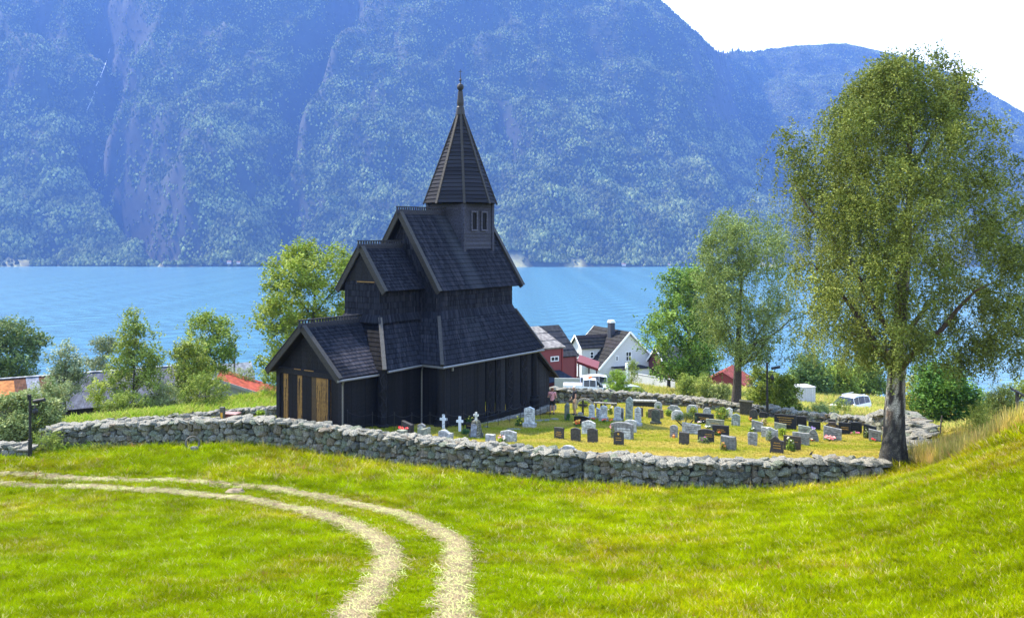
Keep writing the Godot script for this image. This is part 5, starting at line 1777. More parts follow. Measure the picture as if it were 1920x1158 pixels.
# u0, u1, top row, foot row, outline, colour, label, extras
func grave(g: Array) -> void:
	var x: Dictionary = g[7] if g.size() > 7 else {}
	var u: float = (g[0] + g[1]) / 2.0
	var at := ground(u, g[3], 36.0)
	if x.has("d"):
		at = Vector3((u - 960.0) / F * x.d, gh((u - 960.0) / F * x.d, x.d), -x.d)
	var d := -at.z
	var yaw: float = x.get("yaw", -0.42 + rng.randf_range(-0.06, 0.06))
	var th: float = x.get("thick", 0.13)
	var w := maxf(0.16, ((g[1] - g[0]) / F * d - th * absf(sin(yaw))) / cos(yaw))
	var h: float = (EYE_ROW - g[2]) / F * d - at.y
	var o := thing("gravestone", g[6], "gravestone", at, yaw, "gravestones in the churchyard")
	o.rotation.z = rng.randf_range(-0.025, 0.025)
	o.rotation.x = rng.randf_range(-0.04, 0.02)
	var col: Color = g[5]
	var polished: bool = col == BLACK or x.has("polish")
	var m: Material = M.polished_stone if polished else M.grave_stone
	var y0 := -0.12
	var ph := 0.0
	if x.has("plinth"):
		ph = h * x.plinth
		var pb := MB.new()
		pb.col = col * 0.72
		pb.cbox(Vector3(0, ph / 2 - 0.06, 0), Vector3(w * 1.14, ph + 0.12, th * 2.2), 0.02)
		part("plinth", pb.mesh(), M.grave_stone, o)
		y0 = ph - 0.01
		w *= 0.92
	var pts := []
	for q in outline(g[4]):
		pts.append(Vector2(q.x * w, y0 + q.y * (h - y0)))
	var mb := MB.new()
	mb.col = col
	mb.slab(pts, th, 0.012)
	if g[4] == "rough" or g[4] == "barrel" or g[4] == "flame" or x.has("hewn"):
		for i in mb.v.size():
			var p := mb.v[i]
			mb.v[i] = p + Vector3(noise.get_noise_3d(p.x * 90, p.y * 90, p.z * 90 + u), noise.get_noise_3d(p.y * 90, p.z * 90, p.x * 90 + u), 0) * 0.03
	part("headstone", mb.mesh(), m, o)
	if x.has("panel"):
		var pp := []
		for q in outline(x.get("panel_shape", "flat")):
			pp.append(Vector2(q.x * w * 0.62 + w * x.get("panel_x", 0.0), y0 + (h - y0) * (0.12 + q.y * 0.58)))
		var pm := MB.new()
		pm.col = x.panel
		pm.slab(pp, 0.02, 0.005, Transform3D(Basis.IDENTITY, Vector3(0, 0, th / 2 + 0.004)))
		part("inset_panel", pm.mesh(), M.grave_stone, o)
	# lines of lettering, too small in the photograph to read: cut or gilded strokes
	var ink: Variant = x.get("ink", "cut")
	if ink is String and ink != "none":
		var lines: int = x.get("lines", 3)
		var im := MB.new()
		var zf := th / 2 + (0.017 if x.has("panel") else 0.003)
		for l in lines:
			var wl: float = w * rng.randf_range(0.4, 0.62) * x.get("ink_w", 1.0)
			var y: float = y0 + (h - y0) * (x.get("ink_top", 0.68) - l * 0.13)
			var px_: float = -wl / 2
			while px_ < wl / 2:
				var lw := rng.randf_range(0.014, 0.03)
				im.box(Vector3(px_ + lw / 2 + w * x.get("ink_x", 0.0), y, zf), Vector3(lw, rng.randf_range(0.026, 0.04), 0.004))
				px_ += lw + rng.randf_range(0.008, 0.02)
		part("lettering", im.mesh(), M.gold_leaf if ink == "gold" else M.dark_inlay, o).set_meta("kind", "stuff")
	if x.has("emblem"):
		var em := MB.new()
		em.lathe(Vector3.ZERO, [[0.0, 0.0], [0.05, 0.0], [0.05, 0.006], [0.0, 0.008]], 10)
		part("emblem", em.mesh(), M.gold_leaf, o, Vector3(0, h * 0.8, th / 2), Basis(Vector3.RIGHT, PI / 2))
	if x.has("lantern"):
		var lt := MB.new()
		lt.col = Color(0.75, 0.25, 0.05)
		lt.lathe(Vector3(0.05, 0, th / 2 + 0.1), [[0.0, 0.0], [0.06, 0.0], [0.065, 0.14], [0.03, 0.18], [0.0, 0.19]], 8)
		part("grave_lantern", lt.mesh(), M.gloss, o)

# a small planted clump: leaves and, if given, blossoms
func plant(called: String, label: String, category: String, u: float, v: float, w: float, h: float, leaf: Color, petal: Variant, o := {}) -> void:
	var at := ground(u, v, 36.0)
	if o.has("d"):
		at = Vector3((u - 960.0) / F * o.d, gh((u - 960.0) / F * o.d, o.d), -o.d)
	var d := -at.z
	var t := thing(called, label, category, at, 0.0, o.get("group", ""))
	var W := w / F * d * 0.5
	var H := h / F * d
	var r := RandomNumberGenerator.new()
	r.seed = int(u * 7.0 + v)
	var xs := []
	var cs := []
	var n := int(o.get("n", 46))
	var st := MB.new()
	for k in n:
		var a := r.randf() * TAU
		var q := sqrt(r.randf())
		var up := r.randf()
		var env: float = sin(acos(clampf(up * 2.0 - 1.0, -1, 1))) if o.has("ball") else (1.0 - 0.45 * up)
		var p := Vector3(cos(a) * W * q * env, 0.03 + H * (up * (1.0 - 0.25 * q) if not o.has("ball") else up), sin(a) * W * q * env)
		var s: float = 1.9 * o.get("leaf", 0.09) * r.randf_range(0.7, 1.3)
		xs.append(Transform3D(Basis(Vector3.UP, r.randf() * TAU) * Basis.from_scale(Vector3(s, s, s)), p))
		cs.append(leaf * r.randf_range(0.6, 1.5))
		if k % 5 == 0:
			st.bar(Vector3(p.x * 0.3, -0.03, p.z * 0.3), p, 0.008, 0.008)
	part("stems", st.mesh(), M.twig, t).set_meta("kind", "stuff")
	many("foliage", leafy[o.get("leaves", "small")], M.leaf, xs, cs, t)
	if petal != null:
		var cols: Array = petal if petal is Array else [petal]
		for k in int(o.get("blooms", 9)):
			var a := r.randf() * TAU
			var q := sqrt(r.randf())
			var fl := MB.new()
			fl.col = cols[k % cols.size()]
			var s: float = r.randf_range(0.028, 0.05) * o.get("bloom_size", 1.0)
			for e in 5:
				var b := Basis(Vector3.UP, TAU * e / 5.0)
				fl.quad(b * Vector3(-s * 0.4, 0, s * 0.2), b * Vector3(s * 0.4, 0, s * 0.2), b * Vector3(s * 0.5, s * 0.35, s), b * Vector3(-s * 0.5, s * 0.35, s))
			fl.lathe(Vector3(0, s * 0.1, 0), [[0.0, 0.0], [s * 0.3, 0.02 * s], [0.0, s * 0.3]], 6)
			var up: float = o.get("bloom_low", 0.45) + r.randf() * (1.0 - o.get("bloom_low", 0.45))
			part("blossom", fl.mesh(), M.petal, t, Vector3(cos(a) * W * q, 0.03 + H * up, sin(a) * W * q * 0.8 + 0.02), Basis(Vector3.RIGHT, r.randf_range(0.2, 0.9)) * Basis(Vector3.UP, a))

func graves() -> void:
	for g in [
		[1038.8, 1058, 801, 822.2, "flat", DARK, "low dark brown square gravestone with gold lettering, beside two taller dark ones", {ink = "gold"}],
		[1069.9, 1089.3, 801.5, 826.4, "arch", DARK, "middle one of three dark stones standing in a row by the church's shadow", {ink = "none"}],
		[1101.5, 1121.7, 802, 829.5, "arch", DARK, "dark arched stone standing before the pale curly-topped gravestone", {ink = "none"}],
		[1090.6, 1116.5, 788, 814, "ogee", PALE, "pale grey gravestone with a curved crest between square shoulders", {}],
		[1076, 1105.6, 779.5, 797, "arch", BLACK, "wide polished black gravestone with orange flowers heaped before it", {lines = 2}],
		[1058, 1068.3, 754.4, 788, "gable", MOSS * 1.8, "tall thin mossy pillar stone with a green bush at its foot", {ink = "none", thick = 0.3}],
		[1083.4, 1094, 772, 779, "gable", GREY, "tiny grey stone under the big dark wooden cross", {ink = "none"}],
		[1104, 1116, 758, 786, "arch", PALE, "tall whitish tapered gravestone nearest the dark wooden cross", {plinth = 0.2}],
		[1118, 1127.4, 764, 785, "slant", PALE * 0.9, "leaning pale slab with a slanted top between two tall white stones", {}],
		[1124.3, 1139.4, 760, 790, "arch", PALE, "tall whitish gravestone with red flowers on its broad plinth", {plinth = 0.28}],
		[1049.7, 1083, 834.6, 856, "crown", GREY * 1.1, "double grey stone with notched corners, peeping over the long front wall", {lines = 2}],
		[1038, 1049, 731, 752, "round", DARK, "dark round-headed stone behind the clipped round bush", {ink = "none"}],
		[1146, 1157.3, 736.7, 761, "round", DARK, "tall dark slab standing hard against the far stone wall", {ink = "none"}],
		[1151, 1165.6, 762, 790, "arch", PALE, "tall whitish gravestone standing back to back with a hollowed dark one", {plinth = 0.2}],
		[1163, 1170, 764, 789, "gable", GREY * 0.8, "grey stone with a dark upright slot, tight behind a white one", {panel = BLACK, ink = "none"}],
		[1172.3, 1186.8, 743.5, 786, "gable", GREEN, "tallest gravestone, a green-grey lichened slab with a pointed top", {thick = 0.2, ink_top = 0.35}],
		[1189.4, 1203.4, 762.6, 799, "gable", PALE * 0.95, "tall pale green-white gravestone with a pointed top and grey plinth", {plinth = 0.17}],
		[1200, 1206.5, 764, 782, "flat", BROWN, "narrow brown stone mostly hidden behind the pale pointed one", {ink = "none"}],
		[1172, 1194, 786.5, 810, "arch", PALE * 0.85, "broad cream stone with a rounded top behind the big framed memorial", {ink = "cut"}],
		[1146, 1188, 791, 821.7, "arch", GREY * 0.6, "large mottled memorial framing a white inscribed panel", {panel = PALE, panel_x = 0.1, thick = 0.22, lines = 2, ink_x = 0.1, ink_top = 0.6}],
		[1150.6, 1170.3, 807.7, 835, "arch", DARK * 0.8, "dark brown arched stone with a gold emblem, in front of the big memorial", {ink = "gold", emblem = true, lines = 2, ink_top = 0.6}],
		[1216, 1244, 765, 785, "gable", BROWN * 1.5, "wide brown gravestone behind the small mossy pedestal stone", {ink = "none"}],
		[1221, 1238.6, 767, 796, "round", MOSS, "narrow moss-dark stone set on a heavy pedestal", {plinth = 0.2, ink = "none"}],
		[1227, 1241.7, 753, 768.5, "cut", PALE * 0.8, "cream stone with cut corners at the far wall, leafy plant before it", {ink = "none"}],
		[1252, 1275.5, 759.7, 772, "shoulder", GREY, "low blue-grey stone with stepped shoulders near the far wall", {ink = "none"}],
		[1259.4, 1281.7, 769, 788, "cut", PALE, "white stone with cut-off corners behind the dwarf pine", {}],
		[1288, 1308.6, 758.7, 775, "cut", PALE * 0.85, "cream stone with cut corners behind a yellow-green bush", {ink = "none"}],
		[1318.4, 1333.5, 764, 777, "shoulder", GREY * 1.2, "small stepped grey stone close to the far wall", {ink = "none"}],
		[1303, 1338, 775, 794, "flat", BLACK * 1.6, "long low black stone behind the olive one", {lines = 2, ink = "gold", thick = 0.18}],
		[1256, 1271, 796.5, 820, "arch", GREY * 0.8, "small grey stone with an orange grave lantern at its foot", {lantern = true}],
		[1273.4, 1292.5, 810, 833, "flat", DARK * 1.1, "plain dark square stone just in front of the dwarf pine", {}],
		[1280, 1313.8, 792, 813, "slant", GREY * 1.25, "broad pale blue-grey stone behind the dwarf pine's stem", {ink = "cut"}],
		[1309, 1339, 804, 829, "arch", DARK * 0.8, "dark arched stone with gold lines and a purple flower before it", {ink = "gold", ink_x = 0.15, lines = 2}],
		[1324.7, 1357.3, 786, 804, "flat", OLIVE, "wide olive-grey stone with faint gold lettering", {ink = "gold", lines = 1}],
		[1337, 1367, 797, 817.7, "flat", BLACK * 1.5, "black rectangular stone with orange flowers against it", {ink = "gold", lines = 2}],
		[1350, 1382, 817, 843.6, "barrel", GREY * 0.5, "rough-hewn barrel-sided grey boulder stone near the front wall", {ink = "none", thick = 0.25}],
		[1402, 1421, 810.5, 835, "round_corner", GREY * 0.85, "grey stone with softly rounded corners, alone on the dry lawn", {lines = 2}],
		[1371.8, 1388, 775, 798, "ogee", GREEN * 0.9, "round-headed mossy stone with a pale green inset panel", {panel = PALE * 0.8, panel_shape = "arch", lines = 2}],
		[1361.5, 1374, 764, 783, "ogee", PALE * 1.2, "white curved-top stone at the crooked birch's foot", {ink = "none"}],
		[1406, 1421, 767, 786, "round", DARK, "dark round-headed stone in front of the slatted bin", {ink = "none"}],
		[1424, 1439.5, 772, 785, "arch", BLACK * 1.5, "small black stone right at the foot of the lamp post", {ink = "cut"}],
		[1410, 1431, 787.6, 810, "slant", GREY * 0.85, "grey slant-topped stone flanked by small plants", {ink = "none"}],
		[1427.8, 1442, 800, 820, "flat", PALE * 0.8, "pale plain stone with black and white pebbles at its foot", {lines = 2}],
		[1436.6, 1459, 801, 826.7, "wave", PALE * 0.75, "pale stone with a wavy top, a thin plant climbing it", {ink = "none"}],
		[1454, 1492, 777, 804, "flat", BLACK * 1.3, "largest black polished stone, several rows of gold lettering", {ink = "gold", lines = 4, ink_w = 1.2, ink_top = 0.82}],
		[1492, 1512.7, 780, 800, "flat", BLACK * 1.3, "black polished stone tucked beside the largest gold-lettered one", {ink = "none"}],
		[1517, 1538.7, 790, 806, "flat", BLACK * 1.4, "low black stone with a few purple flowers", {ink = "none"}],
		[1452.6, 1474.4, 792, 805, "slant", OLIVE * 1.2, "low olive-grey stone standing before the largest black one", {ink = "none"}],
		[1444.4, 1470, 818, 850, "flame", DARK * 0.8, "dark free-form stone with a swept pointed top and pale lettering", {lines = 3, ink = "gold", thick = 0.16}],
		[1470, 1501, 817, 844, "flat", BROWN * 0.75, "dark brown stone half covered by a leafy rose bush", {ink = "gold", lines = 1, ink_x = 0.1}],
		[1487, 1517, 810.6, 833.4, "flat", GREY * 0.85, "grey rectangular stone with one red flower at its corner", {}],
		[1498, 1520, 796.6, 812, "slant", GREEN, "grey-green stone behind the grey rectangular one", {ink = "cut", lines = 2}],
		[1517.4, 1535.5, 804, 828, "leaf", GREY * 0.75, "grey stone shaped like half a pointed leaf", {lines = 2}],
		[1546, 1577, 799, 826, "slant", GREY * 0.95, "broad grey stone with a mound of pink flowers", {ink = "cut", lines = 3, ink_top = 0.75}],
		[1573, 1595, 792, 814.5, "flat", BLACK * 1.4, "greenish black stone beside the pink-flowered grey one", {ink = "gold", lines = 2}],
		[1593, 1616, 791, 812, "flat", BLACK * 1.4, "black stone with silver lines and pink flowers along its foot", {lines = 3}],
		[1554, 1567, 785.5, 797, "flat", DARK * 0.8, "small dark stone behind the brown gold-lettered one", {ink = "none"}],
		[1550, 1572, 791, 807, "shoulder", BROWN * 0.7, "brown stepped stone with gold lettering in the black group", {ink = "gold", lines = 2}],
		[1620, 1643, 795, 821, "slant", BLACK * 1.4, "black slant-topped stone, overgrown, near the big birch", {ink = "none"}],
		[1630.5, 1652, 804, 827, "slant", GREY * 0.9, "grey slant stone with red flowers, nearest the big birch trunk", {lines = 2}],
		[744, 764, 806, 818.5, "flat", OLIVE, "low lichened block just showing behind the front wall", {ink = "none", thick = 0.3, d = 41.2}],
		[751, 777, 789.6, 818, "slant", BLACK * 1.3, "dark polished stone tilted back, red flowers before it", {ink = "none", d = 42.5, yaw = -0.75, thick = 0.2}],
		[782, 798, 793, 812, "gable", GREY * 0.7, "grey stone in the church's shade behind the lumpy lichened one", {ink = "none", d = 43.5}],
		[782, 808, 800, 824, "rough", OLIVE, "lumpy lichened stone with a broken top, close to the front wall", {ink = "none", thick = 0.3, d = 40.8}],
		[821, 850, 805.5, 831, "wave", GREY, "thick mottled grey stone leaning by the front wall", {ink = "none", thick = 0.24, d = 40.2}],
		[910, 930, 814, 839, "flat", GREY * 1.05, "narrow grey stone standing right behind the front wall", {thick = 0.2, d = 39.6}],
		[938, 969.7, 806, 828.5, "gable", GREY * 1.1, "wide grey gabled stone with a framed panel and pink potted flowers", {panel = PALE * 0.8, panel_x = 0.18, ink = "none", thick = 0.16}],
		[982, 1004, 762, 801, "gable", PALE, "tall whitish stone with ragged dark plinth, close to the church wall", {plinth = 0.22, hewn = true, thick = 0.16}],
		[882, 894.5, 773, 791, "round", DARK, "dark round-headed stone behind the cross-topped cairn", {ink = "none"}],
		[873.5, 887.5, 792, 805, "flat", BLACK * 1.3, "small black gold-lettered stone in the shrubs by the cairn", {ink = "gold", lines = 1}],
		[495, 503.5, 766, 783, "rough", GREY * 0.7, "small rough grey stone beside a bright round bush, east of the church", {ink = "none", thick = 0.2}],
	]:
		grave(g)
	for e in [
		["round bright green clipped bush behind the woman in pink", 1042.5, 757, 13, 14, Color(0.13, 0.24, 0.01), null, {ball = 1, n = 90, leaf = 0.12}],
		["dark green bush at the foot of the thin mossy pillar stone", 1066, 789, 12, 14, Color(0.05, 0.13, 0.02), null, {n = 50}],
		["orange and red begonias heaped before the wide black stone", 1083, 799.5, 15, 11, Color(0.1, 0.2, 0.03), [Color(0.8, 0.12, 0.02), Color(0.85, 0.3, 0.03), Color(0.7, 0.5, 0.05)], {blooms = 16, bloom_size = 1.5}],
		["small red flowers at the foot of the white stone by the cross", 1112, 788.5, 8, 4, Color(0.1, 0.2, 0.03), Color(0.8, 0.1, 0.03), {n = 16, blooms = 7}],
		["red flowers along the plinth of the second white stone", 1133, 791.5, 10, 5, Color(0.1, 0.2, 0.03), Color(0.75, 0.12, 0.08), {n = 16, blooms = 9}],
		["orange flowers between the second and third tall white stones", 1145, 791, 8, 4, Color(0.1, 0.2, 0.03), Color(0.85, 0.2, 0.04), {n = 14, blooms = 7}],
		["leafy bush with pale blooms between the white stones and the tallest", 1144, 778, 12, 16, Color(0.12, 0.18, 0.02), Color(0.7, 0.6, 0.5), {n = 60, blooms = 6}],
		["yellow-green bush inside the arched grave frame", 1094, 765, 20, 13, Color(0.2, 0.26, 0.02), null, {ball = 1, n = 80, leaf = 0.12}],
		["low rounded bush behind the small dark cross", 1136, 759.5, 13, 8, Color(0.12, 0.22, 0.02), null, {ball = 1, n = 50, leaf = 0.12}],
		["tall pink snapdragons at the end of the big framed memorial", 1149, 820.5, 13, 23, Color(0.16, 0.22, 0.02), Color(0.62, 0.22, 0.24), {n = 60, blooms = 14, bloom_low = 0.7}],
		["crimson flower at the foot of the white panel", 1172, 820, 5, 4, Color(0.1, 0.2, 0.03), Color(0.75, 0.03, 0.12), {n = 10, blooms = 4}],
		["leafy tuft before the cream stone at the far wall", 1235, 769, 8, 8, Color(0.13, 0.2, 0.03), null, {n = 30}],
		["upright green plant at the end of the wide brown gravestone", 1214, 783, 6, 13, Color(0.15, 0.22, 0.02), null, {n = 30}],
		["bright green dome of a bush before the blue-grey stone", 1253.5, 781, 12, 12, Color(0.17, 0.25, 0.02), null, {ball = 1, n = 60, leaf = 0.11}],
		["big yellow-green bush before the cream stone", 1299, 778, 19, 15, Color(0.24, 0.29, 0.02), null, {n = 80, leaf = 0.11}],
		["large round shrub beside the white curved stone", 1354, 788.5, 31, 23, Color(0.15, 0.22, 0.02), [Color(0.7, 0.4, 0.05)], {n = 150, leaf = 0.12, blooms = 5, ball = 1}],
		["white and pink flowers before the long low black stone", 1314, 795, 14, 5, Color(0.1, 0.18, 0.03), [Color(0.8, 0.7, 0.65), Color(0.75, 0.4, 0.4)], {n = 22, blooms = 8}],
		["grey-leaved plants with a purple bloom before the dark arched stone", 1319, 830.5, 24, 11, Color(0.17, 0.22, 0.09), Color(0.35, 0.03, 0.3), {n = 70, blooms = 3}],
		["white flowers beside the wide olive stone", 1327, 803.5, 10, 5, Color(0.12, 0.2, 0.04), Color(0.8, 0.78, 0.7), {n = 16, blooms = 9}],
		["orange marigolds against the black rectangular stone", 1347, 818, 12, 8, Color(0.1, 0.19, 0.02), Color(0.85, 0.18, 0.02), {n = 30, blooms = 9}],
		["yellowing weed tuft at the barrel-sided boulder stone", 1356, 845, 11, 16, Color(0.3, 0.28, 0.04), Color(0.6, 0.2, 0.08), {n = 24, blooms = 3}],
		["orange flowers before the dark round-headed stone", 1408, 791, 8, 7, Color(0.12, 0.2, 0.03), Color(0.85, 0.25, 0.03), {n = 20, blooms = 6}],
		["withered plant with pale seed heads beside the lamp post", 1433, 798, 15, 13, Color(0.2, 0.15, 0.06), Color(0.6, 0.45, 0.25), {n = 40, blooms = 6}],
		["pale yellow-green clump beside the slant-topped stone", 1409, 810.5, 11, 9, Color(0.25, 0.33, 0.03), Color(0.75, 0.75, 0.6), {n = 36, blooms = 3}],
		["lime green clump between the wavy stone and the black one", 1467.5, 817.5, 16, 14, Color(0.27, 0.36, 0.02), null, {n = 70, leaf = 0.1}],
		["thin grey-green plant climbing the wavy-topped stone", 1443, 828, 12, 22, Color(0.2, 0.26, 0.1), null, {n = 36}],
		["rose bush spilling over the dark brown stone", 1483, 846, 17, 25, Color(0.17, 0.25, 0.03), Color(0.75, 0.72, 0.55), {n = 70, leaf = 0.1, blooms = 5}],
		["bright red flower at the grey rectangular stone", 1502, 833.5, 6, 6, Color(0.1, 0.2, 0.03), Color(0.9, 0.03, 0.02), {n = 8, blooms = 5, bloom_size = 1.4}],
		["red and white flowers at the leaf-shaped stone", 1522, 828, 10, 5, Color(0.1, 0.2, 0.03), [Color(0.9, 0.08, 0.03), Color(0.8, 0.7, 0.6)], {n = 10, blooms = 7}],
		["purple flowers by the low black stone", 1524, 808, 10, 6, Color(0.1, 0.2, 0.03), Color(0.45, 0.3, 0.6), {n = 14, blooms = 7}],
		["mound of pink flowers before the broad grey stone", 1556, 827, 20, 8, Color(0.1, 0.2, 0.03), [Color(0.85, 0.25, 0.25), Color(0.85, 0.45, 0.4)], {n = 26, blooms = 26, bloom_size = 1.2}],
		["pink flowers strung along the black stone's foot", 1603, 813.5, 18, 3, Color(0.1, 0.2, 0.03), Color(0.75, 0.15, 0.3), {n = 18, blooms = 10}],
		["small-leaved bush on the overgrown black stone", 1625, 822, 10, 20, Color(0.13, 0.18, 0.05), Color(0.6, 0.6, 0.4), {n = 40, blooms = 4}],
		["red flowers at the stone nearest the big birch", 1637, 828, 10, 5, Color(0.1, 0.2, 0.03), Color(0.85, 0.05, 0.08), {n = 10, blooms = 7}],
		["red geraniums before the tilted polished stone", 754, 818, 20, 26, Color(0.05, 0.13, 0.02), Color(0.85, 0.02, 0.02), {n = 44, blooms = 6, bloom_low = 0.75, d = 41.8, bloom_size = 1.6}],
		["pink and white flowers in front of the wide gabled stone", 941, 830, 17, 12, Color(0.15, 0.24, 0.03), [Color(0.75, 0.35, 0.45), Color(0.85, 0.75, 0.75), Color(0.85, 0.25, 0.04)], {n = 40, blooms = 14}],
		["yellow-flowered shrub beside the tall whitish stone", 973, 799, 19, 17, Color(0.08, 0.15, 0.02), Color(0.6, 0.5, 0.04), {n = 70, blooms = 12, bloom_low = 0.3}],
		["dark shrub with yellow tips in the church's shade", 878, 797, 22, 16, Color(0.05, 0.11, 0.02), Color(0.45, 0.4, 0.04), {n = 70, blooms = 9, bloom_low = 0.7}],
		["low spreading dark green shrub by the cairn", 873, 814, 20, 10, Color(0.04, 0.11, 0.03), null, {n = 70}],
		["bright round yellow-green bush on the lawn east of the church", 488.5, 784, 17, 14, Color(0.22, 0.33, 0.01), null, {ball = 1, n = 90, leaf = 0.11}],
	]:
		plant("grave_plant", e[0], "plant", e[1], e[2], e[3], e[4], e[5], e[6], e[7])

func cross_shape(h: float, w: float, b: float, arm_y: float) -> Array:
	return [Vector2(-b, -0.15), Vector2(b, -0.15), Vector2(b, arm_y - b), Vector2(w, arm_y - b), Vector2(w, arm_y + b), Vector2(b, arm_y + b), Vector2(b, h), Vector2(-b, h), Vector2(-b, arm_y + b), Vector2(-w, arm_y + b), Vector2(-w, arm_y - b), Vector2(-b, arm_y - b)]

func slab_single(pts: Array, depth: float, called: String, mat_: Material, col: Color, label: String, category: String, at: Vector3, yaw: float) -> void:
	var mb := MB.new()
	mb.col = col
	# joined from an upright and a cross-bar so that no outline turns back on itself
	mb.slab(pts, depth, 0.0)
	single(called, mb.mesh(), mat_, label, category, at, Basis(Vector3.UP, yaw))

func yard_things() -> void:
	for e in [[831.5, 804.6, 777.0, 7.0, PALE * 1.5, "white grave cross standing taller and nearer the church corner", 0.05], [862, 809.0, 781.0, 6.5, PALE * 1.5, "second white grave cross, lower, next to the cairn", 0.05]]:
		var g := ground(e[0], e[1], 36.0)
		var k := -g.z / F
		slab_single(cross_shape((e[1] - e[2]) * k, e[3] * k, 0.06, (e[1] - e[2]) * k * 0.68), 0.09, "grave_cross", M.plain, Color(0.72, 0.74, 0.75), e[5], "grave cross", g, -0.3)
	for e in [[1093, 778.7, 750.0, 8.5, "large dark wooden cross among the tall white stones"], [1127.5, 764, 749.0, 5.0, "small dark cross near the far wall"]]:
		var g := ground(e[0], e[1], 36.0)
		var k := -g.z / F
		slab_single(cross_shape((e[1] - e[2]) * k, e[3] * k, 0.055, (e[1] - e[2]) * k * 0.66), 0.1, "grave_cross", M.weathered_wood, Color(0.3, 0.3, 0.25), e[4], "grave cross", g, -0.3)
	# cairn with a little stone cross
	var cg := ground(892.5, 820, 36.0)
	var cn := thing("cairn_grave", "small pyramid cairn of stones with a slate panel and pale stone cross", "gravestone", cg, -0.4)
	for row in 7:
		var y := row * 0.12
		var hw := 0.3 - row * 0.026
		for k in 4:
			for sd in 4:
				var b := Basis(Vector3.UP, sd * PI / 2)
				part("stone", rock_mesh(rocks[(row * 7 + k + sd) % rocks.size()]), M.field_stone, cn, b * Vector3(-hw + (k + 0.5) * hw / 2, y + 0.03, hw * 0.62), b * Basis.from_scale(Vector3(hw * 0.56, 0.14, 0.16)))
	var pn := MB.new()
	pn.col = Color(0.3, 0.33, 0.4)
	var pl := []
	for q in outline("arch"):
		pl.append(Vector2(q.x * 0.3, q.y * 0.62))
	pn.slab(pl, 0.03, 0.006)
	part("slate_panel", pn.mesh(), M.grave_stone, cn, Vector3(0, 0.08, 0.3), Basis(Vector3.RIGHT, -0.13))
	var cr := MB.new()
	cr.col = PALE * 1.1
	cr.slab(cross_shape(0.36, 0.13, 0.045, 0.22), 0.09, 0.0)
	part("stone_cross", cr.mesh(), M.grave_stone, cn, Vector3(0, 0.86, 0))
	# low slab and stepping stones by the church
	var q := 0
	for e in [[963, 805.5, 0.75, 0.3, "long flat stone slab lying on the grass behind the gabled stone"], [1011, 790, 0.55, 0.3, "first flat stepping stone from the church wall"], [1024, 789, 0.45, 0.28, "second flat stepping stone in the church's shade"], [1039, 787, 0.55, 0.3, "third flat stepping stone, nearest the mossy pillar"], [912, 801, 0.25, 0.2, "small flat stone in the shaded grass below the church wall"], [518, 789, 0.3, 0.35, "blue-grey slab leaning at the church's outer corner"]]:
		var g := ground(e[0], e[1], 36.0)
		single("flat_stone", rock_mesh(rocks[(3 + q * 7) % rocks.size()]), M.field_stone, e[4], "stone", g + Vector3(0, 0.02, 0), Basis(Vector3.UP, q * 0.9) * Basis.from_scale(Vector3(e[2], 0.1, e[3] * 1.4)))
		q += 1
	# arched grave frame and rails
	var fg := ground(1096, 766, 36.0)
	var fr := thing("family_grave", "low arched concrete frame enclosing an old family grave", "grave frame", fg, -0.25)
	var ar := MB.new()
	ar.col = Color(0.5, 0.47, 0.41)
	var path := []
	for i in 13:
		var a := PI * i / 12.0
		path.append(Vector3(cos(a) * 0.55, 0.12 + 0.55 * sin(a) * 0.9, 0))
	for i in 12:
		ar.bar(path[i], path[i + 1], 0.16, 0.09, Vector3(0, 0, 1))
	part("arch", ar.mesh(), M.grave_stone, fr)
	for sd in [-1.0, 1.0]:
		var ps := MB.new()
		ps.col = Color(0.5, 0.47, 0.41)
		ps.cbox(Vector3(sd * 0.55, 0.05, 0), Vector3(0.14, 0.4, 0.18), 0.02)
		part("post", ps.mesh(), M.grave_stone, fr)
	var rl := MB.new()
	rl.col = Color(0.45, 0.42, 0.37)
	rl.cbox(Vector3(1.35, 0.42, 0.0), Vector3(1.5, 0.09, 0.16), 0.015)
	part("rail", rl.mesh(), M.grave_stone, fr)
	for e in [0.75, 1.35, 2.0]:
		var rp := MB.new()
		rp.cbox(Vector3(e, 0.17, 0), Vector3(0.12, 0.45, 0.12), 0.015)
		part("rail_post", rp.mesh(), M.weathered_wood, fr)
	var bg := ground(1207, 763, 36.0)
	var kb := thing("stone_bench", "long low stone slab with a dark front along the far wall", "bench", bg, -0.12)
	var tp := MB.new()
	tp.col = Color(0.42, 0.42, 0.38)
	tp.cbox(Vector3(0, 0.42, 0), Vector3(1.75, 0.1, 0.5), 0.02)
	part("top_slab", tp.mesh(), M.grave_stone, kb)
	var bd := MB.new()
	bd.col = MOSS * 0.4
	bd.cbox(Vector3(0, 0.15, -0.04), Vector3(1.65, 0.46, 0.36), 0.02)
	part("base", bd.mesh(), M.grave_stone, kb)
	# clipped dwarf pine
	var pg := ground(1286, 811, 36.0)
	var pine := thing("dwarf_pine", "little crooked dwarf pine with flat dark cloud-shaped pads", "pine tree", pg)
	var pm := MB.new()
	pm.smooth = true
	pm.tube([Vector3(0, -0.1, 0), Vector3(-0.02, 0.12, 0), Vector3(-0.12, 0.3, 0), Vector3(-0.32, 0.5, 0.05), Vector3(-0.5, 0.66, 0)], [0.06, 0.05, 0.045, 0.035, 0.02], 7)
	pm.tube([Vector3(-0.02, 0.1, 0), Vector3(0.08, 0.3, 0), Vector3(0.26, 0.5, 0), Vector3(0.38, 0.66, 0.05)], [0.05, 0.045, 0.035, 0.02], 7)
	pm.tube([Vector3(0.02, 0.2, 0), Vector3(0.0, 0.45, -0.1), Vector3(0.06, 0.7, -0.1)], [0.035, 0.03, 0.02], 6)
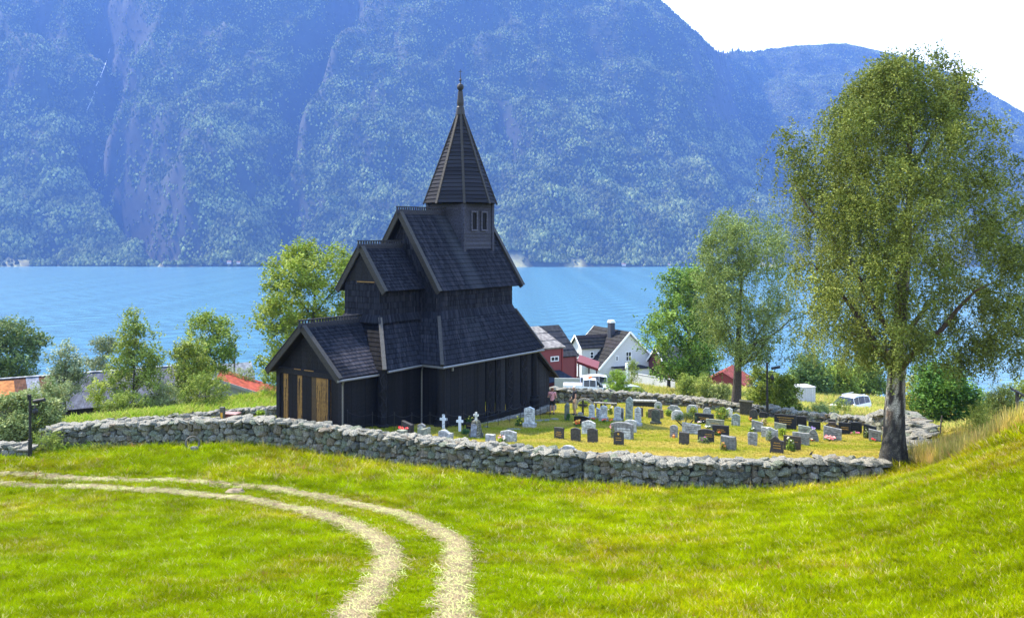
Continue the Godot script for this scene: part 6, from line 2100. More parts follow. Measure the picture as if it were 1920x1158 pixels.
	part("trunk", pm.mesh(), M.bark, pine)
	var xs := []
	var cs := []
	for pad in [[-0.42, 0.72, 0.0, 0.17, 0.17], [-0.28, 0.8, 0.05, 0.16, 0.13], [0.12, 0.78, 0.0, 0.33, 0.15], [0.3, 0.8, 0.05, 0.22, 0.14], [0.06, 0.86, -0.1, 0.25, 0.12]]:
		for k in 70:
			var v3 := Vector3(rng.randfn(), rng.randfn(), rng.randfn()).normalized() * pow(rng.randf(), 0.4)
			var s := rng.randf_range(0.13, 0.22)
			xs.append(Transform3D(Basis(Vector3.UP, rng.randf() * TAU) * Basis.from_scale(Vector3(s, s, s)), Vector3(pad[0] + v3.x * pad[3], pad[1] + v3.y * pad[4], pad[2] + v3.z * pad[3])))
			cs.append(Color(0.02, 0.06, 0.02).lerp(Color(0.07, 0.14, 0.05), rng.randf()))
	many("foliage", leafy["needle"], M.leaf, xs, cs, pine)
	# slatted wooden bin at the far wall
	var sg := ground(1399, 778, 36.0)
	var sb := thing("slatted_bin", "upright grey wooden slatted box with a mossy lid against the far wall", "bin", sg, -0.3)
	for k in 9:
		var sl := MB.new()
		sl.col = Color(0.75, 0.75, 0.6) * rng.randf_range(0.8, 1.1)
		sl.cbox(Vector3(-0.3 + k * 0.075, 0.42, 0.2), Vector3(0.055, 0.78, 0.03), 0.006)
		part("slat", sl.mesh(), M.weathered_wood, sb)
	for sd in [-1.0, 1.0]:
		var sw := MB.new()
		sw.col = Color(0.6, 0.6, 0.5)
		sw.cbox(Vector3(sd * 0.35, 0.42, 0.0), Vector3(0.04, 0.8, 0.44), 0.008)
		part("side", sw.mesh(), M.weathered_wood, sb)
	var bk := MB.new()
	bk.col = Color(0.4, 0.4, 0.35)
	bk.box(Vector3(0, 0.42, -0.2), Vector3(0.7, 0.8, 0.03))
	part("back", bk.mesh(), M.weathered_wood, sb)
	var ld := MB.new()
	ld.col = Color(0.6, 0.65, 0.4)
	ld.cbox(Vector3(0.02, 0.86, 0), Vector3(0.84, 0.07, 0.56), 0.02, Basis(Vector3(0, 0, 1), -0.06))
	part("lid", ld.mesh(), M.weathered_wood, sb)
	# dark marker post with a gold plate, and the red box beside it, east of the church
	var mg := px(416.5, 800, 46.5)
	mg.y = gh(mg.x, 46.5)
	var mp := thing("marker_post", "short dark stone marker post with yellow writing behind the front wall", "post", mg, -0.2)
	var pb := MB.new()
	pb.col = Color(0.12, 0.12, 0.1)
	pb.cbox(Vector3(0, 0.4, 0), Vector3(0.24, (EYE_ROW - 763) / F * 46.5 - mg.y - 0.0 + 0.1, 0.2), 0.02)
	part("shaft", pb.mesh(), M.grave_stone, mp)
	var gp := MB.new()
	gp.box(Vector3(0.01, 0.42, 0.105), Vector3(0.12, 0.4, 0.008))
	part("gold_plate", gp.mesh(), M.gold_leaf, mp)
	var rg := px(434.5, 800, 47.0)
	rg.y = gh(rg.x, 47.0)
	var rh := (EYE_ROW - 774) / F * 47.0 - rg.y
	var rb := thing("grit_box", "dull red box with a pale pink lid behind the front wall", "box", rg, -0.25)
	var b1 := MB.new()
	b1.col = Color(0.19, 0.05, 0.06)
	b1.cbox(Vector3(0, (rh - 0.05) / 2, 0), Vector3(0.72, rh - 0.05, 0.5), 0.02)
	part("body", b1.mesh(), M.painted, rb)
	var b2 := MB.new()
	b2.col = Color(0.5, 0.26, 0.24)
	b2.cbox(Vector3(0, rh - 0.02, 0), Vector3(0.78, 0.06, 0.56), 0.015)
	part("lid", b2.mesh(), M.painted, rb)
	# iron posts and slack chains round the church
	var fence := thing("chain_fence", "thin iron posts with slack chains round the black church", "fence", Vector3(-7.0, -9.9, -44.0))
	var spots := []
	for u in [[651, 44.2], [698, 44.0], [739, 44.4], [772, 44.7], [806, 45.0], [837, 45.5], [869, 46.4], [893, 47.2], [914, 47.9], [934, 48.6], [956, 49.4], [976, 50.2], [1013, 51.4], [1031, 52.3]]:
		var X: float = (u[0] - 960.0) / F * u[1]
		spots.append(Vector3(X, gh(X, u[1]), -u[1]))
	for i in spots.size():
		var ip := MB.new()
		ip.col = Color(1.6, 1.6, 1.6)
		ip.tube([Vector3(0, -0.15, 0), Vector3(0, 0.95, 0), Vector3(0, 0.97, 0), Vector3(0, 1.02, 0)], [0.014, 0.014, 0.028, 0.01], 6)
		part("post", ip.mesh(), M.iron, fence, spots[i] - fence.position)
		if i > 0:
			for lv in [0.9, 0.45]:
				var ch := MB.new()
				var cp := []
				var crad := []
				for k in 9:
					var f := k / 8.0
					cp.append(spots[i - 1].lerp(spots[i], f) - fence.position + Vector3(0, lv - 0.14 * sin(f * PI), 0))
					crad.append(0.009)
				ch.col = Color(2.5, 1.4, 1.0)
				ch.tube(cp, crad, 4, false)
				part("chain", ch.mesh(), M.iron, fence)
	# lamp posts with camera-like floodlights
	lamp_post(55.5, 858, 740, "dark green lamp post with a floodlight at the end of the long wall", -1)
	lamp_post(1439, 783, 680, "tall black lamp post with a floodlight among the graves at the far wall", -1)
	# small timber notice board on the bank, fence stake, wooden pole
	var nd := 35.0
	var ng := px(1908, 775, nd)
	ng.y = gh(ng.x, nd)
	var nb := thing("notice_board", "slanted wooden notice board on a post at the bank's top", "sign", ng, 1.2)
	var np_ := MB.new()
	var nh := (EYE_ROW - 736) / F * nd - ng.y
	np_.cbox(Vector3(0, nh / 2 - 0.1, 0), Vector3(0.12, nh + 0.2, 0.12), 0.012)
	part("post", np_.mesh(), M.weathered_wood, nb)
	var nbd := MB.new()
	nbd.col = Color(0.6, 0.5, 0.4)
	nbd.cbox(Vector3(0, nh + 0.04, 0), Vector3(0.7, 0.05, 0.5), 0.01, Basis(Vector3.RIGHT, 0.5))
	part("board", nbd.mesh(), M.weathered_wood, nb)
	var nbr := MB.new()
	nbr.bar(Vector3(0, nh - 0.35, 0), Vector3(0, nh - 0.02, 0.2), 0.07, 0.05)
	part("brace", nbr.mesh(), M.weathered_wood, nb)
	var kg := ground(1763, 818, 38.0)
	var stake := MB.new()
	stake.tube([Vector3(0, -0.2, 0), Vector3(0.04, 0.5, 0), Vector3(0.09, 0.92, 0)], [0.035, 0.034, 0.03], 7)
	single("fence_stake", stake.mesh(), M.weathered_wood, "lone grey fence stake leaning in the grass below the deep green tree", "stake", kg)
	var pole := MB.new()
	pole.tube([Vector3(0, -1, 0), Vector3(0.15, 7.5, 0)], [0.11, 0.08], 8)
	var pp := px(437, 700, 90.0)
	pp.y = gh(pp.x, 90.0)
	single("utility_pole", pole.mesh(), M.weathered_wood, "thin dark wooden pole rising beside the open-crowned tree", "pole", pp)
	# wheel and pale stones leaning at the foot of the long wall
	var wg := ground(357, 843, 30.0)
	var wh := MB.new()
	var wp := []
	var wr := []
	for i in 17:
		var a := TAU * i / 16.0
		wp.append(Vector3(cos(a) * 0.3, 0.28 + sin(a) * 0.3, 0))
		wr.append(0.05)
	wh.tube(wp, wr, 7, false)
	single("old_tyre", wh.mesh(), M.weathered_wood, "grey hoop leaning against the foot of the long front wall", "hoop", wg + Vector3(0, -0.05, -0.25), Basis(Vector3.UP, 0.4) * Basis(Vector3.RIGHT, -0.25))
	single("loose_stone", rock_mesh(rocks[4]), M.field_stone, "pale loose stone fallen beside the hoop at the wall", "stone", ground(366, 845, 30.0) + Vector3(0, 0.1, 0.1), Basis.from_scale(Vector3(0.35, 0.25, 0.25)))
	var hay := MB.new()
	hay.smooth = false
	hay.lathe(Vector3.ZERO, [[0.34, -0.05], [0.31, 0.05], [0.2, 0.13], [0.08, 0.16], [0.0, 0.16]], 11, Vector3(1.2, 1.0, 0.8))
	for i in hay.v.size():
		hay.v[i] += Vector3(fine.get_noise_3d(hay.v[i].x * 20, hay.v[i].y * 20, hay.v[i].z * 20), fine.get_noise_3d(hay.v[i].z * 20, hay.v[i].x * 20, hay.v[i].y * 20), 0) * 0.06
		hay.c[i] = Color(0.17, 0.125, 0.065)
	single("hay_heap", hay.mesh(), M.straw, "little brown heap of raked hay between the wheel tracks", "hay", ground(441, 925, 20.0))
	# birds
	for e in [[1521, 855, 0.0, "small dark bird standing on the dry lawn near the front wall", 36.0], [1117, 853, 1.0, "small dark bird perched on top of the front wall", 0.0]]:
		var bg2 := ground(e[0], e[1], 36.0)
		if e[2] > 0.5:
			bg2 = px(e[0], 856, 37.1)
		var bird := MB.new()
		bird.smooth = true
		bird.tube([Vector3(-0.13, 0.05, 0), Vector3(-0.06, 0.075, 0), Vector3(0.0, 0.09, 0), Vector3(0.05, 0.11, 0), Vector3(0.075, 0.15, 0), Vector3(0.1, 0.165, 0), Vector3(0.135, 0.16, 0)], [0.008, 0.02, 0.042, 0.038, 0.024, 0.022, 0.002], 8)
		for sd in [-1.0, 1.0]:
			bird.tube([Vector3(0.01, 0.07, sd * 0.02), Vector3(0.015, 0.0, sd * 0.02)], [0.005, 0.004], 4)
		for i in bird.c.size():
			bird.c[i] = Color(0.02, 0.02, 0.022)
		single("bird", bird.mesh(), M.cloth, e[3], "bird", bg2, Basis(Vector3.UP, 0.6))

func lamp_post(u: float, v: float, top: float, label: String, side: int) -> void:
	var g := ground(u, v, 30.0)
	if u > 1000.0:
		g = ground(u, v, 45.0)
	var k := -g.z / F
	var h: float = (EYE_ROW - top) * k - g.y
	var o := thing("lamp_post", label, "lamp post", g, 0.0, "churchyard lamp posts")
	var mb := MB.new()
	mb.col = Color(1.4, 1.7, 1.6)
	mb.tube([Vector3(0, -0.3, 0), Vector3(0, h * 0.3, 0), Vector3(0, h * 0.305, 0), Vector3(0, h, 0), Vector3(0, h + 0.02, 0)], [0.085, 0.085, 0.06, 0.055, 0.03], 12)
	part("pole", mb.mesh(), M.iron, o)
	var hd := MB.new()
	hd.tube([Vector3(0.22, h * 0.9, 0.1), Vector3(0.74, h * 0.935, 0.16)], [0.085, 0.085], 12)
	part("floodlight", hd.mesh(), M.iron, o)
	var ar := MB.new()
	ar.bar(Vector3(-0.08, h * 0.82, 0), Vector3(0.42, h * 0.84, 0.1), 0.04, 0.05)
	ar.bar(Vector3(0.42, h * 0.84, 0.1), Vector3(0.46, h * 0.91, 0.12), 0.035, 0.035)
	part("bracket", ar.mesh(), M.iron, o)
	var gl := MB.new()
	gl.lathe(Vector3(0.28, h * 0.68, 0.1), [[0.0, 0.0], [0.07, 0.03], [0.13, 0.16], [0.12, 0.24], [0.05, 0.3], [0.03, 0.4], [0.0, 0.42]], 10)
	part("hanging_lamp", gl.mesh(), M.iron, o)
	var bx := MB.new()
	bx.col = Color(30, 30, 31) if u > 1000.0 else Color(2, 2, 2)
	bx.cbox(Vector3(-0.05, h - 0.1, 0.06), Vector3(0.06, 0.26, 0.06), 0.01)
	part("sensor", bx.mesh(), M.iron, o)

# ---------------------------------------------------------------- houses and sheds
const RED := Color(0.27, 0.035, 0.03)
const WHITE := Color(0.78, 0.79, 0.8)
const SLATE := Color(0.035, 0.034, 0.036)

# a part built in the house's own axes
func hpart(o: Node3D, called: String, m: Material, col: Color, boxes: Array) -> MeshInstance3D:
	var mb := MB.new()
	mb.col = col
	for b in boxes:
		mb.cbox(b[0], b[1], 0.008 if b[1].x > 0.03 and b[1].y > 0.03 and b[1].z > 0.03 else 0.002)
	return part(called, mb.mesh(), m, o)

# window on the wall whose outward direction is n (in house axes), centre c, size w x h, with bars
func window(o: Node3D, c: Vector3, n: Vector3, w: float, h: float, cols: int, rows: int, frame_col := WHITE) -> void:
	var right := Vector3.UP.cross(n).normalized()
	var b := Basis(right, Vector3.UP, n)
	var fr := MB.new()
	fr.col = frame_col
	var f := 0.09
	for sx in [-1.0, 1.0]:
		fr.box(c + b * Vector3(sx * (w / 2 + f / 2 - 0.02), 0, 0.03), Vector3(f, h + 2 * f - 0.04, 0.07), b)
	for sy in [-1.0, 1.0]:
		fr.box(c + b * Vector3(0, sy * (h / 2 + f / 2 - 0.02), 0.032), Vector3(w - 0.04, f, 0.07), b)
	for i in range(1, cols):
		fr.box(c + b * Vector3(-w / 2 + w * i / cols, 0, 0.02), Vector3(0.06, h - 0.04, 0.04), b)
	for i in range(1, rows):
		fr.box(c + b * Vector3(0, -h / 2 + h * i / rows, 0.024), Vector3(w - 0.04, 0.06, 0.04), b)
	var wn := part("window", fr.mesh(), M.plain, o)
	for i in cols:
		for j in rows:
			var pn := MB.new()
			pn.box(c + b * Vector3(-w / 2 + w * (i + 0.5) / cols, -h / 2 + h * (j + 0.5) / rows, 0.008), Vector3(w / cols - 0.05, h / rows - 0.05, 0.012), b)
			part("pane", pn.mesh(), M.dark_glass, wn)

# boards lying across a wall rectangle a-b (bottom), height h, outward n: overlapping weatherboards
func weatherboards(mb: MB, a: Vector3, b: Vector3, top_a: float, top_b: float, n: Vector3, peak := -1.0) -> void:
	var y := a.y
	var ph := 0.16
	var ytop := maxf(top_a, top_b) if peak < 0.0 else peak
	while y < ytop - 0.02:
		var y1 := minf(y + ph, ytop)
		var f0 := 0.0
		var f1 := 1.0
		if peak > 0.0:
			# a gable narrows towards its peak
			if y > top_a:
				var k := clampf((y - top_a) / (peak - top_a), 0.0, 1.0)
				f0 = k * 0.5; f1 = 1.0 - k * 0.5
		elif top_a != top_b:
			var lo := minf(top_a, top_b)
			if y > lo:
				var k := (y - lo) / (ytop - lo)
				if top_a < top_b:
					f0 = k
				else:
					f1 = 1.0 - k
		var p := Vector3(a.x, y, a.z).lerp(Vector3(b.x, y, b.z), f0)
		var q := Vector3(a.x, y, a.z).lerp(Vector3(b.x, y, b.z), f1)
		var up := Vector3(0, y1 - y, 0)
		mb.quad(p + n * 0.03, q + n * 0.03, q + up + n * 0.004, p + up + n * 0.004)
		mb.quad(p, q, q + n * 0.03, p + n * 0.03)
		y = y1

# house axes: +x along the ridge, +z towards the viewer side, y up from the base
func gable_house(called: String, label: String, category: String, at: Vector3, turn: float, L: float, W: float, eave: float, ridge: float, wall: Color, roof: Color, o := {}) -> Node3D:
	var h := thing(called, label, category, at, turn)
	var wm := MB.new()
	wm.col = wall
	var hl := L / 2
	var hw := W / 2
	var ov: float = o.get("over", 0.35)
	# solid core
	wm.hexa([Vector3(-hl + 0.02, -1.5, -hw + 0.02), Vector3(hl - 0.02, -1.5, -hw + 0.02), Vector3(hl - 0.02, -1.5, hw - 0.02), Vector3(-hl + 0.02, -1.5, hw - 0.02), Vector3(-hl + 0.02, eave, -hw + 0.02), Vector3(hl - 0.02, eave, -hw + 0.02), Vector3(hl - 0.02, eave, hw - 0.02), Vector3(-hl + 0.02, eave, hw - 0.02)])
	for sx in [-1.0, 1.0]:
		wm.tri(Vector3(sx * (hl - 0.02), eave, -hw), Vector3(sx * (hl - 0.02), eave, hw), Vector3(sx * (hl - 0.02), ridge - 0.05, 0))
	weatherboards(wm, Vector3(-hl, -0.6, hw), Vector3(hl, -0.6, hw), eave, eave, Vector3(0, 0, 1))
	weatherboards(wm, Vector3(hl, -0.6, hw), Vector3(hl, -0.6, -hw), eave, eave, Vector3(1, 0, 0), ridge)
	weatherboards(wm, Vector3(-hl, -0.6, -hw), Vector3(-hl, -0.6, hw), eave, eave, Vector3(-1, 0, 0), ridge)
	part("wall", wm.mesh(), M.painted, h)
	var sl := (ridge - eave) / hw
	for sz in [-1.0, 1.0]:
		var rm := MB.new()
		rm.col = roof
		var zl: float = sz * (hw + ov)
		var yl := eave - ov * sl + 0.12
		var a := Vector3(-hl - ov, yl, zl)
		var b := Vector3(hl + ov, yl, zl)
		var c := Vector3(-hl - ov, ridge + 0.12, 0)
		var d := Vector3(hl + ov, ridge + 0.12, 0)
		slab4(rm, a, b, c, d, 0.1)
		var rp := part("roof", rm.mesh(), M.roof_metal, h)
		var out := (b - a).cross(c - a).normalized()
		if out.y < 0:
			out = -out
		if o.has("tiles") and sz > 0:
			var rows: int = o.tiles
			for r in rows:
				var tm := MB.new()
				var g := rng.randf_range(0.85, 1.15)
				tm.col = roof * g
				var f0 := float(r) / rows
				var f1 := float(r + 1) / rows
				tm.hexa([a.lerp(c, f0) + out * 0.01, b.lerp(d, f0) + out * 0.01, b.lerp(d, f1) + out * 0.005, a.lerp(c, f1) + out * 0.005, a.lerp(c, f0) + out * 0.075, b.lerp(d, f0) + out * 0.075, b.lerp(d, f1) + out * 0.02, a.lerp(c, f1) + out * 0.02])
				part("tile_course", tm.mesh(), M.roof_metal, rp)
		if o.has("verge"):
			for sx in [-1.0, 1.0]:
				var vm := MB.new()
				vm.col = o.verge
				vm.bar(Vector3(sx * (hl + ov + 0.03), yl - 0.02, zl), Vector3(sx * (hl + ov + 0.03), ridge + 0.1, 0), 0.06, 0.26, out)
				part("verge_board", vm.mesh(), M.plain, rp)
	return h

func buildings() -> void:
	# ---- red barn: a tall slate-roofed part and a nearer grey-roofed wing
	var turn := 0.571
	var e := Vector3(cos(turn), 0, -sin(turn))
	var f := Vector3(sin(turn), 0, cos(turn))
	var eb := px(1086, 668.5, 104.0)
	var rise := 3.2
	var run := 3.7
	# the ridge lies behind the eave by run, and the barn reaches back along -e
	var Lb := 9.0
	var mid := eb - e * (Lb / 2 + 0.3) - f * (run + 0.3)
	var gy := eb.y - 3.0
	var barn := gable_house("red_barn", "dark red barn with a steep dark slate roof behind the grey-roofed wing", "barn", Vector3(mid.x, gy, mid.z), turn, Lb, run * 2, 3.0 + 0.25, 3.0 + rise, RED, Color(0.06, 0.06, 0.065), {tiles = 5, over = 0.3})
	hpart(barn, "corner_board", M.plain, RED * 0.7, [[Vector3(Lb / 2 + 0.03, 1.2, run + 0.03), Vector3(0.16, 3.6, 0.16)]])
	var ea := px(1060.6, 652.6, 100.0)
	var La := 8.0
	var runa := 5.0
	var mida := ea - e * (La / 2 + 0.3) - f * (runa + 0.3)
	var gya := ea.y - 3.2
	var wing := gable_house("red_barn", "dark red barn wing with a pale grey metal roof and small white window", "barn", Vector3(mida.x, gya, mida.z), turn, La, runa * 2, 3.2 + 0.1, 3.2 + 1.85, RED, Color(0.3, 0.28, 0.26), {tiles = 3, over = 0.3})
	window(wing, Vector3(La / 2 - 1.0, 2.1, runa + 0.03), Vector3(0, 0, 1), 0.95, 0.42, 2, 1)
	hpart(wing, "corner_board", M.plain, RED * 0.7, [[Vector3(La / 2 + 0.03, 1.2, runa + 0.03), Vector3(0.16, 4.2, 0.16)]])
	var dm := MB.new()
	dm.col = Color(0.035, 0.04, 0.06)
	slab4(dm, Vector3(0.5, 0.0, runa + 2.2), Vector3(La / 2 + 0.4, 0.0, runa + 2.2), Vector3(0.5, 0.85, runa + 0.1), Vector3(La / 2 - 0.4, 0.85, runa + 0.1), 0.1)
	part("dark_sloped_slab", dm.mesh(), M.roof_metal, wing)  # low dark sloping slab against the foot of the wing wall
	# ---- red carport between barn and house
	var ca := px(1082, 676, 108.0)
	var cb := px(1121, 690, 106.0)
	var cp := thing("carport", "open red carport with a sloping roof between barn and white house", "carport", Vector3((ca.x + cb.x) / 2, ca.y - 2.6, (ca.z + cb.z) / 2), 0.0)
	var la := ca - cp.position
	var lb := cb - cp.position
	var crf := MB.new()
	crf.col = RED * 0.8
	slab4(crf, la + Vector3(0, 0, 0.2), lb + Vector3(0, 0, 0.2), la + Vector3(0.6, 0.2, -4.0), lb + Vector3(0.6, 0.2, -4.0), 0.16)
	part("roof", crf.mesh(), M.painted, cp)
	var fas := MB.new()
	fas.col = RED
	fas.bar(la + Vector3(0, -0.15, 0.25), lb + Vector3(0, -0.15, 0.25), 0.08, 0.3)
	part("fascia", fas.mesh(), M.painted, cp)
	for q in [0.08, 0.58, 0.95]:
		var pm := MB.new()
		pm.col = RED * 0.35
		var top := la.lerp(lb, q)
		pm.bar(Vector3(top.x, -1.0, top.z), top, 0.14, 0.14)
		part("post", pm.mesh(), M.painted, cp)
	var rl := MB.new()
	rl.col = RED * 0.4
	rl.bar(Vector3(la.x, 0.5, la.z), Vector3(lb.x, 0.1, lb.z), 0.08, 0.5)
	part("railing", rl.mesh(), M.painted, cp)
	# ---- white house
	var wt := 0.448
	var apex := px(1180, 622.4, 130.0)
	# gable towards the viewer: turn so that +x (the ridge) points out of the gable
	var gd := Vector3(0.433, 0, 0.901)
	var ht := atan2(-gd.z, gd.x)
	var hl := 9.4
	var cx := apex - gd * (hl / 2)
	var hb := apex.y - 7.2
	var house := gable_house("white_house", "white weatherboarded house with dark tiled roof and black chimney", "house", Vector3(cx.x, hb, cx.z), ht, hl, 10.0, 2.3, 7.1, WHITE, SLATE, {verge = WHITE, over = 0.3})
	# tile courses on the slope that faces the barn (the -z side in its own axes)
	var sl := 4.8 / 5.0
	for sz in [-1.0, 1.0]:
		for r in 11:
			var tm := MB.new()
			var g := rng.randf_range(0.8, 1.2)
			tm.col = SLATE * g
			var q0 := 5.3 - r * 5.3 / 11.0
			var q1 := 5.3 - (r + 1) * 5.3 / 11.0
			var n := Vector3(0, 1, sz * sl).normalized()
			var y0 := 7.25 - q0 * sl
			var y1 := 7.25 - q1 * sl
			tm.hexa([Vector3(-5.0, y0, sz * q0), Vector3(5.0, y0, sz * q0), Vector3(5.0, y1, sz * q1), Vector3(-5.0, y1, sz * q1), Vector3(-5.0, y0, sz * q0) + n * 0.09, Vector3(5.0, y0, sz * q0) + n * 0.09, Vector3(5.0, y1, sz * q1) + n * 0.02, Vector3(-5.0, y1, sz * q1) + n * 0.02])
			part("tile_course", tm.mesh(), M.roof_metal, house)
	# which way is the house's own z in the view: find it from a point left of the gable
	var left_sign: float = -1.0 if (house.transform.basis * Vector3(0, 0, 1)).x > 0.0 else 1.0
	window(house, Vector3(hl / 2 + 0.03, 3.75, -left_sign * -0.15), Vector3(1, 0, 0), 0.85, 1.25, 2, 2)
	window(house, Vector3(hl / 2 + 0.03, 3.55, left_sign * 2.1), Vector3(1, 0, 0), 0.36, 0.55, 1, 2)
	var ch := MB.new()
	ch.col = Color(0.03, 0.035, 0.045)
	ch.cbox(Vector3(1.3, 7.0, left_sign * 0.9), Vector3(0.85, 2.6, 0.75), 0.02)
	var chim := part("chimney", ch.mesh(), M.plain, house)
	hpart(chim, "chimney_cap", M.plain, WHITE, [[Vector3(1.3, 8.38, left_sign * 0.9), Vector3(0.95, 0.16, 0.85)], [Vector3(1.3, 8.58, left_sign * 0.9), Vector3(0.8, 0.2, 0.7)]])
	# dormer wing on the barn side
	var dz := left_sign
	var dw := MB.new()
	dw.col = WHITE
	var z1: float = dz * 6.0
	dw.hexa([Vector3(-1.4, 0.5, dz * 0.5), Vector3(1.6, 0.5, dz * 0.5), Vector3(1.6, 0.5, z1), Vector3(-1.4, 0.5, z1), Vector3(-1.4, 4.9, dz * 0.5), Vector3(1.6, 4.9, dz * 0.5), Vector3(1.6, 4.9, z1), Vector3(-1.4, 4.9, z1)])
	dw.tri(Vector3(-1.4, 4.9, z1), Vector3(1.6, 4.9, z1), Vector3(0.1, 6.35, z1))
	weatherboards(dw, Vector3(1.6, 0.5, z1), Vector3(1.6, 0.5, 0.0), 4.9, 4.9, Vector3(1, 0, 0))
	weatherboards(dw, Vector3(-1.4, 0.5, z1), Vector3(1.6, 0.5, z1), 4.9, 4.9, Vector3(0, 0, dz), 6.35)
	var dorm := part("dormer", dw.mesh(), M.painted, house)
	for sx in [-1.0, 1.0]:
		for r in 4:
			var dr := MB.new()
			dr.col = SLATE * rng.randf_range(0.8, 1.2)
			var q0 := 1.8 - r * 0.45
			var q1 := 1.8 - (r + 1) * 0.45
			var xa: float = 0.1 + sx * q0
			var xb: float = 0.1 + sx * q1
			dr.hexa([Vector3(xa, 6.5 - q0 * 0.97, z1 + dz * 0.35), Vector3(xa, 6.5 - q0 * 0.97, 0), Vector3(xb, 6.5 - q1 * 0.97, 0), Vector3(xb, 6.5 - q1 * 0.97, z1 + dz * 0.35), Vector3(xa, 6.62 - q0 * 0.97, z1 + dz * 0.35), Vector3(xa, 6.62 - q0 * 0.97, 0), Vector3(xb, 6.55 - q1 * 0.97, 0), Vector3(xb, 6.55 - q1 * 0.97, z1 + dz * 0.35)])
			part("tile_course", dr.mesh(), M.roof_metal, dorm)
		var vb := MB.new()
		vb.col = WHITE
		vb.bar(Vector3(0.1 + sx * 1.85, 4.72, z1 + dz * 0.38), Vector3(0.1, 6.58, z1 + dz * 0.38), 0.06, 0.26, Vector3(sx, 1, 0).normalized())
		part("verge_board", vb.mesh(), M.plain, dorm)
	window(house, Vector3(1.63, 3.8, dz * 4.4), Vector3(1, 0, 0), 0.5, 0.85, 1, 2)
	window(house, Vector3(0.1, 3.3, z1 + dz * 0.03), Vector3(0, 0, dz), 0.9, 1.6, 2, 2)
	# flat-roofed porch in front of the gable, with a tall white flue
	var po := MB.new()
	po.col = WHITE
	po.cbox(Vector3(hl / 2 + 1.3, 0.6, left_sign * 0.6), Vector3(2.6, 3.4, 4.6), 0.02)
	var porch := part("porch", po.mesh(), M.painted, house)
	hpart(porch, "porch_roof", M.roof_metal, SLATE, [[Vector3(hl / 2 + 1.35, 2.36, left_sign * 0.6), Vector3(2.9, 0.12, 4.9)]])
	hpart(porch, "white_flue", M.plain, WHITE, [[Vector3(hl / 2 + 2.72, 1.9, left_sign * 2.2), Vector3(0.3, 2.7, 0.3)]])
	hpart(porch, "porch_door", M.plain, Color(0.3, 0.3, 0.3), [[Vector3(hl / 2 + 1.2, 0.1, left_sign * 2.92), Vector3(0.8, 1.9, 0.05)]])
	# ---- small outbuilding with brick-red gable beyond the house
	var og := px(1204, 690, 122.0)
	var out := gable_house("outbuilding", "brick-red outbuilding with a grey roof at the white house's far side", "shed", Vector3(og.x + 6.4, og.y - 3.6, og.z - 9.0), 0.45, 7.0, 6.0, 2.4, 5.4, Color(0.2, 0.06, 0.055), Color(0.12, 0.12, 0.13), {verge = WHITE, tiles = 4})
	# ---- long white board fence
	var fa := px(1182, 698.6, 100.0)
	var fb := px(1266, 712.5, 88.0)
	var fl := thing("board_fence", "long white board fence running behind the dry lawn, one dark opening", "fence", Vector3(fa.x, fa.y - 1.0, fa.z))
	var n := 24
	for i in n:
		var a := fa.lerp(fb, float(i) / n) - fl.position
		var b := fa.lerp(fb, float(i + 1) / n) - fl.position
		if i == 21:
			continue
		var bm := MB.new()
		bm.col = Color(0.62, 0.66, 0.66) * rng.randf_range(0.92, 1.05)
		var tk := Vector3(0.02, 0, 0.03)
		var dn := Vector3(0, -1.05, 0)
		bm.hexa([a + dn - tk, b + dn - tk, b + dn + tk, a + dn + tk, a - tk, b - tk, b + tk, a + tk])
		part("board", bm.mesh(), M.painted, fl)
	var tr := MB.new()
	tr.col = WHITE
	tr.bar(Vector3(0, 1.02, 0), fb - fl.position + Vector3(0, 0.02, 0), 0.14, 0.06)
	part("top_rail", tr.mesh(), M.painted, fl)
	var dp := MB.new()
	dp.col = Color(0.02, 0.02, 0.02)
	var p21 := fa.lerp(fb, 21.5 / n) - fl.position
	dp.box(p21 + Vector3(0, -0.5, -0.15), Vector3(0.5, 1.0, 0.04))
	part("dark_opening", dp.mesh(), M.plain, fl)
	# small pale garden wall below the barn
	var gw := px(1070, 714, 96.0)
	var gm := MB.new()
	gm.col = Color(0.5, 0.53, 0.5)
	gm.cbox(Vector3(0, -0.4, 0), Vector3(3.4, 1.4, 0.2), 0.02)
	single("garden_wall", gm.mesh(), M.painted, "short pale rendered garden wall below the red barn", "wall", gw, Basis(Vector3.UP, -0.05))
	# ---- red cabin glimpsed behind the crooked birch
	var rc := px(1372, 736, 108.0)
	gable_house("red_cabin", "red cabin with a low roof glimpsed behind the crooked birch's stem", "cabin", Vector3(rc.x, rc.y - 0.4, rc.z - 2.0), 1.15, 6.0, 5.0, 1.5, 2.9, Color(0.33, 0.045, 0.035), Color(0.33, 0.08, 0.06), {over = 0.25})
	var rw := px(1400, 735, 92.0)
	var rm := MB.new()
	rm.col = Color(0.55, 0.58, 0.6)
	rm.cbox(Vector3(0, -0.35, 0), Vector3(6.5, 0.9, 0.2), 0.02, Basis(Vector3(0, 0, 1), -0.12))
	single("garden_wall", rm.mesh(), M.painted, "sloping white kerb wall behind the crooked birch's foot", "wall", rw)
	# ---- white container in the bushes
	var wc := px(1512, 726.5, 86.0)
	var box_ := thing("container", "plain white box container half sunk in bushes", "container", Vector3(wc.x, wc.y - 1.6, wc.z), 0.25)
	hpart(box_, "shell", M.painted, Color(0.72, 0.74, 0.76), [[Vector3(0, 0.75, -0.8), Vector3(1.95, 1.7, 1.7)]])
	hpart(box_, "lid", M.painted, Color(0.8, 0.81, 0.82), [[Vector3(0, 1.63, -0.8), Vector3(2.02, 0.07, 1.78)]])
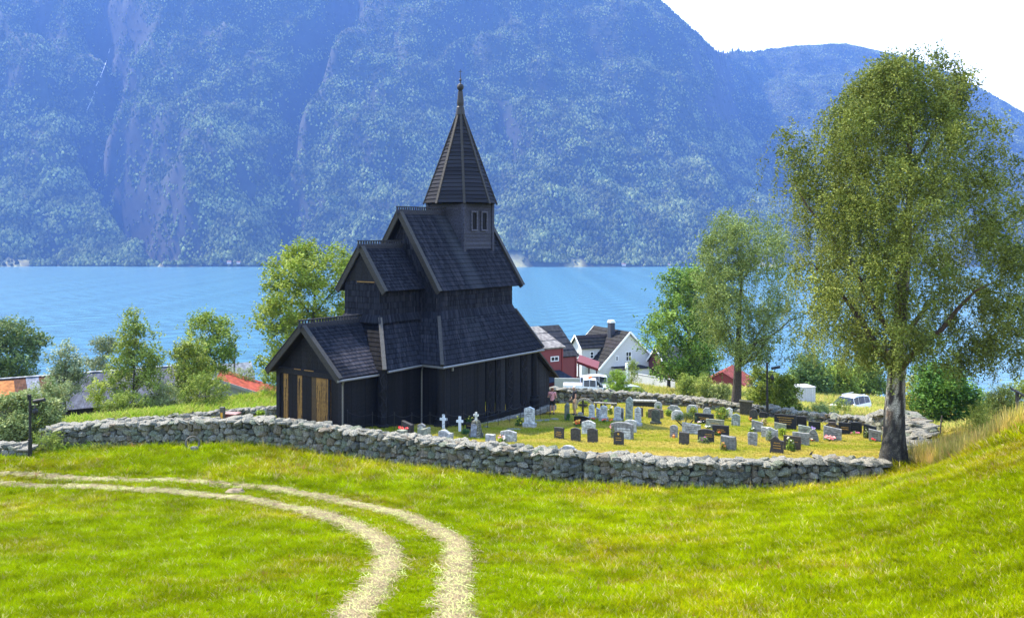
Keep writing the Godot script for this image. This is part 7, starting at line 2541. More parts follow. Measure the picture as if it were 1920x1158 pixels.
	for k in 3:
		hpart(box_, "door_bar", M.plain, Color(0.6, 0.62, 0.64), [[Vector3(-0.6 + k * 0.6, 0.75, 0.07), Vector3(0.05, 1.5, 0.03)]])
	# ---- long barn with a metal roof, rusty at one end
	var r0 := px(0, 711, 75.0)
	var dirb := Vector3(6.8, 0, -4.4).normalized()
	var nb := Vector3(0.545, 0, 0.84)
	var start := r0 - dirb * 6.0
	var Lr := 22.5
	var drop := Vector3(0, -2.2, 0) + nb * 5.0
	var lbn := thing("metal_roofed_barn", "long low barn with a ribbed grey metal roof, rusty at one end", "barn", Vector3(start.x, start.y - 6.0, start.z))
	var panels := 23
	for i in panels:
		var a := start + dirb * (Lr * i / panels) - lbn.position
		var b := start + dirb * (Lr * (i + 0.985) / panels) - lbn.position
		for tier in 2:
			var pm := MB.new()
			var col := Color(0.13, 0.14, 0.175) * rng.randf_range(0.9, 1.12)
			if i in [7, 9]:
				col = Color(0.15, 0.07, 0.04)
			elif i == 8:
				col = Color(0.3, 0.32, 0.37)
			elif i < 7:
				col = Color(0.15, 0.075, 0.045) if i % 2 == 0 else Color(0.24, 0.25, 0.28)
			pm.col = col
			var t0 := 0.0 if tier == 0 else 0.52
			var t1 := 0.54 if tier == 0 else 1.0
			var lift := Vector3(0, 0.03 if tier == 0 else 0.0, 0)
			var ribs := 9
			for k in ribs:
				var c0 := a.lerp(b, float(k) / ribs) + lift
				var c1 := a.lerp(b, (k + 0.5) / ribs) + lift + Vector3(0, 0.035, 0.0)
				var c2 := a.lerp(b, float(k + 1) / ribs) + lift
				pm.quad(c0 + drop * t1, c1 + drop * t1, c1 + drop * t0, c0 + drop * t0)
				pm.quad(c1 + drop * t1, c2 + drop * t1, c2 + drop * t0, c1 + drop * t0)
			part("roof_panel", pm.mesh(), M.roof_metal, lbn)
	var lw := MB.new()
	lw.col = Color(0.1, 0.08, 0.06)
	var la2 := start - lbn.position
	var lb2 := start + dirb * Lr - lbn.position
	var dd := drop * 0.93
	lw.hexa([la2 + Vector3(0, -9, 0) - nb * 4.6, lb2 + Vector3(0, -9, 0) - nb * 4.6, lb2 + Vector3(0, -9, 0) + nb * 4.6, la2 + Vector3(0, -9, 0) + nb * 4.6, la2 - nb * 4.6 + Vector3(0, -2.2, 0), lb2 - nb * 4.6 + Vector3(0, -2.2, 0), lb2 + dd + Vector3(0, -0.12, 0), la2 + dd + Vector3(0, -0.12, 0)])
	lw.tri(lb2 + Vector3(0, -0.05, 0), lb2 + dd, lb2 - nb * 4.6 + Vector3(0, -2.2, 0))
	part("wall", lw.mesh(), M.weathered_wood, lbn)
	var rr := MB.new()
	rr.col = Color(0.5, 0.52, 0.55)
	rr.bar(la2 + Vector3(0, 0.06, 0), lb2 + Vector3(0, 0.06, 0), 0.35, 0.05)
	part("ridge_cap", rr.mesh(), M.roof_metal, lbn)
	var bkr := MB.new()
	bkr.col = Color(0.27, 0.29, 0.34)
	slab4(bkr, la2 - nb * 5.0 + Vector3(0, -2.2, 0), lb2 - nb * 5.0 + Vector3(0, -2.2, 0), la2, lb2, 0.06)
	part("far_roof", bkr.mesh(), M.roof_metal, lbn)
	# ---- little shed with an orange roof
	var os := px(2, 742, 62.0)
	var osh := thing("shed", "small grey plank shed with an orange rusty roof", "shed", Vector3(os.x, os.y - 2.2, os.z), 0.35)
	for k in 9:
		hpart(osh, "wall_plank", M.weathered_wood, Color(0.7, 0.66, 0.6) * rng.randf_range(0.8, 1.15), [[Vector3(-1.4 + k * 0.24, 1.0, 0), Vector3(0.23, 2.3, 0.05)]])
	var osr := MB.new()
	osr.col = Color(0.45, 0.17, 0.05)
	slab4(osr, Vector3(-2.0, 2.15, 0.3), Vector3(0.9, 2.15, 0.3), Vector3(-2.0, 2.9, -2.2), Vector3(0.4, 2.9, -2.2), 0.08)
	part("roof", osr.mesh(), M.roof_metal, osh)
	hpart(osh, "side_wall", M.weathered_wood, Color(0.5, 0.47, 0.43), [[Vector3(0.55, 1.0, -1.0), Vector3(0.05, 2.3, 2.0)], [Vector3(-1.45, 1.0, -1.0), Vector3(0.05, 2.3, 2.0)]])
	# ---- low grey building with a red roof sloping down behind the bank
	var ga := px(405, 710, 79.0)
	var gb := px(522, 748, 79.0)
	var rg := thing("red_roofed_shed", "low grey shed with a faded red roof on the slope below the bank", "shed", Vector3(ga.x, gb.y - 1.2, ga.z))
	var qa := ga - rg.position
	var qb := gb - rg.position
	var back := Vector3(-1.5, 0.0, -6.0)
	for k in 6:
		var srf := MB.new()
		srf.col = Color(0.42, 0.09, 0.045) * rng.randf_range(0.9, 1.1)
		var a := qa.lerp(qb, k / 6.0)
		var b := qa.lerp(qb, (k + 1) / 6.0)
		slab4(srf, b, b + back, a + Vector3(0, 0.03, 0), a + back + Vector3(0, 0.03, 0), 0.06)
		part("roof_sheet", srf.mesh(), M.roof_metal, rg)
	var gwm := MB.new()
	gwm.col = Color(0.34, 0.37, 0.38)
	gwm.hexa([Vector3(qa.x, -3, -0.3), Vector3(qb.x - 0.2, -3, -0.3), Vector3(qb.x - 0.2, -3, -0.12), Vector3(qa.x, -3, -0.12), Vector3(qa.x, qa.y - 0.08, -0.3), Vector3(qb.x - 0.2, qb.y - 0.08, -0.3), Vector3(qb.x - 0.2, qb.y - 0.08, -0.12), Vector3(qa.x, qa.y - 0.08, -0.12)])
	part("wall", gwm.mesh(), M.painted, rg)
	var vgm := MB.new()
	vgm.col = Color(0.4, 0.42, 0.43)
	vgm.bar(qa + Vector3(0, -0.12, 0.03), qb + Vector3(0, -0.12, 0.03), 0.06, 0.26)
	part("verge_board", vgm.mesh(), M.painted, rg)
	var rub := MB.new()
	rub.col = Color(0.06, 0.06, 0.05)
	for k in 5:
		rub.cbox(qa.lerp(qb, 0.72 + k * 0.03) + Vector3(0, 0.12, -0.5 - 0.3 * (k % 2)), Vector3(0.3, 0.25, 0.3), 0.06, Basis(Vector3.UP, k))
	part("roof_debris", rub.mesh(), M.plain, rg).set_meta("kind", "stuff")
	# ---- small grey gable further down
	var sg := px(440, 700, 108.0)
	gable_house("grey_shed", "small grey shed with a dark gable, below the wooden pole", "shed", Vector3(sg.x - 1.0, sg.y - 2.5, sg.z - 1.5), 0.5, 4.5, 3.6, 1.9, 3.4, Color(0.05, 0.05, 0.055), Color(0.4, 0.4, 0.4), {over = 0.25})
	# ---- specks of life on the far shore
	for s in [[425, 492.5, "first tiny pale farmhouse on the far shore's green patch", 9.0], [443, 491.5, "second tiny pale farmhouse on the far shore, red-roofed", 8.0], [1170, 500.0, "tiny pale house on the far shore beyond the church roof", 9.0], [1258, 501.0, "tiny white boathouse at the far water's edge", 7.0]]:
		var d := 2822.0
		var at := Vector3((s[0] - 960.0) / F * d, WATER + 1.0, -d)
		for tries in 200:
			if mountain_height(at.x, -at.z) > WATER + 2.0:
				break
			at.z -= 1.0
		at.y = maxf(mountain_height(at.x, -at.z), WATER + 2.0) - 0.5
		gable_house("farmhouse", s[2], "house", at, 0.2, s[3] * 1.4, s[3], s[3] * 0.5, s[3] * 0.9, Color(0.75, 0.73, 0.68), Color(0.4, 0.25, 0.2), {over = 0.4})

# ---------------------------------------------------------------- vehicles
# profile stations along the length: [x, floor y, belt y, roof y, half width at belt, half width at roof]
func vehicle(called: String, label: String, category: String, at: Vector3, turn: float, st: Array, paint: Color, o: Dictionary) -> void:
	var t := thing(called, label, category, at, turn)
	var body := MB.new()
	body.col = paint
	var ring := func(s: Array) -> Array:
		var hw: float = s[4]
		return [Vector3(s[0], s[1], -hw * 0.92), Vector3(s[0], s[1] + 0.12, -hw), Vector3(s[0], lerpf(s[1], s[2], 0.6), -hw * 1.01), Vector3(s[0], s[2], -hw * 0.95), Vector3(s[0], s[2], hw * 0.95), Vector3(s[0], lerpf(s[1], s[2], 0.6), hw * 1.01), Vector3(s[0], s[1] + 0.12, hw), Vector3(s[0], s[1], hw * 0.92)]
	var prev := []
	for s in st:
		var r: Array = ring.call(s)
		if prev.size() > 0:
			for k in 8:
				var j := (k + 1) % 8
				body.quad(prev[k], r[k], r[j], prev[j])
		else:
			for k in range(1, 7):
				body.tri(r[0], r[k + 1], r[k])
		prev = r
	for k in range(1, 7):
		body.tri(prev[0], prev[k], prev[k + 1])
	# cabin: lofted roof with pillars, glass set in
	var cab := []
	for s in st:
		if s[3] > s[2] + 0.02:
			cab.append(s)
	for i in cab.size() - 1:
		var a: Array = cab[i]
		var b: Array = cab[i + 1]
		for sd in [-1.0, 1.0]:
			body.quad(Vector3(a[0], a[3], sd * a[5]), Vector3(b[0], b[3], sd * b[5]), Vector3(b[0], b[3] + 0.045, sd * b[5] * 0.85), Vector3(a[0], a[3] + 0.045, sd * a[5] * 0.85))
		body.quad(Vector3(a[0], a[3] + 0.045, -a[5] * 0.85), Vector3(b[0], b[3] + 0.045, -b[5] * 0.85), Vector3(b[0], b[3] + 0.045, b[5] * 0.85), Vector3(a[0], a[3] + 0.045, a[5] * 0.85))
	var bp := part("body", body.mesh(), M.gloss, t)
	var gl := 0
	for i in cab.size() - 1:
		var a: Array = cab[i]
		var b: Array = cab[i + 1]
		for sd in [-1.0, 1.0]:
			var q := [Vector3(a[0], a[2], sd * a[4] * 0.945), Vector3(b[0], b[2], sd * b[4] * 0.945), Vector3(b[0], b[3], sd * b[5]), Vector3(a[0], a[3], sd * a[5])]
			if q[0].distance_to(q[3]) < 0.06 and q[1].distance_to(q[2]) < 0.06:
				continue
			var wm := MB.new()
			wm.quad(q[0], q[1], q[2], q[3])
			part("side_window", wm.mesh(), M.dark_glass, t)
			for e in [[q[0], q[3]], [q[1], q[2]]]:
				if e[0].distance_to(e[1]) > 0.1:
					var pm := MB.new()
					pm.col = paint
					pm.bar(e[0], e[1], 0.07, 0.03, Vector3(0, 0, sd))
					part("pillar", pm.mesh(), M.gloss, bp)
	# screens front and back
	var fr: Array = cab[0]
	var bk: Array = cab[-1]
	for e in [[fr, o.screen_front, "windscreen"], [bk, o.screen_back, "rear_window"]]:
		var c: Array = e[0]
		var wm := MB.new()
		var x1: float = e[1]
		wm.quad(Vector3(x1, c[2], -c[4] * 0.9), Vector3(x1, c[2], c[4] * 0.9), Vector3(c[0], c[3] + 0.04, c[5] * 0.95), Vector3(c[0], c[3] + 0.04, -c[5] * 0.95))
		for sd in [-1.0, 1.0]:
			wm.tri(Vector3(x1, c[2], sd * c[4] * 0.9), Vector3(c[0], c[2], sd * c[4] * 0.945), Vector3(c[0], c[3], sd * c[5]))
		part(e[2], wm.mesh(), M.dark_glass, t)
	for wx in o.wheels:
		for sd in [-1.0, 1.0]:
			var R: float = o.get("wheel_r", 0.34)
			var hw: float = o.half
			var arch := MB.new()
			arch.lathe(Vector3.ZERO, [[0.0, 0.0], [R * 1.17, 0.0], [R * 1.17, 0.012], [0.0, 0.012]], 18)
			part("wheel_arch", arch.mesh(), M.rubber, t, Vector3(wx, R, sd * (hw + 0.006)), Basis(Vector3.RIGHT, PI / 2 * sd))
			var ty := MB.new()
			ty.smooth = true
			ty.lathe(Vector3.ZERO, [[R * 0.6, -0.1], [R * 0.93, -0.1], [R, -0.06], [R, 0.06], [R * 0.93, 0.1], [R * 0.6, 0.1]], 18)
			var wh := part("wheel", ty.mesh(), M.rubber, t, Vector3(wx, R, sd * (hw - 0.06)), Basis(Vector3.RIGHT, PI / 2 * sd))
			var rm := MB.new()
			rm.col = Color(0.4, 0.41, 0.42)
			rm.lathe(Vector3.ZERO, [[0.0, 0.07], [R * 0.2, 0.075], [R * 0.62, 0.05], [R * 0.64, 0.1]], 14)
			for k in 5:
				rm.bar(Vector3(0, 0.082, 0), Vector3(cos(TAU * k / 5), 0.07 / R / 0.6, sin(TAU * k / 5)) * R * 0.6, 0.06, 0.02, Vector3.UP)
			part("rim", rm.mesh(), M.gutter_zinc, wh)
	for l in o.get("lamps", []):
		var lm := MB.new()
		lm.col = l[3]
		lm.cbox(l[1], l[2], 0.01)
		part(l[0], lm.mesh(), M.gloss if not l[0].contains("trim") else M.rubber, t)

func vehicles() -> void:
	var W := Color(0.72, 0.73, 0.75)
	var pu := px(1106, 738, 84.0)
	pu.y = gh(pu.x, 84.0)
	var red := Color(0.6, 0.02, 0.015)
	# nose towards +x
	vehicle("pickup_truck", "white pickup truck with orange beacons on its cab, parked behind the wall", "pickup truck", pu, -0.05, [[-2.45, 0.55, 1.12, 1.12, 0.84, 0.8], [-2.4, 0.45, 1.16, 1.16, 0.88, 0.8], [-0.72, 0.4, 1.17, 1.17, 0.9, 0.8], [-0.7, 0.4, 1.15, 1.15, 0.9, 0.8], [-0.6, 0.4, 1.15, 1.7, 0.9, 0.7], [-0.05, 0.4, 1.13, 1.76, 0.9, 0.7], [0.55, 0.4, 1.1, 1.68, 0.9, 0.69], [1.15, 0.4, 1.06, 1.06, 0.9, 0.8], [2.1, 0.42, 0.98, 0.98, 0.88, 0.8], [2.45, 0.5, 0.85, 0.85, 0.78, 0.7]], W, {screen_front = -0.7, screen_back = 1.2, wheels = [-1.45, 1.6], half = 0.9, wheel_r = 0.36, lamps = [
		["bed_cover", Vector3(-1.57, 1.2, 0), Vector3(1.75, 0.1, 1.66), Color(0.8, 0.81, 0.82)], ["tail_light", Vector3(-2.38, 0.9, 0.83), Vector3(0.12, 0.3, 0.1), red], ["tail_light", Vector3(-2.38, 0.9, -0.83), Vector3(0.12, 0.3, 0.1), red],
		["beacon", Vector3(-0.05, 1.87, 0.3), Vector3(0.2, 0.16, 0.16), Color(0.9, 0.2, 0.02)], ["beacon", Vector3(0.1, 1.87, -0.25), Vector3(0.2, 0.16, 0.16), Color(0.9, 0.2, 0.02)], ["wing_mirror", Vector3(0.72, 1.18, 0.98), Vector3(0.12, 0.18, 0.16), W], ["door_trim", Vector3(0.5, 0.5, 0.9), Vector3(2.2, 0.06, 0.03), Color.WHITE], ["headlight", Vector3(2.36, 0.75, 0.62), Vector3(0.12, 0.16, 0.3), Color(0.7, 0.7, 0.7)]]})
	var sv := px(1127, 730, 93.0)
	sv.y = -16.1
	var suv := [[-2.15, 0.5, 0.95, 0.95, 0.8, 0.6], [-2.1, 0.4, 1.0, 1.52, 0.87, 0.6], [-1.2, 0.36, 1.0, 1.66, 0.9, 0.66], [-0.2, 0.36, 0.98, 1.7, 0.9, 0.67], [0.6, 0.36, 0.97, 1.58, 0.9, 0.64], [1.3, 0.36, 0.96, 0.96, 0.89, 0.6], [2.0, 0.4, 0.85, 0.85, 0.85, 0.6], [2.25, 0.48, 0.7, 0.7, 0.74, 0.6]]
	vehicle("parked_car", "white hatchback parked behind the pickup, its far side hidden", "car", sv, -0.08, suv, W, {screen_front = -2.2, screen_back = 1.35, wheels = [-1.35, 1.4], half = 0.9, lamps = [["tail_light", Vector3(-2.1, 0.95, 0.75), Vector3(0.1, 0.3, 0.16), red]]})
	var pc := px(1180, 742, 74.0)
	pc.y = gh(pc.x, 74.0) + 0.05
	vehicle("parked_car", "pale car mostly hidden behind the bright round shrub and wall", "car", pc, 0.5, suv, Color(0.6, 0.68, 0.7), {screen_front = -2.2, screen_back = 1.35, wheels = [-1.35, 1.4], half = 0.9})
	var ev := px(1592, 777, 80.0)
	ev.y = gh(ev.x, 80.0) - 0.02
	# nose towards -x and the viewer
	var est := [[-2.25, 0.45, 0.75, 0.75, 0.72, 0.6], [-2.05, 0.36, 0.9, 0.9, 0.84, 0.6], [-1.15, 0.36, 1.03, 1.03, 0.89, 0.7], [-0.35, 0.36, 1.04, 1.58, 0.9, 0.68], [0.3, 0.36, 1.04, 1.68, 0.9, 0.7], [1.2, 0.36, 1.06, 1.66, 0.9, 0.69], [2.0, 0.38, 1.06, 1.56, 0.88, 0.64], [2.2, 0.45, 1.0, 1.0, 0.8, 0.6]]
	vehicle("estate_car", "white estate car with roof rails in dry grass beyond the graves", "car", ev, 0.62, est, W, {screen_front = -1.2, screen_back = 2.15, wheels = [-1.4, 1.35], half = 0.9, lamps = [["roof_rail", Vector3(0.7, 1.78, 0.58), Vector3(1.7, 0.05, 0.05), Color(0.5, 0.5, 0.5)], ["roof_rail", Vector3(0.7, 1.78, -0.58), Vector3(1.7, 0.05, 0.05), Color(0.5, 0.5, 0.5)], ["wing_mirror", Vector3(-0.62, 1.1, 0.98), Vector3(0.14, 0.16, 0.18), W], ["headlight", Vector3(-2.1, 0.78, 0.6), Vector3(0.14, 0.16, 0.3), Color(0.6, 0.6, 0.6)], ["headlight", Vector3(-2.1, 0.78, -0.6), Vector3(0.14, 0.16, 0.3), Color(0.6, 0.6, 0.6)], ["grille_trim", Vector3(-2.24, 0.62, 0), Vector3(0.06, 0.14, 0.8), Color.WHITE]]})

# ---------------------------------------------------------------- people
# the surface of joined tapered capsules: [a, b, radius a, radius b], as surface nets
func skin(caps: Array, cell: float, k: float, col: Color) -> MB:
	var lo := Vector3(1e9, 1e9, 1e9)
	var hi := -lo
	for c in caps:
		for e in 2:
			var r: float = c[2 + e] + cell * 2.5
			lo = lo.min(c[e] - Vector3(r, r, r))
			hi = hi.max(c[e] + Vector3(r, r, r))
	var n := Vector3i(((hi - lo) / cell).ceil())
	var field := PackedFloat32Array()
	field.resize((n.x + 1) * (n.y + 1) * (n.z + 1))
	field.fill(1e3)
	var at := func(x: int, y: int, z: int) -> int:
		return x + (n.x + 1) * (y + (n.y + 1) * z)
	for c in caps:
		var r := maxf(c[2], c[3]) + cell * 3.0 + k
		var a: Vector3 = c[0]
		var ab: Vector3 = c[1] - a
		var l2 := maxf(ab.length_squared(), 1e-8)
		var p0 := Vector3i(((a.min(c[1]) - Vector3(r, r, r) - lo) / cell).floor()).clamp(Vector3i.ZERO, n)
		var p1 := Vector3i(((a.max(c[1]) + Vector3(r, r, r) - lo) / cell).ceil()).clamp(Vector3i.ZERO, n)
		for z in range(p0.z, p1.z + 1):
			for y in range(p0.y, p1.y + 1):
				for x in range(p0.x, p1.x + 1):
					var p := lo + Vector3(x, y, z) * cell
					var t := clampf((p - a).dot(ab) / l2, 0.0, 1.0)
					var d := p.distance_to(a + ab * t) - lerpf(c[2], c[3], t)
					var i: int = x + (n.x + 1) * (y + (n.y + 1) * z)
					var o := field[i]
					var h := maxf(k - absf(o - d), 0.0) / k
					field[i] = minf(o, d) - h * h * k * 0.25
	var mb := MB.new()
	mb.smooth = true
	mb.col = col
	var vert := {}
	var nor := {}
	for z in n.z:
		for y in n.y:
			for x in n.x:
				var s := Vector3.ZERO
				var cnt := 0
				var vals := []
				for e in 8:
					vals.append(field[(x + (e & 1)) + (n.x + 1) * ((y + ((e >> 1) & 1)) + (n.y + 1) * (z + (e >> 2)))])
				var neg := 0
				for e in 8:
					if vals[e] < 0.0:
						neg += 1
				if neg == 0 or neg == 8:
					continue
				for ed in [[0, 1], [2, 3], [4, 5], [6, 7], [0, 2], [1, 3], [4, 6], [5, 7], [0, 4], [1, 5], [2, 6], [3, 7]]:
					var va: float = vals[ed[0]]
					var vb: float = vals[ed[1]]
					if (va < 0.0) != (vb < 0.0):
						var t := va / (va - vb)
						var pa := Vector3(ed[0] & 1, (ed[0] >> 1) & 1, ed[0] >> 2)
						var pb := Vector3(ed[1] & 1, (ed[1] >> 1) & 1, ed[1] >> 2)
						s += pa.lerp(pb, t)
						cnt += 1
				vert[Vector3i(x, y, z)] = lo + (Vector3(x, y, z) + s / cnt) * cell
				nor[Vector3i(x, y, z)] = Vector3(vals[1] + vals[3] + vals[5] + vals[7] - vals[0] - vals[2] - vals[4] - vals[6], vals[2] + vals[3] + vals[6] + vals[7] - vals[0] - vals[1] - vals[4] - vals[5], vals[4] + vals[5] + vals[6] + vals[7] - vals[0] - vals[1] - vals[2] - vals[3]).normalized()
	for q in vert:
		for ax in 3:
			var u := Vector3i.ZERO
			var w := Vector3i.ZERO
			var m := Vector3i.ZERO
			m[ax] = 1; u[(ax + 1) % 3] = 1; w[(ax + 2) % 3] = 1
			var f0 := field[q.x + (n.x + 1) * (q.y + (n.y + 1) * q.z)]
			var e: Vector3i = q + m
			var f1 := field[e.x + (n.x + 1) * (e.y + (n.y + 1) * e.z)]
			if (f0 < 0.0) == (f1 < 0.0):
				continue
			var ks := [q, q - u, q - u - w, q - w]
			if not (vert.has(ks[1]) and vert.has(ks[2]) and vert.has(ks[3])):
				continue
			if f0 < 0.0:
				ks = [ks[0], ks[3], ks[2], ks[1]]
			mb.tri_n(vert[ks[0]], vert[ks[1]], vert[ks[2]], nor[ks[0]], nor[ks[1]], nor[ks[2]])
			mb.tri_n(vert[ks[0]], vert[ks[2]], vert[ks[3]], nor[ks[0]], nor[ks[2]], nor[ks[3]])
	return mb

# a standing figure of height H, facing +z; arms as given
func figure(label: String, at: Vector3, turn: float, H: float, j: Dictionary, hair: Color, top: Color, legs: Color, shoe: Color, long_legs: bool, sleeve: float, extra: String) -> void:
	var o := thing("person", label, "person", at, turn, "")
	var s := H / 1.75
	var hip_l := Vector3(-0.095, 0.93, 0) * s
	var hip_r := Vector3(0.095, 0.93, 0) * s
	var kn_l := Vector3(-0.1, 0.5, 0.03) * s
	var kn_r := Vector3(0.11, 0.5, 0.015) * s
	var an_l := Vector3(-0.11, 0.09, -0.01) * s
	var an_r := Vector3(0.13, 0.09, -0.03) * s
	var sh_l := Vector3(-0.185, 1.42, -0.01) * s
	var sh_r := Vector3(0.185, 1.42, -0.01) * s
	var head := Vector3(0, 1.62, 0.03) * s
	var el_l: Vector3 = j.el * s
	var el_r: Vector3 = j.er * s
	var wr_l: Vector3 = j.wl * s
	var wr_r: Vector3 = j.wr * s
	var caps := [
		[Vector3(0, 0.95, 0) * s, Vector3(0, 1.18, 0.01) * s, 0.135 * s, 0.125 * s], [Vector3(0, 1.18, 0.01) * s, Vector3(0, 1.38, -0.01) * s, 0.13 * s, 0.135 * s], [sh_l, sh_r, 0.07 * s, 0.07 * s],
		[Vector3(0, 1.42, -0.01) * s, head + Vector3(0, -0.08, -0.02) * s, 0.058 * s, 0.054 * s], [head + Vector3(0, -0.03, 0.015) * s, head + Vector3(0, 0.045, -0.01) * s, 0.082 * s, 0.094 * s], [head + Vector3(0, -0.075, 0.045) * s, head + Vector3(0, -0.02, 0.04) * s, 0.045 * s, 0.06 * s],
		[head + Vector3(0, -0.005, 0.1) * s, head + Vector3(0, -0.025, 0.112) * s, 0.011 * s, 0.016 * s], [head + Vector3(-0.088, -0.01, 0) * s, head + Vector3(-0.09, 0.02, 0) * s, 0.018 * s, 0.02 * s], [head + Vector3(0.088, -0.01, 0) * s, head + Vector3(0.09, 0.02, 0) * s, 0.018 * s, 0.02 * s],
		[hip_l, kn_l, 0.088 * s, 0.055 * s], [hip_r, kn_r, 0.088 * s, 0.055 * s], [kn_l, an_l, 0.054 * s, 0.036 * s], [kn_r, an_r, 0.054 * s, 0.036 * s],
		[kn_l + Vector3(0, -0.12, -0.03) * s, kn_l + Vector3(0, -0.2, -0.02) * s, 0.05 * s, 0.045 * s], [kn_r + Vector3(0, -0.12, -0.03) * s, kn_r + Vector3(0, -0.2, -0.02) * s, 0.05 * s, 0.045 * s],
		[an_l + Vector3(0, -0.05, -0.03) * s, an_l + Vector3(0, -0.06, 0.13) * s, 0.034 * s, 0.03 * s], [an_r + Vector3(0, -0.05, -0.03) * s, an_r + Vector3(0, -0.06, 0.13) * s, 0.034 * s, 0.03 * s],
		[sh_l, el_l, 0.05 * s, 0.04 * s], [sh_r, el_r, 0.05 * s, 0.04 * s], [el_l, wr_l, 0.04 * s, 0.027 * s], [el_r, wr_r, 0.04 * s, 0.027 * s]]
	var body := skin(caps, 0.017, 0.03, Color(1.1, 0.95, 0.9))
	# hands: a palm and five fingers, curled a little, on a finer grid
	for e in [[el_l, wr_l, -1.0], [el_r, wr_r, 1.0]]:
		var d: Vector3 = (e[1] - e[0]).normalized()
		var side := d.cross(Vector3(0, 0, 1)).normalized()
		var pn := side.cross(d).normalized()
		var hc := []
		hc.append([e[1], e[1] + d * 0.075 * s, 0.024 * s, 0.03 * s])
		hc.append([e[1] + d * 0.05 * s + pn * 0.018 * s, e[1] + d * 0.085 * s - pn * 0.018 * s, 0.022 * s, 0.022 * s])
		for f in 4:
			var root: Vector3 = e[1] + d * 0.085 * s + pn * (0.03 - 0.02 * f) * s
			var l: float = [0.062, 0.072, 0.068, 0.052][f] * s
			var k1: Vector3 = root + d * l * 0.5 + side * 0.01 * e[2] * s
			hc.append([root, k1, 0.0095 * s, 0.009 * s])
			hc.append([k1, k1 + (d * 0.8 + side * 0.5 * e[2]).normalized() * l * 0.5, 0.009 * s, 0.0075 * s])
		var tr: Vector3 = e[1] + d * 0.03 * s + pn * 0.025 * s
		hc.append([tr, tr + (d * 0.7 + pn * 0.7).normalized() * 0.035 * s, 0.013 * s, 0.0105 * s])
		hc.append([tr + (d * 0.7 + pn * 0.7).normalized() * 0.035 * s, tr + (d * 0.95 + pn * 0.45).normalized() * 0.068 * s, 0.0105 * s, 0.008 * s])
		var hm := skin(hc, 0.005, 0.008, Color(1.1, 0.95, 0.9))
		body.v.append_array(hm.v); body.c.append_array(hm.c); body.n.append_array(hm.n)
	part("body", body.mesh(), M.skin, o)
	for sd in [-1.0, 1.0]:
		var ey := MB.new()
		ey.col = Color(0.02, 0.015, 0.01)
		ey.lathe(head + Vector3(sd * 0.032, 0.01, 0.088) * s, [[0.0, -0.008], [0.009, 0.0], [0.0, 0.008]], 8)
		part("eye", ey.mesh(), M.gloss, o)
	var mo := MB.new()
	mo.col = Color(0.3, 0.1, 0.08)
	mo.cbox(head + Vector3(0, -0.062, 0.1) * s, Vector3(0.045, 0.01, 0.012) * s, 0.003)
	part("mouth", mo.mesh(), M.cloth, o)
	var hm2 := skin([[head + Vector3(0, 0.05, -0.025) * s, head + Vector3(0, 0.0, -0.05) * s, 0.099 * s, 0.085 * s], [head + Vector3(-0.06, 0.05, 0.0) * s, head + Vector3(0.06, 0.05, 0.0) * s, 0.055 * s, 0.055 * s]] + ([[head + Vector3(0.02, 0.07, -0.1) * s, head + Vector3(0.05, 0.02, -0.15) * s, 0.05 * s, 0.04 * s]] if extra == "bun" else []), 0.012, 0.02, hair)
	part("hair", hm2.mesh(), M.cloth, o)
	var shirt := [[Vector3(0, 0.97, 0) * s, Vector3(0, 1.18, 0.01) * s, 0.155 * s, 0.145 * s], [Vector3(0, 1.18, 0.01) * s, Vector3(0, 1.36, -0.01) * s, 0.15 * s, 0.15 * s], [sh_l, sh_r, 0.086 * s, 0.086 * s]]
	if sleeve > 0.0:
		shirt.append([sh_l, sh_l.lerp(el_l, sleeve), 0.068 * s, 0.064 * s]); shirt.append([sh_r, sh_r.lerp(el_r, sleeve), 0.068 * s, 0.064 * s])
	part("shirt", skin(shirt, 0.016, 0.035, top).mesh(), M.cloth, o)
	var tr2 := [[Vector3(0, 0.93, 0) * s, Vector3(0, 0.99, 0) * s, 0.15 * s, 0.148 * s]]
	for e in [[hip_l, kn_l, an_l], [hip_r, kn_r, an_r]]:
		if long_legs:
			tr2.append([e[0], e[1], 0.105 * s, 0.078 * s]); tr2.append([e[1], e[1].lerp(e[2], 0.25), 0.078 * s, 0.074 * s])
		else:
			tr2.append([e[0], e[0].lerp(e[1], 0.55), 0.106 * s, 0.098 * s])
	part("trousers" if long_legs else "shorts", skin(tr2, 0.016, 0.03, legs).mesh(), M.cloth, o)
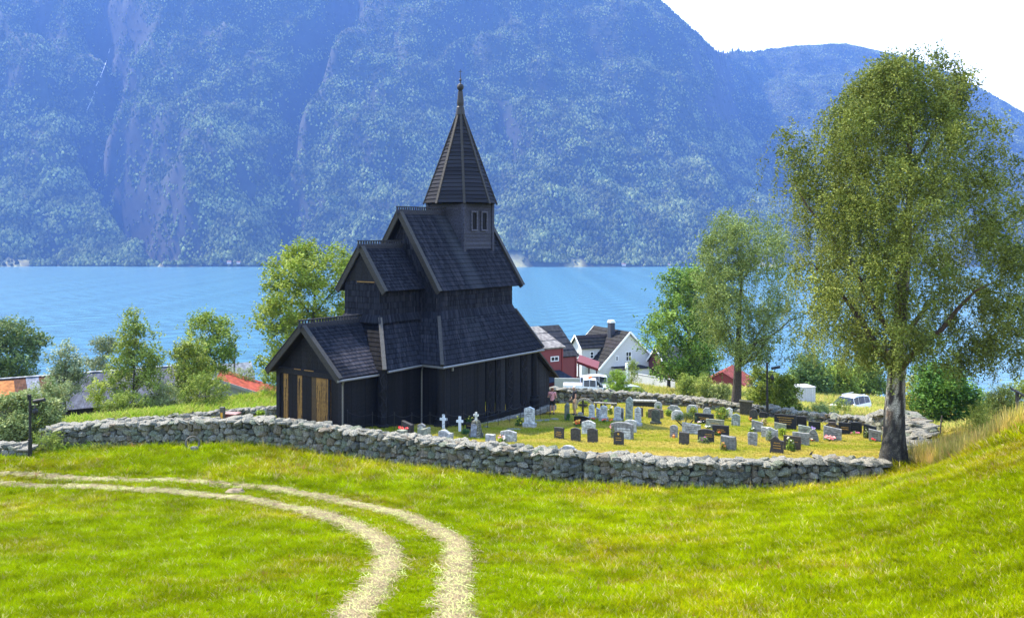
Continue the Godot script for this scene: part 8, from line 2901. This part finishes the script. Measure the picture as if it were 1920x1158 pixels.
	for e in [an_l, an_r]:
		var sm := skin([[e + Vector3(0, -0.05, -0.04) * s, e + Vector3(0, -0.055, 0.13) * s, 0.043 * s, 0.038 * s], [e + Vector3(0, 0.0, -0.01) * s, e + Vector3(0, -0.04, 0) * s, 0.043 * s, 0.043 * s]], 0.012, 0.02, shoe)
		part("shoe", sm.mesh(), M.cloth, o)
	if extra == "bun":
		var bg := MB.new()
		bg.col = Color(0.03, 0.03, 0.03)
		bg.tube([Vector3(-0.14, 1.47, 0.05) * s, Vector3(-0.1, 1.5, -0.1) * s, Vector3(0.02, 1.3, -0.165) * s, Vector3(0.15, 1.08, -0.13) * s], [0.014, 0.014, 0.014, 0.014], 6)
		bg.cbox(Vector3(0.2, 1.0, -0.06) * s, Vector3(0.08, 0.2, 0.2) * s, 0.02)
		part("shoulder_bag", bg.mesh(), M.cloth, o)
		var bd := MB.new()
		bd.col = Color(0.75, 0.3, 0.05)
		bd.tube([head + Vector3(-0.1, 0.03, 0.02) * s, head + Vector3(-0.06, 0.13, 0.0) * s, head + Vector3(0.06, 0.13, 0.0) * s, head + Vector3(0.1, 0.03, 0.02) * s], [0.018, 0.02, 0.02, 0.018], 6)
		part("hair_band", bd.mesh(), M.cloth, o)

func people() -> void:
	var d := 54.6
	var a := px(1035.5, 770, d)
	a.y = gh(a.x, d)
	figure("person in pink top and black shorts, shoulder bag, at the church corner", a, PI - 0.25, 1.6, {el = Vector3(-0.27, 1.14, 0.02), er = Vector3(0.28, 1.15, 0.03), wl = Vector3(-0.16, 1.05, 0.2), wr = Vector3(0.15, 1.06, 0.2)}, Color(0.16, 0.06, 0.025), Color(0.68, 0.3, 0.3), Color(0.012, 0.012, 0.015), Color(0.02, 0.02, 0.02), false, 0.45, "bun")
	d = 54.0
	var b := px(1077.5, 775, d)
	b.y = gh(b.x, d)
	figure("grey-haired person in a dark vest and beige knee trousers standing on the lawn", b, -1.35, 1.73, {el = Vector3(-0.24, 1.14, -0.02), er = Vector3(0.25, 1.14, 0.0), wl = Vector3(-0.2, 0.96, 0.17), wr = Vector3(0.26, 0.9, 0.08)}, Color(0.62, 0.58, 0.53), Color(0.018, 0.02, 0.03), Color(0.48, 0.35, 0.2), Color(0.03, 0.03, 0.04), true, 0.2, "")
